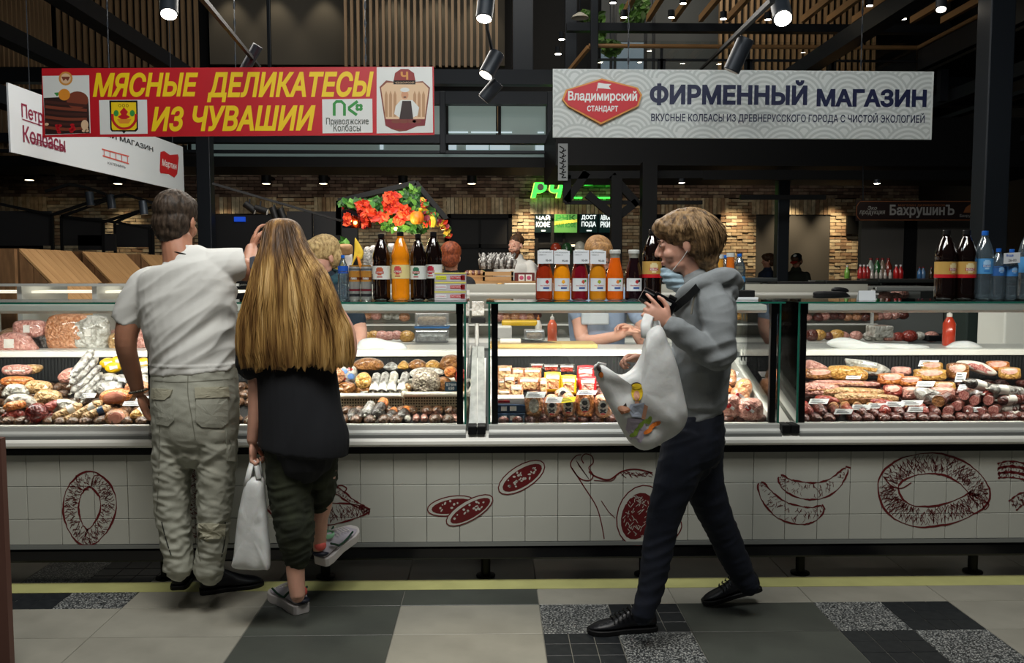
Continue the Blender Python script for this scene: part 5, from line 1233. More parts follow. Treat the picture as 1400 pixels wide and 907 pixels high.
k2_, q2, m2 = keeper('stall keeper in blue apron working with gloved hands, head hidden behind the juice bottles', 818, 352, 5.45, 10, 25, M_SKIN_L, mat('blue_white_top', '8f9fb5', .85), M_HLB,
    arms=[([(P(783, 405, 5.4), .05), (P(792, 440, 5.35), .046), (P(800, 466, 5.25), .042), (P(838, 461, 5.1), .033), (P(852, 456, 5.05), .028)], (P(852, 456, 5.05), (1, -.2, .15), (0, -.5, -1), (0, -.7, .7), .6, .95)),
          ([(P(862, 405, 5.4), .05), (P(878, 445, 5.3), .044), (P(880, 468, 5.15), .04), (P(868, 452, 5.05), .03)], (P(868, 450, 5.05), (-1, -.1, .3), (0, -.3, -1), (0, -.7, .7), .6, .95))], hairf=lambda t, q, M: short_hair(t, q, M, 1.05, -.01), trousers=M_APR, sw=.18)
t = MB(); cc = P(822, 440, 5.3); t.box(cc + Vector((-.13, -.03, -.6)), cc + Vector((.14, .0, -.14))).build('apron', M_APR, k2_, bevel=.03)
mb().box(P(795, 428, 5.27), P(832, 444, 5.30)).build('bib', mat('bib_white', 'b9c0c4', .8), k2_, bevel=.01)
keeper('stall keeper with auburn hair seen from behind the stack of printed boxes', 617, 352, 7.28, 172, 0, M_SKIN, mat('dark_top', '1c1c20', .9), M_HRD, hairf=lambda t, q, M: short_hair(t, q, M, 1.06, -.01), sw=.17, facefeat=False)
k3, q3, m3 = keeper('bearded stall keeper with tied-up hair and white T-shirt, at the far stall', 705, 336, 9.6, -38, 8, M_SKIN_L, M_TEE, M_HBR, hairf=lambda t, q, M: (t.ell(q(0, .03, .05), (.077, .097, .077), 18, 12, M), t.ell(q(0, .07, .12), (.035, .04, .035), 12, 8, M)), sw=.22)
t = MB(); t.ell(q3(0, -.06, -.105), (.062, .056, .06), 14, 10, m3); t.ell(q3(0, -.03, -.075), (.07, .056, .045), 14, 10, m3); t.ell(q3(0, -.075, -.15), (.042, .042, .045), 12, 8, m3)
fuse(t, 'beard', hair_mat('red_beard', '351a0e', '6a3a20', (60, 60, 30)), k3, .006, 1, lambda p, n: .004 * noise.noise(p * 60))
keeper('far figure in dark blue standing in the right doorway, left of the grey column', 1050, 357, 14.5, -100, 5, M_SKIN, mat('blue_top', '1f2c42', .9), M_HBR, hairf=lambda t, q, M: short_hair(t, q, M, 1.05), facefeat=False)
k5, q5, m5 = keeper('far figure in a black and red cap bending forward, right of the grey column', 1089, 358, 14.0, -40, 28, M_SKIN, mat('dark_green_top', '23271f', .9), M_HBR, hairf=lambda t, q, M: short_hair(t, q, M, .98), facefeat=False)
t = MB(); t.ell(q5(0, .015, .075), (.088, .105, .06), 16, 10, m5); t.build('cap', M_BLACK, k5, True); mb().ell(q5(0, -.11, .05), (.06, .06, .012), 14, 8, m5).build('cap_peak', mat('cap_red', '9a2418', .7), k5, True)
mb().ell(q5(0, -.02, .125), (.03, .04, .02), 10, 6, m5).build('cap_badge', M_WHT, k5, True)
# ---------------------------------------------------------------- goods in the cases
def meat(name, c, c2=None, var=.2, vs=60, rough=.28, coat=.8, bump=.9, bs=38): return mat(name, c, rough, var=var, vscale=vs, col2=c2, coat=coat, bump=bump, bscale=bs, crinkle=(bs * 1.6 if bump > .3 else 0))
MT = dict(dark=meat('salami_dark', '4a1d16', '6b3225'), red=meat('sausage_red', '7e241c', 'a03a2a'), brown=meat('smoked_brown', '7a4a28', 'a8743c'), gold=meat('smoked_gold', 'b07c34', 'd8aa5a'),
          peach=meat('sausage_peach', 'b07048', 'd9a27c'), pink=meat('ham_pink', 'b5766a', 'd9a496'), beige=meat('sausage_beige', 'a07848', 'd0ac7a'), silver=meat('silver_film', '5e5a55', 'c8c8c4', vs=35, bump=.9, bs=30),
          film=meat('white_film', '908c80', 'd6d4cc', vs=30, bump=.9, bs=30), blk=meat('black_film', '1d1a19', '55504c', vs=40, bump=.9, bs=35), orange=meat('rind_orange', 'b8602a', 'd68a44'),
          cut=meat('salami_cut', '8a2a2c', 'd09a90', vs=160, rough=.45, coat=.1, bump=.05), hamcut=meat('ham_cut', 'd29a8c', 'e6c2b2', vs=30, rough=.4, coat=.2, bump=.05), bol=meat('bologna_cut', 'c07a68', 'cc8c78', vs=40, rough=.4, coat=.2, bump=.05),
          yel=mat('pack_yellow', 'e0b418', .3, coat=.5, bump=.3, bscale=40), redp=mat('pack_red', 'b81a20', .3, coat=.5, bump=.3, bscale=40), card=mat('price_card', 'dce0e2', .5), cardy=mat('price_card_yellow', 'e6dc1e', .5), bluep=mat('pack_blue', '1c3552', .4, coat=.3),
          wbox=mat('pack_white', 'd8d4cc', .45), ink=mat('label_ink', '2a2c33', .5), green=mat('pack_green', '9aa84e', .35, coat=.4), ring=meat('ring_dark', '5a4a40', 'b8ac98', vs=110))
REG = {}
def reg(key, o, fmt): REG.setdefault(key, (fmt, []))[1].append(o); return o
YD = lambda py: 3.96 + (578 - py) / 83 * .60
def in_case(px): return 'left' if px < 640 else 'middle' if px < 1068 else 'right'
def card(px, py, w=24, h=7, Y=None, c='card', tilt=0):
    "small printed price card leaning on the goods"
    Y = Y or YD(py) - .06; Y -= .03; a = [P(px - w / 2, py + h / 2 + tilt, Y - .008), P(px + w / 2, py + h / 2, Y - .008), P(px + w / 2 + 3, py - h / 2, Y + .006), P(px - w / 2 + 3, py - h / 2 + tilt, Y + .006)]
    o = thing('price_card', '', 'price card', a[0]); b = MB(); b.add(a + [q + Vector((0, .0015, -.0008)) for q in a], [(0, 1, 2, 3), (7, 6, 5, 4), (0, 4, 5, 1), (1, 5, 6, 2), (2, 6, 7, 3), (3, 7, 4, 0)]); b.build('card', MT[c], o)
    pb = MB(); u = a[1] - a[0]; v = a[3] - a[0]; n = u.cross(v).normalized() * .0008
    for i in range(3):
        s0 = a[0] + u * .1 + v * (.22 + .25 * i) + n; pb.add([s0, s0 + u * (.75 - .15 * i), s0 + u * (.75 - .15 * i) + v * .09, s0 + v * .09], [(0, 1, 2, 3)])
    pb.build('printed_lines', MT['ink'], o, kind='stuff')
    return reg('card' + c + in_case(px), o, ('yellow' if c == 'cardy' else 'white') + ' price card among the sausages in the %s case, {o}' % in_case(px))
def stick(p0, p1, r, m, name='sausage', key=None, fmt=None, cutm=None, ends=.5, cat='sausage', band=None, bend=0, n=14, knot=True, film=True):
    "sausage from p0 (front end) to p1"
    p0, p1 = Vector(p0), Vector(p1); L = (p1 - p0).length; d = (p1 - p0).normalized(); o = thing(name, '', cat, p0.lerp(p1, .5) - Vector((0, 0, r)))
    up = Vector((0, 0, 1)); pts, rs = [], []; K = 9
    for i in range(K):
        t = i / (K - 1); e = min(t, 1 - t) * L / (r * 1.1); q = math.sqrt(max(0, 1 - (1 - min(1, e)) ** 2)) if (t > .5 or not cutm) else 1
        pts.append(p0 + d * L * t + up * (bend * math.sin(math.pi * t)) + Vector((noise.noise(p0 * 9 + Vector((i, 0, 0))), 0, noise.noise(p0 * 7 + Vector((0, i, 0))))) * r * .12); rs.append(max(r * q, r * .25))
    mb().tube(pts, rs, n).build('casing', m, o, 'all')
    if cutm: c = mb(); c.tube([p0 - d * .002, p0 + d * .004], [r * .93, r * .99], n); c.build('cut_end', cutm, o, 40)
    elif knot: mb().tube([p0 - d * r * .55, p0 - d * r * .15, p0], [(r * .42, r * .22), (r * .14, r * .14), (r * .3, r * .3)], 8).build('tied_end', MT['film'], o, 'all')
    if band: 
        a, b_ = band[1:]; mb().tube([p0 + d * L * a + up * bend * math.sin(math.pi * a), p0 + d * L * b_ + up * bend * math.sin(math.pi * b_)], r * 1.03, n, cap=False).build('label_band', MT[band[0]], o, 'all', fix=False)
    if key: reg(key, o, fmt)
    return o
def pk(px, py, dy=0, Y=None): return P(px, py, (Y or YD(py)) + dy)
def blob(outline, m, name, key, fmt, cat='meat', th=None, Y=None, face=None, face_m=None, label=None, amp=.004, nsc=22, pw=.5, extra=None):
    cx = sum(p[0] for p in outline) / len(outline); yb_ = max(p[1] for p in outline); yt = min(p[1] for p in outline); Y = Y or YD(yb_); wpx = max(p[0] for p in outline) - min(p[0] for p in outline)
    th = th or min(.05, .35 * min(wpx, yb_ - yt) / FPX * Y + .012)
    o = thing(name, '', cat, P(cx, yb_, Y)); bd = puff(outline, Y, th, 'body', m, o, .9, 6, amp, nsc, cx, pw)
    if face: flat_shape(face, Y - th, face_m or MT['hamcut'], o, 'cut_face', bd, .0015)
    if label: flat_shape(label[0], Y - th, MT[label[1]], o, 'label', bd, .003)
    if extra:
        for pts, mm in extra: flat_shape(pts, Y - th, mm if not isinstance(mm, str) else MT[mm], o, 'label', bd, .0045)
    if key: reg(key, o, fmt)
    return o
def bx(x0, y0, x1, y1, k=.25):
    "rounded box outline"
    w, h = (x1 - x0) * k, (y1 - y0) * k; return [(x0 + w, y0), (x1 - w, y0), (x1, y0 + h), (x1, y1 - h), (x1 - w, y1), (x0 + w, y1), (x0, y1 - h), (x0, y0 + h)]
def quadp(cx, cy, w, h, rot=0):
    c, s = math.cos(R(rot)), math.sin(R(rot)); return [(cx + x * c + y * s, cy - x * s + y * c) for x, y in ((-w / 2, -h / 2), (w / 2, -h / 2), (w / 2, h / 2), (-w / 2, h / 2))]
def tray(x0, y0, x1, y1, m, key, fmt, inner='peach', lab=None, th=.02, Y=None, name='tray_pack'):
    cx, cy = (x0 + x1) / 2, (y0 + y1) / 2; Y = Y or YD(y1)
    o = blob(bx(x0, y0, x1, y1, .12), m, name, key, fmt, 'meat pack', th, Y, amp=.0015, pw=.25, face=None)
    bd = [c for c in o.children if c.name.startswith('body')][0]; w, h = x1 - x0, y1 - y0
    if inner: flat_shape([(cx - w * .36, cy - h * .1), (cx + w * .36, cy - h * .1), (cx + w * .36, cy + h * .36), (cx - w * .36, cy + h * .36)], Y - th, MT[inner], o, 'window', bd, .0015)
    flat_shape(quadp(cx, cy - h * .22 if not lab else lab, w * .8, h * .2), Y - th, MT['wbox'], o, 'label', bd, .002)
    return o
rg = random.Random(21)
# deep bed of stock under the goods so the pile stands on something
for a, b_, nm, m_ in ((-2.85, X_(632, GY), 'left', 'brown'), (X_(674, GY), X_(1060, GY), 'middle', 'peach'), (X_(1096, GY), 3.0, 'right', 'dark')):
    t = mb()
    x = a + .05
    while x < b_ - .04:
        for j in range(5):
            y = GY + .10 + j * .125; z = zc - .02 + (y - GY - .03) * (.86 - zc + .02) / .71
            if rg.random() < .9: t.ell((x + rg.uniform(-.01, .01), y, z + .012), (.034, .055, .026), 8, 5)
        x += .062
    o = t.build('sausage_bed', MT['dark'] if m_ != 'brown' else meat('bed_brown', '3e2616', '6a4628'), None, 'all'); tag(o, 'bed of sausages lying under the goods in the %s glass case' % nm, 'sausages', kind='stuff')
# --- left case, left part
S = 'seen in the left end of the left case'
blob(bx(4, 499, 44, 514), MT['pink'], 'bacon_pack', None, '', 'meat pack', label=(quadp(20, 507, 28, 3), 'film'))['label'] = 'pink bacon pack at the far left end of the left case, rear row'
blob(bx(2, 515, 46, 529), MT['orange'], 'bacon_pack', None, '', 'meat pack', label=(quadp(20, 520, 30, 4), 'peach'))['label'] = 'orange-red bacon pack in front of the pink one, far left of the left case'
blob([(30, 500), (55, 499), (58, 505), (50, 511), (34, 511)], MT['beige'], 'smoked_fish_pack', None, '', 'meat pack')['label'] = 'flat beige pack behind the silver-wrapped sausages, left case'
for i, (x, y, w_p) in enumerate(((22, 535, 36), (52, 530, 40), (28, 549, 44), (66, 543, 40), (88, 556, 44))):
    blob([(x - w_p / 2, y + 4), (x - w_p / 3, y - 8), (x, y - 10), (x + w_p / 3, y - 7), (x + w_p / 2, y + 2), (x + w_p / 3, y + 8), (x - w_p / 3, y + 9)], MT['film'] if i % 2 == 0 else MT['beige'], 'wrapped_meat', 'wl', 'clear-wrapped pale meat at the far left of the left case, {o}', 'meat pack', amp=.010, nsc=30)
blob([(80, 516), (90, 505), (104, 503), (112, 512), (106, 522), (88, 524)], MT['pink'], 'round_loaf', None, '', 'meat')['label'] = 'pale round loaf half hidden by the silver-wrapped sausages'
for a, b_ in (((97, 516), (128, 478)), ((95, 527), (134, 489)), ((97, 538), (138, 500)), ((102, 546), (140, 510)), ((112, 549), (139, 521))):
    stick(pk(*a, 0, 4.12), pk(*b_, .0, 4.28), .019, MT['silver'], 'dry_sausage', 'silv', 'long silver-wrapped dry sausage slanting up in the left case, {o} of five', film=True)
for i, (x, y) in enumerate(((148, 497), (163, 494), (155, 503), (196, 497), (198, 508))): blob(bx(x - 10, y - 7, x + 10, y + 7, .3), MT['yel'] if i != 4 else MT['film'], 'yellow_pack', 'yl', 'yellow sausage pack near the man in the left case, {o} of its kind', 'meat pack', label=(quadp(x, y, 11, 5, 10), 'wbox'))
for i, (x, y, rx, ry, mm) in enumerate(((149, 518, 13, 8, 'film'), (166, 520, 12, 8, 'silver'), (150, 532, 17, 11, 'silver'), (188, 530, 17, 10, 'peach'), (196, 520, 10, 8, 'film'))):
    blob(ell_pts(x, y, rx, ry, 0, 8), MT[mm], 'wrapped_cheese', 'wc', 'round wrapped loaf beside the man\'s arm in the left case, {o} of five', 'meat pack', label=(quadp(x, y, rx * .8, ry * .6), 'card'))
o = blob(ell_pts(158, 542, 22, 11, 4, 10), MT['orange'], 'cut_bologna', None, '', 'sausage', face=ell_pts(157, 544, 16, 8.5, 4), face_m=MT['bol']); o['label'] = 'orange-skinned bologna with pink cut face, left case near the man\'s elbow'
o = blob(ell_pts(160, 571, 16, 12, 0, 10), MT['brown'], 'cut_bologna', None, '', 'sausage', face=ell_pts(159, 571, 12, 11), face_m=MT['bol'], Y=3.99); o['label'] = 'brown bologna with round pink cut face in the front row, near the man\'s hand'
o = blob(ell_pts(51, 565, 15, 14, 0, 12), meat('ball_red', '5e120e', '7a1c14', rough=.15), 'ball_sausage', None, '', 'sausage', Y=3.99, amp=.002); o['label'] = 'dark red glossy ball sausage in the front row at the left'
for a, b_, m_ in (((2, 570), (34, 566), 'red'), ((4, 558), (36, 552), 'orange'), ((8, 578), (34, 577), 'dark'), ((60, 560), (82, 550), 'red'), ((58, 575), (78, 562), 'red')):
    stick(pk(*a, 0, 3.99), pk(*b_, 0, 4.05), .021, MT[m_], 'sausage', 'rl', 'red sausage beside the dark red ball sausage, {o} of five')
for a, b_, r in (((70, 574), (112, 553), .022), ((96, 574), (140, 549), .021), ((84, 577), (128, 561), .02), ((110, 573), (152, 556), .021), ((178, 572), (200, 560), .024), ((190, 577), (212, 566), .022), ((170, 577), (186, 570), .018)):
    stick(pk(*a, 0, 3.985), pk(*b_, 0, 4.04), r, MT['beige'] if a[0] < 160 else MT['gold'], 'pale_sausage', 'pl', 'clear-wrapped pale sausage, front row of the left case, {o}', band=('wbox' if a[0] != 110 else 'bluep', .55, .75))
for q in ((48, 530, 20), (118, 541, 22), (75, 556, 22), (180, 552, 26), (196, 545, 22)): card(*q, 6, c='card' if q[0] != 75 else 'card')
blob([(-6, 478), (-4, 462), (15, 454), (36, 458), (48, 470), (51, 480), (20, 484)], MT['pink'], 'mortadella', None, '', 'sausage', Y=4.72, label=(quadp(12, 470, 14, 12), 'wbox'))['label'] = 'large greyish pink wrapped mortadella on the work surface at the far left'
for i, (x0, y0, x1, y1, m_) in enumerate(((20, 438, 62, 462, 'pink'), (64, 430, 128, 480, 'peach'), (40, 458, 70, 480, 'blk'), (100, 432, 150, 478, 'film'), (150, 455, 186, 480, 'beige'), (186, 436, 206, 478, 'pink'))):
    blob(bx(x0, y0, x1, y1, .2), MT[m_], 'wrapped_meat', 'bk', 'meat piece behind the rear rail of the left case, {o}', 'meat pack', Y=4.84, amp=.012, nsc=18, label=(quadp((x0 + x1) / 2 - 5, (y0 + y1) / 2, 9, 10), 'wbox') if i in (0, 3) else None)
# --- left case, right part
for i, (x0, y0, x1, y1, m_) in enumerate(((456, 492, 484, 512, 'brown'), (484, 489, 524, 507, 'brown'), (524, 495, 546, 507, 'silver'), (543, 493, 561, 506, 'gold'), (558, 491, 584, 506, 'brown'), (580, 492, 604, 506, 'gold'), (602, 485, 632, 508, 'brown'))):
    blob([(x0, y1 - 3), (x0 + 2, y0 + 5), ((x0 + x1) / 2, y0), (x1 - 2, y0 + 5), (x1, y1 - 3), ((x0 + x1) / 2, y1)], MT[m_], 'smoked_roll', 'sr', 'smoked meat roll in the rear row behind the baskets, {o} of seven', 'meat', amp=.007, nsc=30, Y=4.52)
blob(bx(462, 500, 488, 524), MT['film'], 'printed_pack', None, '', 'meat pack', extra=[(ell_pts(470, 508, 5, 4), mat('logo_blue', '5f86c4', .4)), (ell_pts(480, 515, 5, 4), MATS['logo_blue']), (ell_pts(478, 505, 4, 2), 'redp'), (ell_pts(469, 518, 4, 3), 'redp')])['label'] = 'white pack with blue and red print beside the girl\'s elbow'
for i, (cx_, cy_, rx, ry, m_) in enumerate(((497, 521, 11, 12, 'gold'), (473, 531, 15, 9, 'brown'), (498, 535, 12, 8, 'brown'), (462, 514, 10, 10, 'peach'), (455, 530, 10, 9, 'beige'))):
    blob(ell_pts(cx_, cy_, rx, ry, 0, 9), MT[m_], 'smoked_knuckle', 'kn', 'golden brown smoked piece heaped in the left basket, {o} of five', 'meat', amp=.012, nsc=45, Y=4.27, label=(quadp(cx_, cy_ + 2, 10, 4), 'film') if i == 2 else None)
for i, (xa, ya, xb, yb_) in enumerate(((510, 538, 516, 510), (522, 538, 528, 509), (534, 538, 540, 508), (547, 538, 556, 509))): stick(pk(xa, ya, 0, 4.22), pk(xb, yb_, 0, 4.34), .022, MT['silver'] if i != 2 else MT['film'], 'wrapped_sausage', 'ws', 'upright silver-wrapped sausage in the left basket, {o} of four', band=('wbox', .05, .3))
def basket(x0, x1, y0, y1, Yf, lab):
    a, b_ = P(x0, y0, Yf), P(x1, y1, Yf); o = thing('basket', lab, 'basket', ((a.x + b_.x) / 2, Yf + .15, b_.z)); D = .26; M_ = mat('basket_cream', 'd6d2c4', .5)
    r = .012; mb().tube(smoothpts([(a.x, Yf + .01, a.z), (a.x + .02, Yf - .004, a.z), (b_.x - .02, Yf - .004, a.z), (b_.x, Yf + .01, a.z), (b_.x, Yf + D, a.z + .03), (a.x, Yf + D, a.z + .03)], 3, True) , [(.012, .012)] * 18, 8).build('rim', M_, o, 'all')
    h = a.z - b_.z; nx, nz = int((b_.x - a.x) / .0125), max(2, int(h / .0125)); lt = mb()
    for i in range(nx + 1): x = a.x + (b_.x - a.x) * i / nx; lt.box((x - .0022, Yf, b_.z), (x + .0022, Yf + .004, a.z))
    for j in range(nz + 1): z = b_.z + h * j / nz; lt.box((a.x, Yf - .002, z - .0022), (b_.x, Yf + .003, z + .0022))
    lt.build('lattice', mat('basket_lattice', 'b0a68c', .6), o, kind='stuff', fix=False)
    mb().box((a.x, Yf + .008, b_.z), (b_.x, Yf + D, b_.z + .004)).box((a.x, Yf + .006, b_.z), (b_.x, Yf + .012, a.z - .01)).build('lining', mat('basket_dark', '4a4032', .8), o)
    return o
basket(466, 550, 541, 561, 4.17, 'cream plastic basket with latticed side left of the other, behind the dark sausages'); basket(553, 640, 539, 573, 4.13, 'cream plastic basket with latticed side beside the black corner post')
blob([(563, 520), (570, 507), (588, 505), (600, 514), (602, 530), (590, 540), (574, 538), (565, 532)], MT['ring'], 'speckled_loaf', None, '', 'sausage', Y=4.24, amp=.01, nsc=50)['label'] = 'speckled grey brawn loaf in the right basket'
blob([(560, 510), (572, 503), (600, 504), (608, 511), (590, 515), (566, 516)], MT['film'], 'film_bag', None, '', 'bag', Y=4.32, amp=.01, nsc=40)['label'] = 'crumpled clear bag on top of the speckled loaf'
for i, (cx_, cy_, rx, ry, m_) in enumerate(((606, 526, 12, 11, 'brown'), (616, 509, 9, 8, 'orange'), (630, 514, 9, 10, 'red'), (628, 531, 12, 10, 'brown'), (556, 532, 7, 8, 'beige'))): blob(ell_pts(cx_, cy_, rx, ry, 0, 8), MT[m_], 'smoked_piece', 'sp', 'reddish smoked piece in the right basket, {o} of five', 'meat', Y=4.27, amp=.01, nsc=45)
o = mb().obox(P(617, 529, 4.12), (.062, .002, .045)).build('slate_card', mat('slate_blue', '1f3a4a', .5), None); tag(o, 'dark blue handwritten price slate in the right basket', 'price card')
text(Plane(P(617, 529, 4.118), (1, 0, 0), (0, 0, 1)), 'ВЕТЧИНА', (-.024, .024, .004, .016), MT['wbox'], o); text(Plane(P(617, 529, 4.118), (1, 0, 0), (0, 0, 1)), '650', (-.014, .014, -.014, .0), MT['wbox'], o)
for i, (xa, ya, xb, yb_) in enumerate(((479, 573, 484, 562), (490, 575, 499, 562), (499, 568, 508, 552), (512, 570, 525, 549), (516, 576, 523, 564), (530, 575, 539, 563), (545, 573, 556, 561))):
    stick(pk(xa, ya, 0, 3.985), pk(xb, yb_, 0, 4.11), .024, MT['blk'] if i not in (2,) else MT['silver'], 'dark_sausage', 'ds', 'thick sausage in dark glossy wrap in front of the baskets, {o} of seven', band=('orange', .7, .98) if i in (3, 5, 6) else None)
for i, x in enumerate((557, 569, 580, 592, 601, 611, 621)): stick(pk(x, 574, 0, 3.98), pk(x, 570, 0, 4.10), .0165, MT['film' if i in (0, 5) else 'pink'], 'small_sausage', 'ss', 'small pale sausage end below the right basket, {o} of seven', knot=False)
# crumpled clear bag and trays on the work surface behind
blob([(487, 480), (492, 466), (510, 462), (530, 466), (552, 470), (556, 480), (530, 485), (500, 485)], M_POLY, 'plastic_bag', None, '', 'bag', Y=4.74, amp=.02, nsc=25)['label'] = 'crumpled white plastic bag on the work surface beside the blond stall keeper'
# --- middle case
def carton(x0, y0, x1, y1, lab, m, Y, stripes=()):
    a, b_ = P(x0, y0, Y), P(x1, y1, Y); o = thing('carton', lab, 'box', ((a.x + b_.x) / 2, Y, b_.z)); mb().box((a.x, Y, b_.z), (b_.x, Y + .12, a.z)).build('box', m, o, bevel=.002)
    for sx0, sy0, sx1, sy1, mm in stripes:
        c, d = P(sx0, sy0, Y - .002), P(sx1, sy1, Y - .002); mb().box((c.x, Y - .002, d.z), (d.x, Y - .0005, c.z)).build('label', mm, o)
carton(680, 566, 718, 578.5, 'lower of two dark blue cartons with barcode labels, left in the middle case', MT['bluep'], 3.97, ((685, 569, 693, 575, MT['wbox']), (697, 569, 706, 575, MT['wbox'])))
carton(680, 554, 718, 565.5, 'upper of two dark blue cartons with barcode labels, left in the middle case', MT['bluep'], 3.98, ((685, 556, 693, 562, MT['wbox']), (697, 556, 706, 562, MT['wbox'])))
carton(680, 545, 717, 553.5, 'white carton with a red stripe on top of the two blue cartons', MT['wbox'], 4.0, ((681, 548, 697, 551, MT['redp']),))
F3 = 'peach sausage pack with white label in the middle case, {o}'
for q in ((680, 500, 700, 520), (681, 518, 694, 534), (700, 503, 716, 522), (689, 512, 704, 536), (697, 526, 715, 546), (715, 503, 740, 520), (708, 516, 738, 534), (738, 517, 748, 540), (680, 533, 698, 546)): tray(*q, MT['peach'], 'pm', F3, 'beige', th=.022)
for i, q in enumerate(((742, 498, 765, 508), (764, 498, 786, 510), (724, 497, 744, 505))): tray(*q, MT['blk'], 'dm', 'dark flat pack in the rear row of the middle case, {o} of three', 'red', th=.02, Y=4.5)
tray(744, 509, 767, 536, MT['yel'], None, '', 'peach', th=.025)['label'] = 'yellow sausage pack, left of the two, in the middle case'
tray(767, 513, 788, 540, MT['yel'], None, '', 'peach', th=.025)['label'] = 'yellow sausage pack, right of the two, beside the red pack'
tray(789, 500, 812, 530, MT['redp'], None, '', 'pink', th=.028, Y=4.3)['label'] = 'red sausage pack standing behind, next to the yellow packs'
tray(792, 515, 815, 541, MT['redp'], None, '', 'pink', th=.028)['label'] = 'red sausage pack in front of the other red pack'
for i, (x0, y0, x1, y1, c) in enumerate(((717, 536, 743, 570, 'brown'), (743, 540, 766, 571, 'peach'), (766, 538, 788, 569, 'peach'), (786, 534, 813, 570, 'orange'), (811, 540, 838, 571, 'peach'), (758, 531, 782, 546, 'peach'))):
    cx_, cy_ = (x0 + x1) / 2, (y0 + y1) / 2
    blob([(x0 + 4, y0 + 2), (cx_, y0 - 1), (x1 - 4, y0 + 2), (x1, cy_), (x1 - 4, y1 - 1), (cx_, y1 + 1), (x0 + 4, y1 - 1), (x0, cy_)], MT[c], 'plump_sausage', 'pb', 'plump labelled boiled sausage, front of the middle case, {o} of six', 'sausage', Y=4.0 if i < 5 else 4.1, amp=.003,
         label=(ell_pts(cx_, cy_ + 2, 7, 10), 'film'), extra=[(ell_pts(cx_, cy_ - 1, 4, 3.4), 'ink'), (quadp(cx_, cy_ + 7, 9, 2.4, 30), 'ink'), (quadp(cx_, cy_ + 7, 9, 2.4, -30), 'ink'), (quadp(cx_, cy_ + 11, 6, 2), 'redp')] if i != 0 else None)
for i, x in enumerate((732, 753, 776, 798, 820, 842)): stick(pk(x - 10, 575, 0, 3.985), pk(x + 8, 576, 0, 4.0), .02, MT['dark' if i % 2 else 'brown'], 'lying_sausage', 'lm', 'brown sausage along the front edge of the middle case, {o}', knot=False)
card(775, 546, 20, 7, 3.97, 'cardy', 2); card(731, 540, 26, 8, 3.98); card(756, 547, 22, 8, 3.97); card(801, 537, 26, 6, 4.0); card(700, 508, 22, 6); card(722, 520, 22, 7); card(776, 520, 22, 6); card(829, 550, 22, 7)
F4 = 'printed clear sausage pack right of the walking woman, {o} of four'
for i, q in enumerate(((984, 505, 1006, 530), (1000, 530, 1024, 552), (984, 540, 1012, 572), (1008, 545, 1042, 575))):
    blob(bx(*q, .22), MT['peach' if i < 2 else 'pink'], 'sausage_pack', 'cp', F4, 'meat pack', amp=.006, extra=[(quadp((q[0] + q[2]) / 2, (q[1] + q[3]) / 2, 14, 4, -35), 'card'), (ell_pts((q[0] + q[2]) / 2 - 2, (q[1] + q[3]) / 2 - 1, 4, 3), 'redp')])
blob([(1005, 530), (1012, 519), (1024, 519), (1028, 530), (1024, 540), (1010, 541)], MT['peach'], 'loaf', None, '', 'sausage', label=([(1007, 534), (1014, 520), (1018, 520), (1012, 538)], 'green'))['label'] = 'peach loaf sausage with green label beside the sloping end wall'
blob(ell_pts(992, 533, 9, 7), MT['orange'], 'loaf', None, '', 'sausage')['label'] = 'orange loaf sausage just right of the grey hoodie'
for a, b_ in (((1000, 577), (1020, 572)), ((1030, 577), (1046, 570)), ((988, 577), (1000, 572))): stick(pk(*a, 0, 3.985), pk(*b_, 0, 4.03), .019, MT['dark'], 'dark_sausage', 'd3', 'dark red sausage, front row at right of the middle case, {o}')
card(995, 512, 24, 7); card(1000, 520, 22, 6); card(1030, 560, 14, 6, 4.0)
# knife and cutting board, bottles and boxes on the work surface
yw = 4.69; zw = Z_(479, GY + .74) + .002
o = thing('cutting_board', 'long pale wooden cutting board on the work surface behind the middle case', 'board', (P(745, 480, yw + .1).x, yw + .12, zw)); mb().box((P(670, 480, yw).x, yw + .03, zw + .0), (P(818, 480, yw).x, yw + .26, zw + .022)).build('board', mat('board_wood', 'c8a868', .6, var=.12, vscale=4, stretch=(1, 12, 12)), o, bevel=.004)
o = thing('knife', 'knife with white handle lying on the cutting board', 'knife', (P(700, 475, yw).x, yw + .05, zw + .023)); a, b_, c = [Vector((P(q, 478, yw + .06).x, yw + .06 + dy, zw + .037)) for q, dy in ((684, .03), (712, .02), (762, -.02))]
mb().tube([a, b_], [(.011, .014)] * 2, 10).build('handle', MT['wbox'], o, 40); mb().add([b_ + Vector((0, 0, .014)), b_ - Vector((0, 0, .012)), c - Vector((0, 0, .006)), b_ + Vector((0, .003, .014)), b_ + Vector((0, .003, -.012)), c + Vector((0, .003, -.006))], [(0, 1, 2), (5, 4, 3), (0, 3, 4, 1), (1, 4, 5, 2), (2, 5, 3, 0)]).build('blade', mat('steel_blade', 'b8bcc0', .2, 1), o)
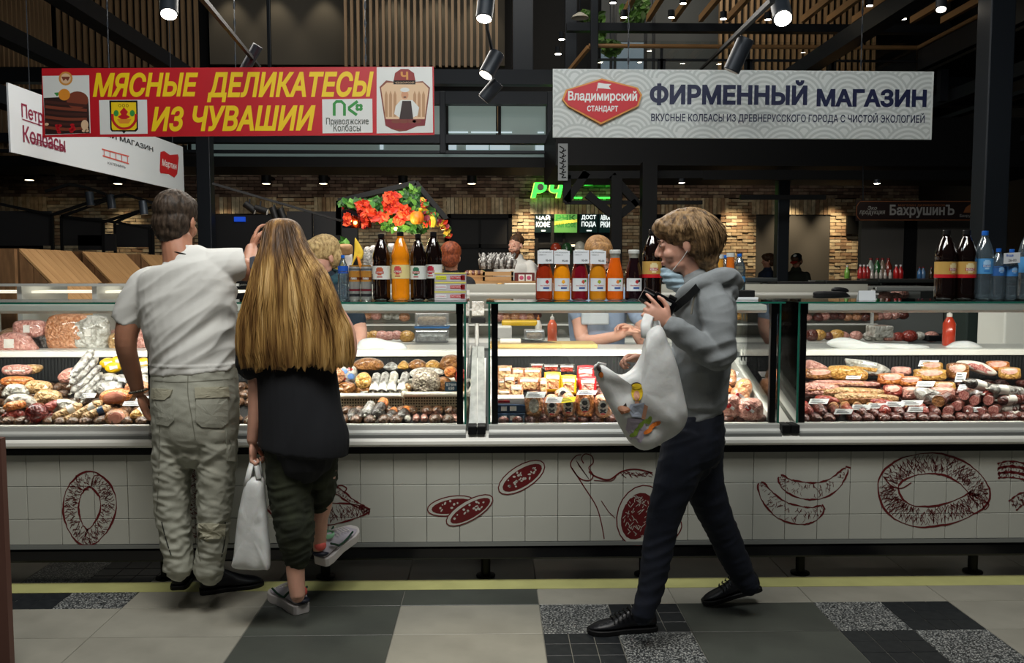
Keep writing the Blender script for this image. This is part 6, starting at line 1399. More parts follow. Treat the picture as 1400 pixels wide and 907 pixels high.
# --- right case
F5 = 'dark red-brown salami, front row of the right case, {o}'
for i, x in enumerate((1106, 1125, 1144, 1162, 1181, 1198, 1212, 1231, 1249, 1265, 1281)):
    r = .028 if i in (0, 1, 6) else .023; stick(pk(x, 565 + (i % 3) * 2, 0, 3.985), pk(x - 8 + rg.uniform(-4, 4), 553, 0, 4.15), r, MT['dark' if i % 3 else 'red'], 'salami', 's5', F5, band=('beige', .55, .8) if i in (2, 3, 4, 5, 8) else ('redp', .6, .8) if i in (0, 7) else None, knot=False)
F6 = 'salami with speckled red cut end at the right of the right case, {o}'
for x, y in ((1318, 541), (1332, 548), (1351, 548), (1308, 556), (1296, 563), (1323, 562), (1340, 565), (1358, 562), (1283, 549)):
    stick(pk(x, y, 0, 3.99 + (565 - y) * .003), pk(x + 12, y - 8, 0, 4.16 + (565 - y) * .003), .024 if x != 1283 else .03, MT['dark'], 'cut_salami', 's6', F6, cutm=MT['cut'] if x != 1283 else MT['brown'])
for i, (a, b_, m_) in enumerate((((1352, 532), (1400, 536), 'silver'), ((1362, 548), (1412, 545), 'dark'), ((1358, 561), (1405, 556), 'film'), ((1345, 540), (1375, 544), 'red'), ((1372, 569), (1412, 566), 'dark'), ((1320, 522), (1372, 536), 'blk'))): stick(pk(*a, 0, 4.06), pk(*b_, .0, 4.16), .025, MT[m_], 'long_sausage', 'l6', 'long sausage lying crosswise at right in the right case, {o}', band=('wbox', .2, .45))
F7 = 'cut ham with pale top and golden rind in the right case, {o}'
for i, (x, y, w_p, h_p, m_) in enumerate(((1119, 512, 38, 15, 'brown'), (1271, 513, 42, 16, 'gold'), (1274, 502, 28, 13, 'gold'), (1291, 529, 28, 13, 'gold'), (1309, 508, 27, 22, 'brown'), (1364, 501, 30, 14, 'orange'), (1380, 511, 27, 17, 'gold'), (1218, 519, 34, 16, 'orange'), (1244, 522, 30, 14, 'orange'), (1220, 535, 24, 16, 'red'), (1247, 538, 26, 17, 'pink'), (1289, 537, 30, 14, 'pink'), (1232, 508, 26, 12, 'pink'))):
    x0, x1, y0, y1 = x - w_p / 2, x + w_p / 2, y - h_p / 2, y + h_p / 2
    blob([(x0, y0 + h_p * .35), (x0 + 3, y0), (x1 - 3, y0), (x1, y0 + h_p * .3), (x1 - 1, y1 - 2), (x, y1), (x0 + 1, y1 - 2)], MT[m_], 'cut_ham', 'hm', F7, 'ham', amp=.004, face=ell_pts(x, y - h_p * .22, w_p * .43, h_p * .30), pw=.35)
blob([(1100, 498), (1106, 492), (1122, 497), (1135, 506), (1120, 508), (1101, 506)], MT['pink'], 'ham_roll', None, '', 'ham', Y=4.5)['label'] = 'pink ham roll behind the sliced slab beside the left corner post of the right case'
blob([(1068, 510), (1075, 503), (1090, 503), (1096, 512), (1090, 520), (1072, 520)], MT['pink'], 'ham_roll', None, '', 'ham')['label'] = 'pale pink ham roll seen through the left glass end of the right case'
blob(bx(1070, 522, 1093, 545, .2), MT['brown'], 'smoked_block', None, '', 'meat', label=(quadp(1082, 523, 18, 6), 'card'))['label'] = 'brown smoked block seen through the left glass end of the right case'
blob([(1132, 505), (1140, 500), (1165, 501), (1184, 508), (1184, 520), (1150, 521), (1136, 517)], MT['gold'], 'smoked_loaf', None, '', 'meat', amp=.010, nsc=35)['label'] = 'golden brown wrapped smoked loaf in the rear of the right case'
blob([(1155, 492), (1164, 491), (1190, 494), (1212, 502), (1218, 512), (1190, 514), (1164, 508)], MT['film'], 'fish_pack', None, '', 'meat pack', Y=4.5, label=(quadp(1188, 497, 22, 5, -8), 'card'), extra=[([(1166, 500), (1200, 504), (1198, 509), (1170, 506)], 'gold')])['label'] = 'large clear flat pack with golden fish at the back of the right case'
F8 = 'long flat pack of bacon in the middle of the right case, {o}'
for i, (x0, y0, x1, y1, m_) in enumerate(((1096, 524, 1150, 541, 'pink'), (1112, 520, 1202, 529, 'pink'), (1118, 530, 1210, 543, 'beige'), (1142, 538, 1228, 552, 'beige'), (1112, 541, 1150, 552, 'red'), (1186, 545, 1226, 555, 'red'))):
    blob([(x0, y1 - 2), (x0 + 6, y0), (x1 - 10, y0 + 2), (x1, (y0 + y1) / 2 + 2), (x1 - 14, y1), (x0 + 8, y1)], MT[m_], 'bacon_pack', 'bp', F8, 'meat pack', amp=.005, label=([(x0 + 10, (y0 + y1) / 2), (x1 - 20, (y0 + y1) / 2 - 1), (x1 - 20, (y0 + y1) / 2 + 1.5), (x0 + 10, (y0 + y1) / 2 + 2)], 'peach'))
o = blob([(1308, 496), (1322, 493), (1345, 497), (1362, 510), (1352, 514), (1330, 508)], MT['wbox'], 'sliced_pack', None, '', 'meat pack', Y=4.42, face=[(1314, 496), (1324, 494.5), (1343, 498.5), (1357, 508), (1350, 511), (1332, 506)], face_m=MT['cut']); o['label'] = 'white tray of sliced dark salami tilted at the back of the right case'
blob(ell_pts(1337, 527, 8, 5), MT['yel'], 'yellow_piece', None, '', 'meat pack')['label'] = 'small yellow wrapped piece among the hams in the right case'
blob([(1250, 536), (1258, 530), (1280, 534), (1290, 545), (1276, 556), (1258, 550)], MT['silver'], 'film_pack', None, '', 'meat pack', amp=.01)['label'] = 'crumpled clear pack beside the cut salamis in the right case'
for q in ((1103, 528, 26), (1118, 549, 26), (1176, 557, 26), (1197, 555, 24), (1152, 563, 24), (1222, 553, 26), (1245, 551, 30), (1253, 560, 26), (1268, 497, 26, 8), (1264, 525, 24), (1323, 530, 28, 8), (1312, 516, 14, 13), (1347, 535, 28, 7), (1166, 514, 20, 9), (1380, 545, 30, 6), (1330, 560, 18, 6)): card(*q)
# plastic bags and a red bottle on the work surface behind the right case
blob([(1130, 470), (1140, 463), (1160, 462), (1180, 468), (1230, 470), (1268, 473), (1262, 479), (1200, 478), (1150, 478)], M_POLY, 'plastic_bag', None, '', 'bag', Y=4.72, amp=.012, nsc=25)['label'] = 'long heap of thin white plastic bags on the work surface behind the right case'
blob([(1292, 478), (1302, 469), (1320, 466), (1336, 470), (1342, 477), (1320, 480)], M_POLY, 'plastic_bag', None, '', 'bag', Y=4.75, amp=.012, nsc=25)['label'] = 'small crumpled white plastic bag near the right end of the work surface'
# ---------------------------------------------------------------- bottles, cans and boxes standing on the glass top
YB = GY + .16; ZG = zg_top + .0005
def cyl_patch(c, r, a0, a1, z0, z1, m, par, name='label', k=12):
    b = MB(); vs = []; 
    for z in (z0, z1):
        for i in range(k + 1): t = R(a0 + (a1 - a0) * i / k); vs.append((c[0] + r * math.cos(t), c[1] + r * math.sin(t), c[2] + z))
    b.add(vs, [(i, i + 1, i + k + 2, i + k + 1) for i in range(k)]); return b.build(name, m, par, 'all', fix=False)
def cyl_text(s, c, r, amid, wdeg, z0, z1, m, par, bold=.02, name='lettering'):
    co, F = glyphs(s, bold, 0); lo, hi = co.min(0), co.max(0); b = MB()
    vs = []
    for q in co: t = R(amid + wdeg * ((q[0] - lo[0]) / (hi[0] - lo[0]) - .5)); vs.append((c[0] + r * math.cos(t), c[1] + r * math.sin(t), c[2] + z0 + (z1 - z0) * (q[1] - lo[1]) / (hi[1] - lo[1])))
    b.add(vs, [tuple(int(i) for i in f) for f in F]); return b.build(name, m, par, fix=False)
M_CAPW = mat('cap_white', 'c9cbc6', .4); M_CAPB = mat('cap_blue', '1f62c0', .35); M_CAPK = mat('cap_black', '141416', .35)
def liquid(name, c): return mat('juice_' + name, c, .08, coat=1, spec=.6, var=.08, vscale=14)
JUICE = [('tomato red', '8e2a12', 'b83a1c'), ('orange', 'e08a12', 0), ('dark red', '6e0f1c', 0), ('amber', 'c27c18', 0), ('bright orange', 'cf5a10', 0), ('near-black', '190a0e', 0)]
M_LBL = mat('label_white', 'cfd2d4', .5); M_TAG = mat('tag_white', 'd4d8db', .45)
ICON = [('b0202a', 'round red'), ('e0a020', 'orange'), ('b84a3a', 'red berries'), ('8f9a1c', 'green'), ('d07a34', 'carrot'), ('a01c22', 'red apple')]
SPOT = [6, -4, 8, -6, 2, 4]
for i, (px, (nm, c, _)) in enumerate(zip((744, 768, 792.5, 817, 840.5, 866), JUICE)):
    b_ = P(px, 408, YB + .03); o = thing('juice_bottle', 'glass bottle of %s juice in the middle row, %s price card' % (nm, 'with' if i < 4 else 'without'), 'bottle', (b_.x, YB + .03, ZG)); c0 = (b_.x, YB + .03, ZG)
    H = (P(px, 340, YB).z - ZG); s = H / .235
    mb().lathe([(.030, 0), (.0395, .004), (.041, .012), (.041, .108), (.0385, .13), (.030, .165), (.0245, .19), (.023, .2)], c0, 24).build('juice', liquid(nm, c), o, 60)
    mb().lathe([(.023, .2), (.0225, .215), (.024, .217), (.024, .222), (.023, .224)], c0, 20).build('neck', mat('neck_glass', '8a8a80', .1, coat=1), o, 60)
    mb().lathe([(.0255, .220), (.0262, .223), (.0262, .236), (.024, .238)], c0, 24).build('cap', M_CAPW, o, 40, bevel=.001)
    cyl_patch(c0, .0418, -150, -35, .044, .104, M_LBL, o); A = -90 + SPOT[i]
    ic = mat('icon_' + ICON[i][0], ICON[i][0], .5)
    for z0, z1, wd in ((.078, .082, 8), (.082, .092, 22), (.092, .096, 12)): cyl_patch(c0, .0422, A - wd / 2 + 10, A + wd / 2 + 10, z0, z1, ic, o, 'picture', 4)
    if i in (2, 4, 5): cyl_patch(c0, .0423, A + 18, A + 32, .086, .097, M_GRN if i != 5 else M_BLACK, o, 'picture', 3)
    cyl_text('Наш Северный', c0, .0423, -88, 62, .066, .073, M_RED, o); cyl_patch(c0, .0423, -100, -60, .054, .062, mat('label_navy', '2b4a8c', .5), o, 'stripe', 4)
    if i < 4:
        x = b_.x + .003 * (-1) ** i; o2 = thing('price_tag', 'white price card hung on the %s juice bottle' % nm, 'price tag', (x, YB - .01, ZG + .18)); pl_ = Plane((x - .037, YB - .008, ZG + .172), (1, 0, .02 * (-1) ** i), (0, .06, 1))
        poly_plate(pl_, [(0, 0), (.074, 0), (.074, .062), (0, .062)], -.0012, 0).build('card', M_TAG, o2)
        text(pl_, 'Сок натуральный', (.006, .066, .05, .056), MT['ink'], o2, n=.0006); text(pl_, 'стекло 1 л', (.006, .04, .039, .0445), MT['ink'], o2, n=.0006); text(pl_, '95-00', (.038, .066, .01, .019), MT['ink'], o2, n=.0006, bold=.02)
def pet(px, Y, top_px, m, capm, label, r=.042, kind='kvass', lab=('e8d9a0',), base_px=408, cat='bottle', name='drink_bottle', sc=1.0, txt='КВАС', lz=(.32, .52), emblem=None):
    b_ = P(px, base_px, Y); H = P(px, top_px, Y).z - ZG; o = thing(name, label, cat, (b_.x, Y, ZG)); c0 = (b_.x, Y, ZG)
    prof = [(.55, 0), (.85, .008), (.97, .03), (1, .06), (1, .28), (.985, .30), (1, .32), (1, .54), (.95, .57), (1, .60), (1.02, .64), (.96, .70), (.74, .80), (.48, .88), (.34, .915), (.32, .94)]
    mb().lathe([(a * r, z * H) for a, z in prof], c0, 24).build('body', m, o, 50)
    mb().lathe([(.36 * r, .935 * H), (.37 * r, .94 * H), (.37 * r, .995 * H), (.33 * r, H)], c0, 20).build('cap', capm, o, 40)
    mb().lathe([(.33 * r, .915 * H), (.42 * r, .92 * H), (.42 * r, .93 * H), (.33 * r, .933 * H)], c0, 16).build('neck_ring', m, o, 40)
    # petal foot
    for k_ in range(5): t = k_ * 1.2566 + .3; mb().ell((c0[0] + .6 * r * math.cos(t), c0[1] + .6 * r * math.sin(t), c0[2] + .013), (.3 * r, .3 * r, .014), 8, 5).build('foot', m, o, True)
    if lab and lab[0] == 'b8934c': mb().lathe([(r * 1.02, lz[0] * H), (r * 1.02, (lz[0] + .05) * H)], c0, 28, cap=False).build('red_band', M_RED, o, 'all', fix=False)
    if lab:
        mb().lathe([(r * 1.012, lz[0] * H), (r * 1.012, lz[1] * H)], c0, 28, cap=False).build('label', mat('lab_' + lab[0], lab[0], .45), o, 'all', fix=False)
        if emblem:
            A, ecol, e2 = emblem; h = (lz[1] - lz[0]) * H; z0 = lz[0] * H; em, em2 = mat('emb_' + ecol, ecol, .5), mat('emb_' + e2, e2, .5)
            for f0, f1, wd in ((.30, .4, 26), (.4, .82, 46), (.82, .9, 30)): cyl_patch(c0, r * 1.02, A - wd / 2, A + wd / 2, z0 + f0 * h, z0 + f1 * h, em, o, 'emblem', 5)
            cyl_patch(c0, r * 1.028, A - 27, A + 27, z0 + .42 * h, z0 + .6 * h, em2, o, 'ribbon', 5); cyl_text(txt, c0, r * 1.035, A, 46, z0 + .44 * h, z0 + .58 * h, M_WHT, o)
            cyl_patch(c0, r * 1.02, A - 18, A + 18, z0 + .14 * h, z0 + .22 * h, em2, o, 'ribbon', 4)
    return o
M_KV = mat('kvass_dark', '120806', .06, coat=1, spec=.7); M_KVO = mat('soda_orange', 'e08412', .08, coat=1, var=.08, vscale=20); M_KVN = mat('amber_plastic', '3a1a0e', .06, coat=1)
pet(522, YB, 320, M_KV, M_CAPK, 'plastic bottle of dark lemonade with white label, left of the orange one', .041, lab=('cfd2cc',), emblem=(-96, 'b35a3a', 'a02a2a'), txt='ДЮШЕС')
pet(548, YB, 317, M_KVO, M_CAPK, 'plastic bottle of bright orange lemonade with pale yellow label', .042, lab=('d9c98a',), emblem=(-104, 'c24a4a', 'a8322a'), txt='КРЕМ')
pet(572, YB + .01, 320, M_KV, M_CAPK, 'plastic bottle of dark lemonade with green emblem, right of the orange one', .037, lab=('cfd2cc',), emblem=(-102, '2f6a50', 'a02a2a'), txt='ТАРХУН')
pet(593, YB + .07, 317, M_KV, M_CAPK, 'plastic bottle of dark lemonade half hidden behind the stacked printed boxes', .041, lab=('cfd2cc',), emblem=(-108, 'b02a40', 'a02a2a'), txt='БАЙКАЛ')
pet(891, YB + .02, 314, M_KV, M_CAPK, 'dark kvass bottle with yellow and red label right beside the walking woman\'s face', .0455, lab=('b8934c',), emblem=(-88, 'd8ca9c', 'b0302a'), txt='КВАС', lz=(.32, .55))
pet(1291, YB + .02, 315, M_KV, M_CAPK, 'dark kvass bottle with yellow label, left one of the pair by the water bottles', .0475, lab=('b8934c',), emblem=(-70, 'd8ca9c', 'b0302a'), txt='КВАС', lz=(.32, .55))
pet(1318.5, YB + .02, 315, M_KV, M_CAPK, 'dark kvass bottle with yellow label, right one of the pair by the water bottles', .0475, lab=('b8934c',), emblem=(-92, 'd8ca9c', 'b0302a'), txt='КВАС', lz=(.32, .55))
M_WAT = clear('water_plastic', 'd9e8ee', .16, .06, .10, 'b0c4d0')
pet(1343.5, YB + .02, 316, M_WAT, M_CAPB, 'large clear water bottle with blue cap and blue label, right of the kvass pair', .041, lab=('4a90c8',), lz=(.38, .60), emblem=(-100, '9cc4e4', '2f6fb4'), txt='ВОДА')
pet(1363, YB + .0, 340, M_WAT, M_CAPB, 'small clear water bottle with blue cap, left of the handwritten card', .031, lab=('2b5c9c',), lz=(.47, .66), emblem=(-90, '7fb0dc', '2f6fb4'), txt='ВОДА')
pet(1381, YB + .0, 341, M_WAT, M_CAPB, 'small clear water bottle half covered by the handwritten card', .030, lab=('3a78b8',), lz=(.47, .66), emblem=(-90, '7fb0dc', '2f6fb4'), txt='ВОДА')
pet(1403, YB + .03, 312, M_WAT, M_CAPB, 'large clear water bottle cut off by the right edge of the picture', .041, lab=('4a90c8',), lz=(.38, .60))
o = thing('price_card', 'small handwritten white card held among the water bottles at the far right', 'price card', P(1384, 360, YB - .045)); pl_ = Plane(P(1372, 361, YB - .045), (1, 0, .03), (0, .0, 1)); poly_plate(pl_, [(0, 0), (.078, .003), (.078, .052), (.0, .05)], -.001, 0).build('card', M_TAG, o)
text(pl_, 'Вода', (.012, .045, .032, .045), M_CAPB, o, n=.0008, bold=.02); text(pl_, '26-00', (.022, .06, .01, .022), MT['ink'], o, n=.0008)
pet(469.5, YB + .0, 349, M_WAT, M_CAPB, 'small clear water bottle with blue cap beside the drink cans', .024, lab=('1f52b0',), lz=(.60, .76), cat='bottle', emblem=None)
for i, px in enumerate((485, 501)):
    b_ = P(px, 408, YB); H = P(px, 364, YB).z - ZG; c0 = (b_.x, YB, ZG); o = thing('drink_can', 'tall silver and gold drink can, %s of the two beside the bottles' % ('left' if i == 0 else 'right'), 'can', c0); r = .0265
    mb().lathe([(r * .85, 0), (r, .006), (r, H - .008), (r * .86, H - .001), (r * .86, H), (r * .8, H - .004)], c0, 24).build('can_body', mat('can_silver', 'a9a9a4', .25, .6), o, 50)
    for z0, z1, cc in ((.55, .86, 'b5803a'), (.60, .68, '8a2a1c'), (.28, .34, '6a1c2a'), (.12, .2, '2a2a2e'), (.88, .93, '5a5f66')): mb().lathe([(r * 1.01, z0 * H), (r * 1.01, z1 * H)], c0, 24, cap=False).build('printed_band', mat('can_' + cc, cc, .3, .3), o, 'all', fix=False)
    cyl_text('ПИВО', c0, r * 1.03, -88, 60, .61 * H, .67 * H, M_WHT, o); mb().lathe([(r * .9, H - .002), (r * .9, H + .004)], c0, 20).build('lid', mat('can_lid', 'c08a3a', .3, .5), o, 50)
for i, (y0, y1) in enumerate(((397.5, 408), (384, 396.5), (369.5, 383))):
    a, b_ = P(594, y0, YB - .01), P(637, y1, YB - .01); zb = ZG + i * .0437; a.z, b_.z = zb + .0432, zb
    o = thing('snack_box', 'flat grey and red printed box, %s of three stacked beside the lemonade bottles' % ('bottom', 'middle', 'top')[i], 'box', (a.x, YB, b_.z)); mb().box((a.x, YB - .01, b_.z), (b_.x, YB + .09, a.z)).build('box', mat('box_grey', 'b3aeb0', .4), o, bevel=.0015)
    pl_ = Plane((a.x, YB - .0115, b_.z), (1, 0, 0), (0, 0, 1)); W_, H_ = b_.x - a.x, .0432
    def rc(u0, u1, v0, v1, m, n=0): poly_plate(pl_, [(u0 * W_, v0 * H_), (u1 * W_, v0 * H_), (u1 * W_, v1 * H_), (u0 * W_, v1 * H_)], n, n + .0004).build('print', m, o)
    rc(0, 1, .86, 1, mat('box_yellow', 'd8cf6a', .4)); rc(.5, .88, .3, .62, M_RED); rc(.84, .97, .2, .72, mat('box_darkred', '7a1418', .4)); rc(.04, .38, .25, .66, mat('box_yellow2', 'd6d838', .4) if i == 2 else M_LBL)
    text(pl_, 'КАЛИНКА', (.05 * W_, .36 * W_, .35 * H_, .55 * H_), M_RED if i < 2 else MT['ink'], o, n=.001); text(pl_, 'ПАСТИЛА', (.52 * W_, .83 * W_, .36 * H_, .56 * H_), M_WHT, o, n=.001)
o = thing('yellow_flag', 'small folded yellow and orange paper flag standing behind the drink cans', 'flag', P(488, 408, YB + .1)); o.location.z = ZG
puff([(480, 367), (484, 349), (485, 327), (488, 328), (497, 345), (493, 356), (488, 352)], YB + .1, .008, 'paper', mat('flag_yellow', 'f0c83a', .6), o, 1, 5, .003, 30); puff([(488, 350), (492, 354), (496, 368), (495, 374), (491, 366)], YB + .095, .006, 'paper', mat('flag_orange', 'e58a2a', .6), o, 1, 5, .003, 30)
mb().tube([P(483, 366, YB + .1), Vector((P(484, 408, YB + .1).x, YB + .1, ZG))], .002, 6).build('stick', M_WHT, o)
o = thing('eyeglass_case', 'black soft case lying on the glass top of the right case', 'case', P(1136, 407, YB)); o.location.z = ZG
puff([(1112, 404), (1114, 399), (1130, 398), (1152, 399), (1160, 403), (1158, 407), (1116, 408)], YB, .03, 'case_body', M_BLACK, o, 1, 6, .002); puff([(1137, 398), (1141, 393), (1156, 394), (1160, 399), (1150, 401)], YB + .05, .02, 'flap', M_BLACK, o, 1, 5, .002)
pl_ = Plane(P(1174.5, 409, YB - .02), (1, 0, 0), (0, .1, 1)); pl_.o.z = ZG; o = thing('price_card', 'blank white card standing on the glass top of the right case', 'price card', pl_.o)
poly_plate(pl_, [(0, 0), (.079, 0), (.079, .046), (0, .046)], -.001, 0).build('card', M_TAG, o); poly_plate(Plane(pl_.o + Vector((0, .03, 0)), (1, 0, 0), (0, -.5, 1)), [(0, 0), (.079, 0), (.079, .048), (0, .048)], -.001, 0).build('card_back', M_TAG, o)
# behind the walking woman
for i, (px, c, cap, tp) in enumerate(((983, 'c9913a', M_CAPW, 348), (998, 'cf6a20', M_CAPW, 346))):
    b_ = P(px, 405, YB + .12); c0 = (b_.x, YB + .12, ZG); H = P(px, tp, YB + .12).z - ZG; o = thing('juice_bottle', '%s juice bottle just behind the walking woman\'s hood' % ('amber' if i == 0 else 'orange'), 'bottle', c0)
    mb().lathe([(.022, 0), (.026, .006), (.026, .1), (.02, .14), (.018, H - .02)], c0, 18).build('juice', mat('juice_b%d' % i, c, .1, coat=1), o, 60); mb().lathe([(.02, H - .02), (.02, H)], c0, 16).build('cap', cap, o, 40)
for i, px in enumerate((991, 1010)): pet(px, YB + .16 + .02 * i, 347 if i else 349, M_WAT, M_CAPB, 'clear water bottle with blue cap %s, behind the woman\'s hood' % ('right of the orange juice' if i else 'between the two juices'), .03, lab=('4a90c8',), lz=(.38, .5))
o = thing('notebook', 'stack of white papers with a black folder on the glass top behind the woman', 'papers', P(1020, 405, YB + .1)); o.location.z = ZG
a = P(1003, 405, YB + .06); mb().box((a.x, YB + .06, ZG), (a.x + .12, YB + .2, ZG + .012)).build('papers', M_TAG, o, bevel=.002); mb().box((a.x + .0, YB + .08, ZG + .012), (a.x + .11, YB + .19, ZG + .045)).build('folder', M_BLACK, o, bevel=.004)
# ---------------------------------------------------------------- stalls behind the counter
M_PLANK = mat('pale_plank', 'b08a5c', .55, var=.14, vscale=3, stretch=(1, 6, 1), col2='a07a4e', bump=.05, bscale=30); M_PLANKD = mat('brown_plank', '7d5c3c', .6, var=.2, vscale=5, stretch=(6, 1, 1))
# sloping wooden produce bins: ridge runs away from the viewer, face slopes down to the right
def bin_(ya, yb_, x0, lab, first=False):
    ridge = 1.62; o = thing('wooden_bin', lab, 'bin', (x0, (ya + yb_) / 2, 0)); w, drop = .95, 1.02
    n = 7; 
    for i in range(n):
        y0, y1 = ya + (yb_ - ya) * i / n, ya + (yb_ - ya) * (i + 1) / n - .004
        mb().add([(x0, y0, ridge), (x0, y1, ridge), (x0 + w, y1, ridge - drop), (x0 + w, y0, ridge - drop), (x0, y0, ridge - .025), (x0, y1, ridge - .025), (x0 + w, y1, ridge - drop - .025), (x0 + w, y0, ridge - drop - .025)],
                 [(0, 1, 2, 3), (7, 6, 5, 4), (0, 4, 5, 1), (1, 5, 6, 2), (2, 6, 7, 3), (3, 7, 4, 0)]).build('plank', M_PLANK, o)
    n = 9
    for i in range(n):
        xa, xb = x0 + w * i / n, x0 + w * (i + 1) / n - .005; za, zb = ridge - drop * i / n - .03, ridge - drop * (i + 1) / n - .03
        mb().prism([(xa, .0), (xb, .0), (xb, zb), (xa, za)], ya + .0, ya + .02).build('side_plank', M_PLANKD, o)
    mb().box((x0 - .7, ya + .02, 0), (x0, yb_, ridge)).build('back_body', M_PLANKD, o)
    return o
xb0 = X_(26, 6.7, 340)
bin_(6.7, 7.52, xb0, 'nearest of the three sloping wooden bins at the left'); bin_(7.72, 8.62, xb0 - .0, 'middle one of the three sloping wooden bins at the left'); bin_(9.0, 10.2, xb0, 'farthest of the three sloping wooden bins, beside the man\'s shoulder')
for i in range(5): pass
o = thing('wooden_partition', 'tall wooden plank panel at the far left edge beside the first bin', 'panel', (xb0 - .6, 6.66, 0))
for i in range(6): mb().box((xb0 - .75 + i * .125, 6.64, 0), (xb0 - .63 + i * .125, 6.68, 1.615)).build('plank', M_PLANKD, o)
# glass topped counter before the bins
o = thing('far_counter', 'low counter with white lit panels under glass, in front of the wooden bins', 'counter', (P(80, 400, 5.6).x, 5.75, 0)); za = Z_(397, 5.6)
xa, xb = P(-80, 400, 5.6).x, P(330, 400, 5.6).x; mb().box((xa, 5.6, 0), (xb, 6.3, .95)).build('cabinet', M_ALUD, o); mb().box((xa, 5.55, za + .03), (xb, 6.3, za + .04)).build('glass_top', M_GLASS, o); mb().box((xa, 5.54, za + .028), (xb, 5.56, za + .045)).build('edge', M_ALU, o)
for i in range(4):
    x0 = xa + (xb - xa) * i / 4; mb().box((x0 + .04, 5.7, za - .02), (x0 + (xb - xa) / 4 - .04, 5.95, za - .005)).build('light_panel', mat('light_panel', 'e8e8dc', .4, emit='fff6e0', estr=.8), o); mb().box((x0, 5.6, .95), (x0 + .03, 6.2, za + .03)).build('post', M_ALU, o)
for i in range(9):
    x0 = xa + .1 + i * .24; tag(mb().ell((x0, 5.8, 1.01), (.1, .12, .065), 12, 8).build('wrapped_ham', MT[('pink', 'brown', 'blk', 'gold')[i % 4]], None, True), '', 'ham'); reg('wh', bpy.context.scene.objects[-1] if False else COL.objects[-1], 'rounded wrapped ham on the low counter before the wooden bins, {o}')
# black panels and gabled steel frames
def frame(name, lab, px_lines, Y, w=.028, cat='frame', m=None):
    pts = [p for l in px_lines for p in l]; o = thing(name, lab, cat, P(pts[0][0], pts[0][1], Y))
    for l in px_lines:
        for a, b_ in zip(l, l[1:]): A_, B_ = [Vector((P(*q, Y).x, Y, 0)) if q[1] > 390 else P(*q, Y) for q in (a, b_)]; mb().beam(A_, B_, w, w).build('bar', m or M_BLACK, o)
    return o
frame('gabled_frame', 'black gabled steel frame over the left stalls, nearest the left edge', [[(-10, 277), (71, 294), (71, 395)], [(71, 294), (119, 278), (172, 266), (210, 278)], [(62, 262), (95, 252), (117, 256), (145, 266)]], 9.0)
frame('gabled_frame', 'black gabled steel frame behind the first one, over the wooden bins', [[(84, 395), (84, 296), (160, 269)], [(84, 296), (158, 304), (205, 313)], [(141, 395), (141, 304), (212, 282)]], 9.9)
frame('gabled_frame', 'black gabled steel frame right behind the man\'s head', [[(157, 395), (157, 304), (212, 281)], [(205, 395), (205, 310)], [(209, 395), (209, 312), (215, 309)]], 10.6)
for i, (x0, x1, y0, y1) in enumerate(((-60, 70, 289, 336), (85, 139, 298, 336), (158, 206, 307, 338), (107, 140, 322, 342), (142, 158, 320, 343))):
    Y = (9.0, 9.9, 10.6, 9.9, 9.9)[i]; tag(mb().box(P(x0, y1, Y), P(x1 + 1, y0, Y + .03)).build('partition_board', M_DARKIN), 'black hanging panel behind the wooden bins, ' + ('at the left edge', 'between the first two frames', 'left of the man\'s head', 'small one above the first bin', 'narrow one above the middle bin')[i], 'panel')
# spot lights: cylinder heads on tracks
def spot(px, py, Y, d, L=.16, r=.045, lab='', on=0, m=M_STEEL, cat='spotlight'):
    c = P(px, py, Y); d = Vector(d).normalized(); o = thing('spotlight', lab, cat, c); a, b_ = c - d * L / 2, c + d * L / 2
    mb().tube([a, b_], r, 18).build('housing', m, o, 40, bevel=.004); mb().tube([b_ + d * .001, b_ + d * .003], r * .85, 16).build('lens', mat('lamp_on%d' % on, 'ffffff', .3, emit='fff0d8', estr=on) if on else MT['wbox'], o)
    mb().tube([c - d * L * .1, c + Vector((0, 0, r + .05))], .008, 6).build('bracket', M_STEEL, o)
    return o, b_, d
M_SPT = mat('spot_grey', '39424c', .4, .3)
def track(n, p0, p1, lab, w=.022): return tag(mb().beam(p0, p1, w, w).build('track_rail', M_BLACK), lab, 'track')
track(0, P(1056, 0, 3.6), P(958, 95, 9.5), 'black lighting track running away above the white banner'); track(0, P(272, -8, 3.8), P(355, 92, 6.5), 'thin lighting track running down towards the red banner')
spot(1010, 75, 5.2, (-.42, .2, -1), .20, .05, 'dark cylinder spotlight hanging above the white banner')
spot(1068, 14, 4.6, (-.12, -.75, -.75), .17, .05, 'brightly shining cylinder spotlight above the white banner', 60)
spot(664, 6, 4.7, (-.1, -.3, -1), .17, .045, 'shining cylinder spotlight at the top middle', 40); spot(672, 88, 5.0, (-.5, -.3, -1), .15, .045, 'cylinder spotlight with lit face between the banners, upper of two', 6); spot(671, 124, 5.1, (-.9, .2, -1), .13, .04, 'dark cylinder spotlight between the banners, lower of two')
mb_ = tag(mb().tube([P(664, -20, 4.7), P(666, 40, 4.85), P(672, 66, 5.0), P(673, 108, 5.1)], .01, 6).build('lamp_pole', M_STEEL), 'thin dark pole carrying the three spotlights between the banners', 'pole')
spot(231, 3, 4.6, (.15, -.5, -1), .16, .045, 'shining cylinder spotlight above the red banner', 40); spot(343, 80, 6.0, (-.5, .1, -.8), .2, .035, 'slim pale blue spotlight just above the red banner')
spot(1287, 3, 7.5, (-.2, -.4, -1), .15, .045, 'small lit spotlight at the top right', 12)
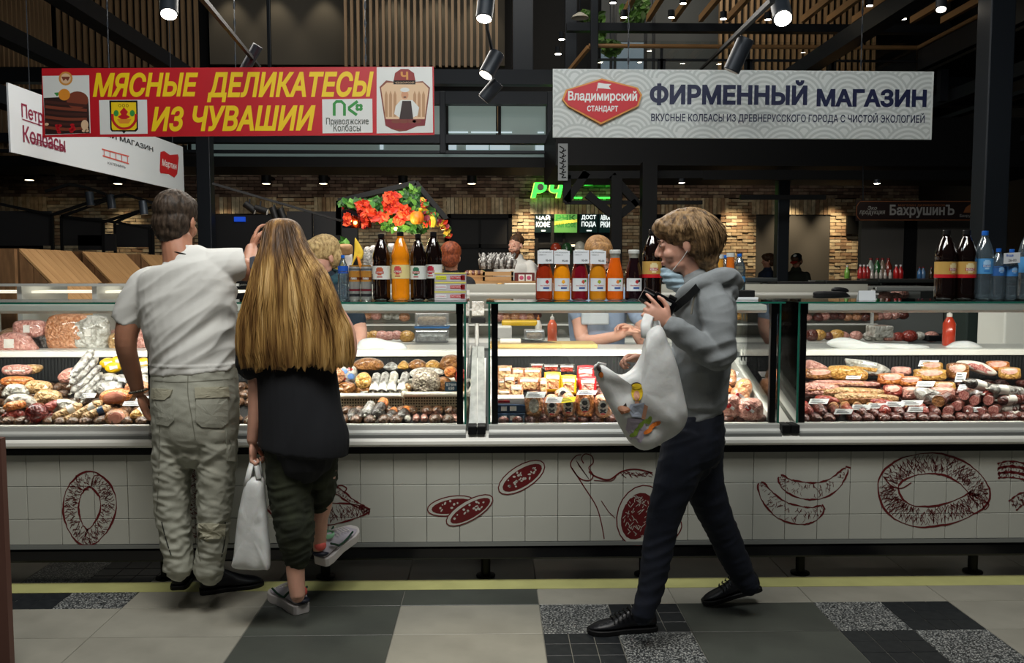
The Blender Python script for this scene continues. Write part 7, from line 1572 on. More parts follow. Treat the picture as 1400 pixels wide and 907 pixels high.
for i, (px, py) in enumerate(((934, 5), (838, 4), (853, 24), (918, 24), (989, 26), (1050, 27), (1189, 8), (1235, 26), (768, 54), (763, 74), (936, 4))):
    if i == 10: continue
    Y = 12.5; c = P(px, py, Y); o = tag(mb().lathe([(.05, 0), (.05, .1)], c, 14).build('ceiling_lamp', M_STEEL, None, 40), 'small round ceiling lamp glowing in the upper floor, ', 'lamp'); mb().lathe([(.042, -.002), (.042, 0)], c, 14).build('lens', mat('lamp_on30', 'ffffff', .3, emit='fff0d0', estr=30), o); o['label'] = 'small round ceiling lamp glowing in the upper floor, ' + ('big one above the white banner', 'upper one beside the foliage', 'lower one beside the foliage', 'above the word ФИРМЕННЫЙ', 'left of the slats', 'left of the bright spotlight', 'at the diagonal beam', 'near the handrail corner', 'upper one left of the gallery', 'lower one left of the gallery')[i]
for i, px in enumerate((40, 161, 364, 442, 551, 645)):
    Y = 18.3; c = P(px, 248 if px > 60 else 243, Y); o = thing('wall_downlight', '', 'lamp', c); mb().lathe([(.10, 0), (.10, .30)], (c.x, c.y, c.z - .05), 16).build('housing', M_BLACK, o, 40); mb().lathe([(.08, -.055), (.08, -.05)], c, 14).build('lens', mat('lamp_on8', 'ffffff', .3, emit='ffe6b8', estr=8), o)
    reg('dl', o, 'black cylinder downlight high on the brick wall, {o}')
    mb().box((c.x - .02, Y, c.z + .1), (c.x + .02, YW - .02, c.z + .14)).build('arm', M_BLACK, o)
DL = [(-.0, px) for px in (364, 452, 645, 161, 720, 760, 1010, 1090, 1150, 560, 300)]
for _, px in DL:
    c = P(px, 262, 18.55); lamp('SPOT', (c.x, 18.35, c.z + .2), 60 if px < 700 else 170, (1, .78, .5), (c.x, 19.0, c.z - 1.6), angle=62, blend=.9, soft=.05)
tr1 = track(0, P(290, 251, 8.5), P(466, 302, 8.9), 'black track with four small spotlights sloping down behind the girl\'s head')
for i, (px, py, d) in enumerate(((342, 284, (.8, 0, -.6)), (357, 287, (.9, 0, -.3)), (375, 292, (.3, 0, -1)), (386, 294, (.35, 0, -1)))): reg('sp4', spot(px, py, 8.6, d, .13, .035, ' ', m=M_BLACK)[0], 'small black spotlight on the sloping track behind the girl\'s head, {o} of four')
for i, (px, py) in enumerate(((123, 272), (152, 276), (196, 284))): reg('sp3', spot(px, py, 9.0, (.1, 0, -1), .14, .04, ' ', m=M_SPT)[0], 'small blue-grey spotlight on the gabled frames at the left, {o} of three')
# dark cabinets behind the girl
a = P(292, 345, 12.5); a.z = 0; tag(mb().box(a, P(395, 296, 12.8)).build('dark_screen', M_DARKIN), 'large dark screen left of the girl\'s head', 'screen')
tag(mb().box(P(320, 303, 12.45), P(336, 297, 12.51)).build('blue_light', mat('blue_glow', '1a3f9c', .4, emit='1c4fd0', estr=.6)), 'small blue lit sign on the dark screen', 'sign')
for i, x in enumerate((394, 430, 456)): a = P(x, 400, 10.5 + i * .2); a.z = 0; tag(mb().box(a, P(x + 34, 290, 10.6 + i * .2)).build('cabinet_door', M_DARKIN), 'tall dark cabinet panel behind the blond stall keeper, ' + ('left', 'middle', 'right')[i], 'cabinet')
# ---- fruit and flower stall with gabled top
YF = 9.0
fs_ = thing('market_stall', 'gabled stall frame hung with vines and red flowers, pumpkin at its middle', 'stall', P(530, 300, YF))
fs_.location.z = 0
for l in (((463, 275), (569, 250)), ((569, 250), (611, 300)), ((463, 275), (463, 322)), ((611, 300), (611, 330)), ((463, 275), (463, 430)), ((611, 300), (611, 430))): mb().beam(P(*l[0], YF), P(*l[1], YF), .05, .05).build('beam', M_BLACK, fs_)
b_ = MB(); b_.add([P(568, 252, YF + .1), P(612, 300, YF + .1), P(612, 300, YF + 1.4), P(568, 252, YF + 1.4)] + [P(566, 256, YF + .1), P(608, 304, YF + .1), P(608, 304, YF + 1.4), P(566, 256, YF + 1.4)], [(0, 1, 2, 3), (7, 6, 5, 4), (0, 4, 5, 1), (1, 5, 6, 2), (2, 6, 7, 3), (3, 7, 4, 0)]); b_.build('roof_panel', M_BLACK, fs_)
mb().box(P(468, 312, YF - .02), P(508, 279, YF + .02)).build('mirror', mat('mirror', 'c8cccc', .04, 1), fs_)
rf = random.Random(8)
def foliage(name, cols, region, n, size, Y, dy, par, kind='stuff'):
    b = MB(); 
    for _ in range(n):
        cx_, cy_, rx, ry = rf.choice(region); t, q = rf.uniform(0, 6.283), rf.random() ** .5; p = P(cx_ + rx * q * math.cos(t), cy_ + ry * q * math.sin(t), Y + rf.uniform(-dy, dy)); s = size * rf.uniform(.6, 1.3)
        u = Vector((rf.uniform(-1, 1), rf.uniform(-.6, .6), rf.uniform(-1, 1))).normalized(); v = u.cross(Vector((rf.uniform(-.5, .5), 1, rf.uniform(-.5, .5)))).normalized(); b.mi = rf.randrange(len(cols)); nn = u.cross(v) * s * .15
        b.add([p - u * s, p - u * s * .3 + v * s * .55 + nn, p + u * s * .4 + v * s * .45 + nn, p + u * s, p + u * s * .4 - v * s * .45 + nn, p - u * s * .3 - v * s * .55 + nn], [(0, 1, 2, 3), (0, 3, 4, 5)])
    return b.build(name, cols, par, kind=kind, fix=False)
G = [mat('leaf_a', '3f7a30', .5), mat('leaf_b', '2a5526', .5), mat('leaf_c', '6fa848', .5)]; RF = [mat('flower_a', 'd93a1c', .5), mat('flower_b', 'b8261a', .5), mat('flower_c', 'e8572a', .5)]
foliage('vine_leaves', G, [(562, 266, 12, 12), (550, 275, 22, 12), (560, 285, 20, 12), (515, 278, 18, 6), (480, 278, 16, 4), (545, 308, 25, 7), (570, 312, 14, 6), (587, 295, 8, 8), (525, 296, 18, 8), (500, 282, 14, 7)], 900, .045, YF, .25, fs_)
foliage('red_flowers', RF, [(535, 270, 10, 6), (534, 280, 10, 8), (545, 288, 14, 7), (496, 283, 9, 7), (505, 291, 10, 5), (518, 297, 12, 4), (555, 294, 12, 5), (546, 302, 6, 4), (499, 300, 3, 12), (475, 300, 3, 8)], 620, .04, YF - .28, .06, fs_)
foliage('autumn_leaves', [RF[0], mat('leaf_y', 'c8a22a', .5), mat('leaf_r', '7a1c2a', .5), G[0]], [(579, 282, 4, 10), (591, 300, 4, 9), (605, 307, 5, 6), (612, 318, 3, 8), (582, 300, 3, 12)], 130, .035, YF - .3, .05, fs_)
o = thing('pumpkin', 'round orange pumpkin hanging in the middle of the flowered stall top', 'pumpkin', P(570, 306, YF - .4)); b_ = MB(); c = P(570, 298, YF - .4)
for i in range(10): t = i * .6283; b_.ell(c + Vector((.028 * math.cos(t), .028 * math.sin(t), 0)), (.043, .043, .062), 10, 7)
b_.build('fruit', mat('pumpkin_orange', 'e07a1c', .45, emit='e07a1c', estr=.0), o, True); mb().tube([c + Vector((0, 0, .055)), c + Vector((.005, 0, .085))], .008, 6).build('stem', G[1], o)
tag(mb().ell(P(575, 287, YF - .4), (.022, .022, .022), 10, 6).build('lemon', MT['yel'], None, True), 'small yellow lemon above the pumpkin', 'fruit')
for i in range(4): reg('ban', tag(mb().tube(smoothpts([P(589 + i, 296, YF - .42), P(591 + i * 1.2, 303, YF - .42), P(590 + i, 311, YF - .42)], 4), [.006, .01, .012, .013, .013, .013, .012, .01, .006], 8).build('banana', mat('banana', 'd8c22e', .5), None, True), ' ', 'banana'), 'yellow banana hanging at the right of the pumpkin, {o} of four')
for i, (px, py) in enumerate(((524, 303), (541, 313), (478, 302), (605, 312))): tag(mb().ell(P(px, py, YF - .2), (.02, .02, .02), 8, 6).build('glow_bulb', mat('bulb_glow', 'ffe080', .3, emit=('e8ff70', 'fff0b0', 'ff7a20', 'ffa030')[i] if False else 'ffe070', estr=8), None, True), 'small glowing bulb among the vines, ' + ('left of the middle', 'under the red flowers', 'in the mirror side', 'at the right end')[i], 'bulb')
lamp('POINT', P(545, 315, YF - .5), 6, (1, .85, .5), soft=.05)
lamp('AREA', (P(540, 290, YF).x, YF - 2.2, 3.0), 30, NEUT, P(540, 285, YF), .6)
# produce under the stall
o = thing('stall_counter', 'far stall counter under the flowered frame, piled with goods', 'counter', (P(540, 400, 8.9).x, 9.1, 0)); mb().box((P(440, 400, 8.9).x, 8.9, 0), (P(655, 400, 8.9).x, 9.6, Z_(375, 8.9))).build('body', M_DARKIN, o)
foliage('vine_leaves', G, [(470, 335, 4, 6), (465, 342, 5, 6)], 30, .05, 6.5, .05, fs_)
for i, (x0, y0, x1, y1, m_, lab) in enumerate(((452, 352, 470, 372, 'yel', 'yellow bag behind the water bottle'), (470, 345, 482, 372, 'wbox', 'white bag behind the yellow flag'), (462, 334, 482, 350, 'card', 'brown paper bag with a green leaf behind the cans'), (497, 338, 508, 372, 'film', 'clear jar behind the cans, left'), (505, 336, 516, 374, 'film', 'clear jar behind the cans, right'), (530, 333, 540, 345, 'wbox', 'pale box behind the lemonade bottles'))):
    blob(bx(x0, y0, x1, y1, .2), MT[m_] if i != 2 else M_PLANK, 'bag', None, '', 'bag', Y=6.4, amp=.01)['label'] = lab
# row of second line cases
def far_case(x0, x1, y0, y1, Y, lab, goods, lit=.5, frame_m=None, depth=.45):
    a, b_ = P(x0, y0, Y), P(x1, y1, Y); zt, zb = a.z, b_.z; o = thing('far_display_case', lab, 'display case', ((a.x + b_.x) / 2, Y, 0)); fm = frame_m or M_WHITE
    mb().box((a.x, Y, 0), (b_.x, Y + depth, zb)).build('cabinet', fm, o); mb().box((a.x, Y - .02, zt - .04), (b_.x, Y + depth * .6, zt)).build('top', fm, o, bevel=.01); mb().box((a.x, Y + depth - .05, zb), (b_.x, Y + depth, zt)).build('back', M_ALUD, o)
    for x in (a.x, b_.x - .03): mb().box((x, Y, zb), (x + .03, Y + .03, zt)).build('post', fm, o)
    mb().box((a.x, Y - .008, zb), (b_.x, Y, zt - .04)).build('glass', M_GLASS, o)
    x = a.x + .08
    while x < b_.x - .08:
        g = rf.choice(goods); r = rf.uniform(.04, .07); q = mb().ell((x, Y + .25 + rf.uniform(-.08, .15), zb + r * .7), (r * 1.2, r * 1.6, r * .8), 10, 6).build('goods', MT[g], o, True, kind=None); x += r * 2.2
    return o
far_case(646, 679, 389, 416, 7.55, 'white far display case left of the hanging brown sausage, behind the boxes', ['film', 'pink']); far_case(690, 800, 388, 418, 7.4, 'white far display case below the bearded man', ['film', 'silver', 'pink'])
tag(mb().tube([P(683, 387, 7.35), P(684, 400, 7.35), P(683, 409, 7.35)], [.02, .032, .02], 12).build('hanging_ham', MT['gold'], None, 'all'), 'golden brown ham hanging between the two white far cases', 'ham')
# crates with silver-wrapped fish
for j, (x0, x1, y0, y1, Y) in enumerate(((636, 664, 376, 384, 8.3), (660, 702, 371, 384, 8.0))):
    a, b_ = P(x0, y0, Y), P(x1, y1, Y); o = thing('wooden_crate', 'low wooden crate %s' % ('of onions and beets at the left of the fish crate' if j == 0 else 'full of upright silver-wrapped fish beside the bearded man'), 'crate', ((a.x + b_.x) / 2, Y, b_.z))
    for k_ in range(2):
        z0 = b_.z + (a.z - b_.z) * (k_ * .52); mb().box((a.x, Y, z0), (b_.x, Y + .02, z0 + (a.z - b_.z) * .42)).build('slat', M_PLANK, o); mb().box((a.x, Y + .3, z0), (b_.x, Y + .32, z0 + (a.z - b_.z) * .42)).build('slat', M_PLANK, o)
    for x in (a.x, b_.x - .02): mb().box((x, Y, b_.z), (x + .02, Y + .32, a.z)).build('end_board', M_PLANK, o)
for i in range(34):
    x = 657 + (i % 17) * 2.8; y = 368 - (i // 17) * 2; p = P(x, y, 8.1 + (i // 17) * .12); reg('fish', tag(mb().tube([p, p + Vector((rf.uniform(-.02, .02), 0, .07)), p + Vector((rf.uniform(-.04, .05), 0, .14))], [(.012, .02), (.02, .02), (.007, .01)], 8).build('wrapped_fish', MT['silver' if i % 3 else 'blk'], None, 'all'), ' ', 'fish', 'upright silver-wrapped fish in the crate'), 'upright silver-wrapped fish in the crate beside the bearded man')
for i in range(6): p = P(639 + i * 4, 374, 8.35); reg('beet', tag(mb().ell(p, (.035, .035, .032), 10, 7).build('onion', MT['beige' if i % 2 else 'dark'], None, True), ' ', 'vegetable'), 'onion or beet in the small low crate, {o} of six')
# red printed box
a, b_ = P(704, 373, 8.0), P(731, 386, 8.0); o = thing('tea_box', 'dark red box with two white and pink flower labels below the bearded man', 'box', ((a.x + b_.x) / 2, 8.0, b_.z)); mb().box((a.x, 8, b_.z), (b_.x, 8.2, a.z)).build('box', mat('box_maroon', '5a1a18', .5), o)
for x in (713, 723): p = P(x, 380, 7.995); mb().box(p + Vector((-.028, -.002, -.03)), p + Vector((.028, 0, .03))).build('label', MT['wbox'], o); mb().ell(p + Vector((0, -.003, 0)), (.02, .002, .02), 10, 6).build('flower', mat('rose', 'b84a6a', .5), o)
o = thing('stall_counter', 'far stall counter carrying the crates and the red box', 'counter', (P(700, 400, 8.0).x, 8.3, 0)); mb().box((P(632, 400, 8).x, 7.98, 0), (P(800, 400, 8).x, 8.75, Z_(384.5, 8.0))).build('body', M_PLANK, o)
# work table and shelves behind the sellers, seen through the glass
yt = 6.35
o = thing('work_table', 'long steel work table behind the stall keepers', 'table', (0, yt + .3, 0)); mb().box((-1.35, yt, .88), (3.1, yt + .7, .92)).build('table_top', M_ALU, o); mb().box((-1.35, yt + .03, 0), (3.1, yt + .68, .88)).build('cabinet_front', mat('cab_grey', '7b7f7d', .4), o)
SPL = mb().box((-1.35, yt + .72, 0), (3.1, yt + .75, 1.34))
ZT_ = .921
gt = [('pink', 'brown', 'film'), ('film', 'peach', 'gold', 'pink'), ('pink', 'film', 'dark', 'peach', 'red')]
def heap(x0, x1, y0, y1, n, cols, key, fmt, r=(.03, .055), Y=6.5, cat='meat'):
    for i in range(n):
        x = x0 + (x1 - x0) * (i + .5) / n + rf.uniform(-2, 2); y = rf.uniform(y0, y1); q = rf.uniform(*r); m_ = rf.choice(cols)
        reg(key, tag(mb().ell(P(x, y, Y), (q * 1.15, q, q * .85), 12, 8).build('wrapped_meat', MT[m_], None, True), ' ', cat, fmt.split(',')[0]), fmt)
shelf = thing('steel_shelf', 'steel shelf with tubs and bottles behind the middle case', 'shelf', (P(745, 450, 6.6).x, 6.6, .92)); 
SPL.build('back_panel', mat('splash', '9a9a90', .4), shelf)
for z in (1.02, 1.14, 1.26): mb().box((-1.3, 6.75, z), (3.05, 7.02, z + .012)).build('shelf_board', M_ALU, shelf)
for x in (-1.25, -.2, .9, 2.0, 3.0): mb().box((x, 6.76, .92), (x + .02, 6.78, 1.3)).build('upright', M_ALU, shelf)
for (x0, x1, n, cols, key, fmt) in ((470, 560, 7, ('film', 'peach', 'pink'), 'h1', 'wrapped meat on the shelf left of the clear tub, {o}'), (676, 740, 6, ('pink', 'dark', 'peach'), 'h2', 'wrapped meat on the steel shelf left of the spray bottles, {o} of six'), (1000, 1110, 9, ('pink', 'film', 'gold'), 'h3', 'wrapped meat on the steel shelf around the right joint, {o} of nine'), (1112, 1240, 12, ('pink', 'peach', 'dark'), 'h4', 'wrapped meat on the steel shelf in the right case view, {o} of twelve')):
    heap(x0, x1, 431, 434, n, cols, key, fmt, (.035, .05), 6.85)
for (x0, x1, n, cols, key, fmt) in ((474, 560, 8, ('film', 'gold', 'pink'), 'g1', 'wrapped piece on the steel table left of the clear tub, {o} of eight'), (1060, 1160, 9, ('pink', 'dark', 'gold'), 'g3', 'wrapped piece on the steel table in the right case view, {o} of nine'), (1165, 1280, 8, ('pink', 'film', 'red'), 'g4', 'wrapped piece on the steel table farther right, {o} of eight')):
    heap(x0, x1, 458, 461, n, cols, key, fmt, (.035, .055), 6.45)
def tub(x0, y0, x1, y1, Y, lab, m, inside=None, band=None):
    a, b_ = P(x0, y0, Y), P(x1, y1, Y); o = thing('food_tub', lab, 'tub', ((a.x + b_.x) / 2, Y, b_.z)); mb().box((a.x, Y, b_.z), (b_.x, Y + .16, a.z)).build('tub', m, o, bevel=.01)
    if inside: mb().box((a.x + .015, Y + .02, b_.z + .008), (b_.x - .015, Y + .14, b_.z + (a.z - b_.z) * .7)).build('content', MT[inside], o, bevel=.02)
    if band: mb().box((a.x - .004, Y - .006, b_.z - .012), (b_.x + .004, Y + .165, b_.z)).build('tray', mat('tray_blue', '3f78b0', .4), o)
M_CT = clear('clear_tub', 'e8ecea', .12, .05, .2)
tub(567, 428, 613, 447, 6.35, 'clear tub of beige paste on a blue tray behind the left case', M_CT, 'beige', 1); tub(567, 452, 613, 469, 6.3, 'clear lower tub under the blue tray behind the left case', M_CT, 'film'); tub(679, 447, 700, 464, 6.2, 'white storage box at the left of the work table behind the middle case', MT['wbox']); tub(717, 452, 745, 466, 6.2, 'low beige tub on the work table behind the middle case', M_CT, 'beige')
tub(686, 439, 735, 446, 6.4, 'long yellow tray on the shelf behind the middle case', MT['yel']); tub(1196, 446, 1222, 462, 6.2, 'pale tub with a label behind the right case', MT['film'])
def spray(px, y0, y1, Y, m, capm, lab, r=.026):
    a = P(px, y1, Y); a.z = .921 if Y > 6 else Z_(479, GY + .74) + .001; H = P(px, y0, Y).z - a.z; o = thing('squeeze_bottle', lab, 'bottle', a); mb().lathe([(r * .9, 0), (r, .006), (r, .62 * H), (r * .45, .8 * H), (r * .35, .82 * H)], a, 16).build('body', m, o, 50); mb().lathe([(r * .42, .8 * H), (r * .42, .9 * H), (r * .15, .92 * H), (r * .1, H)], a, 12).build('nozzle', capm, o, 50)
spray(736, 431, 461, 6.42, MT['wbox'], MT['orange'], 'white squeeze bottle with orange nozzle behind the middle case'); spray(755, 430, 457, 6.42, mat('bottle_coral', 'd9694a', .25, coat=.6), MT['wbox'], 'coral red squeeze bottle behind the middle case', .036); spray(1297, 424, 466, 4.86, mat('bottle_red', 'b83a22', .2, coat=.8), MT['wbox'], 'tall clear red sauce bottle behind the right case', .035)
tag(mb().box(Vector((P(1266, 478, 6.4).x, 6.38, .921)), P(1316, 456, 6.6)).build('weighing_scale', M_BLACK, None, bevel=.01), 'dark weighing scale behind the red sauce bottle', 'scale')
o = thing('scale_post', 'metal price display post in the gap between the left and middle cases', 'scale', P(652, 470, 5.0)); mb().tube([Vector((P(652, 478, 5.0).x, 5.0, 0)), P(652, 440, 5.0)], .012, 8).build('post', M_ALU, o, True); mb().box(P(644, 442, 4.98), P(664, 434, 5.04)).build('display', M_BLACK, o, bevel=.004); mb().box(P(645, 432, 4.98), P(662, 412, 5.02)).build('card', MT['film'], o, bevel=.004)
tag(mb().box(Vector((P(1320, 478, 5.8).x, 5.8, 0)), P(1362, 424, 6.1)).build('dark_cabinet', mat('dark_green_cab', '23302c', .5), None, bevel=.01), 'tall dark cabinet at the right end behind the right case', 'cabinet'); tag(mb().box(Vector((P(1372, 484, 5.2).x, 5.2, 0)), P(1420, 420, 5.5)).build('white_cabinet', M_WHITE, None, bevel=.01), 'white cabinet at the far right edge behind the right case', 'cabinet')
lamp('AREA', (.8, 6.2, 3.4), 45, NEUT, (.8, 6.1, 1.0), 3.2, .4); lamp('AREA', (-1.6, 6.2, 3.4), 25, NEUT, (-1.5, 5.6, 1.1), 2.0, .4)
# ---- right background: counters and bottles
far_case(1062, 1128, 386, 412, 7.2, 'black far cabinet with lit top edge right of the grey column', ['dark'], frame_m=M_BLACK); far_case(1196, 1290, 392, 412, 7.25, 'long low grey far display case left of the kvass bottles', ['film', 'pink'], frame_m=M_ALUD); far_case(985, 1062, 380, 412, 7.6, 'dark far display case behind the woman\'s hood', ['film'], frame_m=mat('dark_steel2', '3a3f40', .4)); far_case(1128, 1200, 384, 412, 8.4, 'dim far display case behind the black bag', ['brown', 'blk'], frame_m=mat('dark_steel3', '2e3130', .4)); far_case(1200, 1420, 382, 392, 9.2, 'dark far counter under the row of small bottles', ['dark'], frame_m=MATS['dark_steel3'])
def small_bottle(px, y0, y1, Y, c, lab, cap='1a1a1a', key=None):
    a = P(px, y1, Y); H = P(px, y0, Y).z - a.z; r = H * .2; o = thing('small_bottle', lab, 'bottle', a); mb().lathe([(r * .9, 0), (r, .01), (r, .55 * H), (r * .4, .8 * H), (r * .35, .9 * H)], a, 12).build('body', mat('bt_' + c, c, .15, coat=.8), o, 50); mb().lathe([(r * .42, .88 * H), (r * .42, H)], a, 10).build('cap', mat('bc_' + cap, cap, .4), o, 50)
    if key: reg(key, o, lab)
for i, (px, c) in enumerate(((1176, 'b02a2a'), (1181, 'b83030'), (1186, '9a2020'), (1225, 'c02020'), (1231, 'a81c1c'))): small_bottle(px, 362, 381, 9.3, c, 'small red bottle on the far right counter, {o} of five', 'cfcfcf', 'rb')
for i, (px, c) in enumerate(((1190, '8f9a92'), (1199, '1f5a2c'), (1206, '7a6a5a'), (1214, '7a2a1c'), (1257, '3a6a9c'), (1262, '5a80a8'), (1273, '3a2a1a'))): small_bottle(px, 353 if i < 4 else 365, 378 if i < 4 else 381, 9.5, c, 'bottle in the back row of the far right counter, {o} of seven', '701c1c', 'bb')
for i, px in enumerate((1192, 1198, 1204, 1210, 1217)): small_bottle(px, 369, 381, 9.25, 'b8b0a8', 'small white bottle on the far right counter, {o} of five', 'c8c8c8', 'wb')
small_bottle(1158, 363, 381, 8.5, '7ab04a', 'green soap bottle on the dim far case', 'd8d8d8')
o = thing('grey_partition', 'large grey partition wall under the dark shop sign', 'partition', (P(1240, 380, 11.8).x, 11.8, 0)); mb().box((P(1176, 380, 11.8).x, 11.8, 0), (P(1234, 380, 11.8).x, 11.9, Z_(300, 11.8))).build('panel', M_GREYIN, o); mb().box((P(1253, 380, 11.8).x, 11.8, 0), (P(1345, 380, 11.8).x, 11.9, Z_(300, 11.8))).build('panel', M_GREYIN, o); mb().box((P(1234, 380, 11.8).x, 11.82, 0), (P(1253, 380, 11.8).x, 11.88, Z_(300, 11.8))).build('panel', M_BLACK, o)
# shop sign with old-style lettering
sg_, pl, uv = board('shop_sign', 'dark framed shop sign reading БахрушинЪ in pale old-style letters', (1170, 274), (1345, 274), (1345, 302), (1170, 302), 11.42, 11.42, mat('sign_maroon', '1a0c0c', .5))
k = Ink(pl, sg_, .004); M_BZ = mat('sign_bronze', '7a4a2a', .5); M_GRL = mat('sign_grey_letters', '8a8a88', .5)
k.line([(1173, 279), (1176, 275.5), (1344, 275.5)], .9, M_BZ); k.line([(1173, 298), (1176, 301), (1344, 301)], .9, M_BZ); k.line([(1173, 279), (1171, 283), (1171, 294), (1173, 298)], .9, M_BZ)
k.text('БахрушинЪ', 1216, 280, 1305, 298, M_GRL, .03); k.text('Эко', 1186, 282, 1199, 287, M_GRL, .01, .2); k.text('продукция', 1175, 288, 1210, 295, M_GRL, .01, .2); k.text('БахрушинЪ', 1312, 293, 1341, 298, M_GRL); k.text('магазин деликатесов', 1228, 279.5, 1292, 283, M_BZ)
k.poly([(1317, 291), (1320, 284), (1327, 279), (1334, 284), (1337, 291)], M_BZ); k.done()
for x in (1180, 1335): tag(mb().tube([P(x, 274, 11.43), P(x, 222, 11.43)], .008, 6).build('hanging_rod', M_STEEL), 'thin rod holding the %s end of the dark shop sign' % ('left' if x < 1200 else 'right'), 'rod')
tag(mb().box(P(1158, 320, 18.9), P(1172, 296, 19.0)).build('menu_board', M_BLACK), 'small black board on the brick pillar left of the shop sign', 'board')
# ---- green neon letters and menu screens
M_NEON = mat('neon_green', '40e040', .4, emit='3df04a', estr=2.2); M_NEON2 = mat('neon_pale', 'b0e860', .4, emit='c8f060', estr=1.6)
yn = 18.9; pn = front(yn); ns = thing('neon_sign', 'green glowing letters РЧ on the brick wall', 'sign', P(748, 270, yn))
for t_, x0, x1 in (('Р', 725, 747), ('Ч', 750, 770)):
    u0, v0 = hit(pn, x0, 271); u1, v1 = hit(pn, x1, 250); text(pn, t_, (u0, u1, v0, v1), M_NEON2, ns, 'letter_back', .0, .06, .2); text(pn, t_, (u0 + .02, u1 + .01, v0, v1), M_NEON, ns, 'letter', .05, .05, .2)
mb().tube([P(739, 256, yn - .08), P(739, 256, yn - .06)], .075, 16).build('round_badge', MT['wbox'], ns)
mb().beam(P(722, 262, yn + .05), P(775, 262, yn + .05), .03, .03).build('rail', M_BLACK, ns)
ns2 = thing('neon_sign', 'green glowing frame edge behind the black canopy braces', 'sign', P(815, 250, yn))
mb().beam(P(800, 252.5, yn), P(836, 251, yn), .05, .03).build('tube', M_NEON, ns2); mb().tube(smoothpts([P(799, 252, yn), P(808, 250, yn), P(818, 248, yn), P(828, 250, yn), P(835, 251, yn)], 4), .03, 8).build('tube', M_NEON, ns2)
for a, b_ in ((785, 796), (815, 834)): mb().beam(P(a, 270.5, yn), P(b_, 270.5, yn), .04, .03).build('tube', M_NEON, ns2)
M_SCR = mat('screen_dark', '0e1c1a', .3, emit='10302c', estr=.3); M_SCW = mat('screen_white', 'ffffff', .4, emit='e8f4f0', estr=1.1)
for i, (x0, x1, l1, l2) in enumerate(((731, 754, 'ЧАЙ', 'КОФЕ'), (758, 789, 'РЧК', 'ЧАЙ КОФЕ'), (793, 817, 'ДОСТ', 'ПОДА'), (819, 836, 'АВКА', 'РКИ'))):
    a, b_ = P(x0, 318, 18.88), P(x1, 293, 18.88); o = thing('menu_screen', ('glowing menu screen reading ЧАЙ КОФЕ', 'green and yellow menu screen', 'glowing menu screen right of the green one', 'rightmost narrow glowing menu screen')[i], 'screen', ((a.x + b_.x) / 2, 18.88, a.z)); mb().box((a.x, 18.88, a.z), (b_.x, 18.98, b_.z)).build('screen', M_SCR if i != 1 else mat('screen_green', '4a7a3a', .3, emit='5f9a4a', estr=.8), o)
    pk_ = front(18.87); kk = Ink(pk_, o, .0)
    kk.text(l1, x0 + 2, 294, x1 - 2, 301, M_SCW if i != 1 else M_GRN, .03, name='lettering'); kk.text(l2, x0 + 2, 303, x1 - 2, 311, M_SCW if i != 1 else M_GRN, .03)
    if i == 1: kk.poly([(758, 303), (789, 300), (789, 304), (758, 308)], mat('screen_yellow', 'd8c840', .4, emit='d8d050', estr=.8))
    else: kk.line([(x0 + 9, 315.5), (x1 - 8, 315.5)], 1.6, M_SCW)
    kk.done()
tag(mb().box(P(780, 337, 18.85), P(808, 335, 19.0)).build('lit_strip', mat('light_bar', 'ffffff', .4, emit='fff0c0', estr=2)), 'thin lit bar below the menu screens', 'lamp')
for i, (x0, y0, c) in enumerate(((760, 333, 'b8442c'), (775, 333, '2f5a34'), (793, 331, 'd8d8c8'))): tag(mb().ell(P(x0, y0 + 8, 13), (.085, .085, .1), 14, 10).build('display_jar', mat('jar_' + c, c, .3, coat=.5), None, True), ('red-topped', 'dark green', 'white round')[i] + ' jar behind the juice bottles', 'jar')
# ---- black canopy frame in the middle
yc = 11.5
cf = thing('canopy_frame', 'black timber canopy frame with diagonal braces behind the juice bottles', 'frame', (P(842, 400, yc).x, yc, 0))
def bm_(p, q, w=.1): mb().beam(P(*p, yc), P(*q, yc), w, w).build('post' if abs(p[0] - q[0]) < 2 else 'beam' if abs(p[1] - q[1]) < 5 else 'brace', M_BLACK, cf)
a = P(842, 300, yc); mb().box((a.x - .07, yc - .07, 0), (a.x + .07, yc + .07, Z_(240, yc))).build('post', M_BLACK, cf); a = P(883, 300, yc); mb().box((a.x - .1, yc - .3, 0), (a.x + .09, yc - .1, Z_(225, yc))).build('post', M_BLACK, cf)
bm_((766, 240), (1100, 238)); bm_((772, 277), (960, 277), .05); bm_((802, 236), (774, 276)); bm_((803, 266), (836, 293), .1); bm_((848, 294), (870, 276), .1); bm_((836, 240), (872, 280), .1); bm_((775, 240), (775, 277), .1); bm_((960, 240), (1346, 240), .12); bm_((1012, 270), (1128, 270), .06)
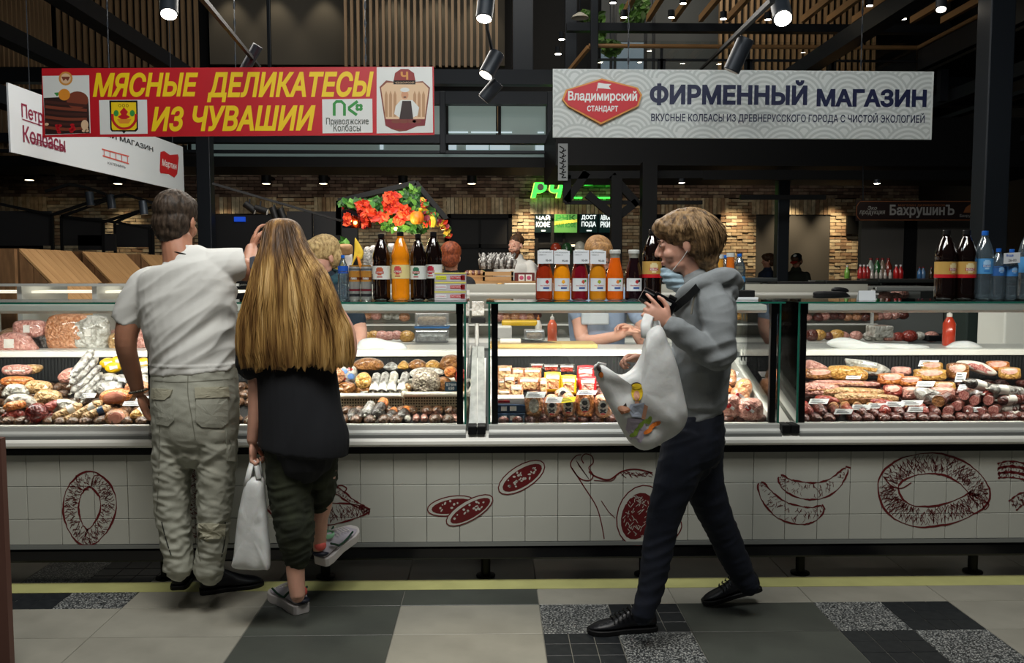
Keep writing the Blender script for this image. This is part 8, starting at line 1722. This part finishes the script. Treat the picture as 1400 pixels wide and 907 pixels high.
mb().box(P(760, 226, yc - .1) , P(1345, 200, yc + 2.5)).build('canopy_top', M_BLACK, cf)
tag(mb().box(P(763, 247, 11.36), P(776, 197, 11.4)).build('banner_strip', mat('strip_white', '9aa0a2', .5)), 'narrow white vertical banner with black script under the white sign', 'banner'); pv = front(11.355); kk = Ink(pv, COL.objects[-1], 0)
for i in range(6): kk.line([(765, 200 + i * 7.5), (771, 204 + i * 7), (768, 208 + i * 7), (774, 205 + i * 7.5)], 1.5, M_BLACK, sm=3)
kk.done('script')
for i, (px, py) in enumerate(((932, 250), (1199, 251))): o = tag(mb().lathe([(.04, 0), (.04, .05)], P(px, py, 11), 10).build('ceiling_lamp', M_STEEL), 'small bright lamp under the dark canopy, ' + ('middle', 'right above the shop sign')[i], 'lamp'); mb().lathe([(.035, -.004), (.035, 0)], P(px, py, 11), 10).build('lens', MATS['lamp_on30'], o)
# hanging plants on the gallery
pt = thing('hanging_plant', 'green trailing plants hanging over the gallery behind the railing', 'plant', P(865, 28, 14.6)); foliage('leaves', [mat('leaf_d', '3a5a24', .6), mat('leaf_e', '4f7a2c', .6)], [(865, 18, 18, 14), (878, 8, 8, 12), (822, 40, 3, 22), (800, 22, 8, 6), (836, 66, 14, 10)], 420, .07, 14.6, .3, pt)
mb().tube([P(865, 40, 14.6), P(865, -30, 14.6)], .02, 6).build('cord', M_STEEL, pt)
PL = tag(mb().lathe([(.03, .03), (.11, -.02), (.13, -.05), (.03, -.01)], P(793, 20, 13), 20).build('pendant_lamp', mat('pendant_white', 'b8b4a4', .5), None, True), 'white dish pendant lamp at the top left of the gallery', 'lamp')
mb().tube([P(793, 18, 13), P(793, -60, 13)], .01, 5).build('lamp_cord', M_STEEL, PL)
# ---------------------------------------------------------------- labels of counted things
for key, (fmt, objs) in REG.items():
    if '{o}' in fmt or 'of' in fmt and '{' in fmt: ordinals(objs, fmt)
    else:
        for o in objs: o['label'] = fmt
    g = (fmt.split(',')[0])
    for o in objs: o['group'] = g
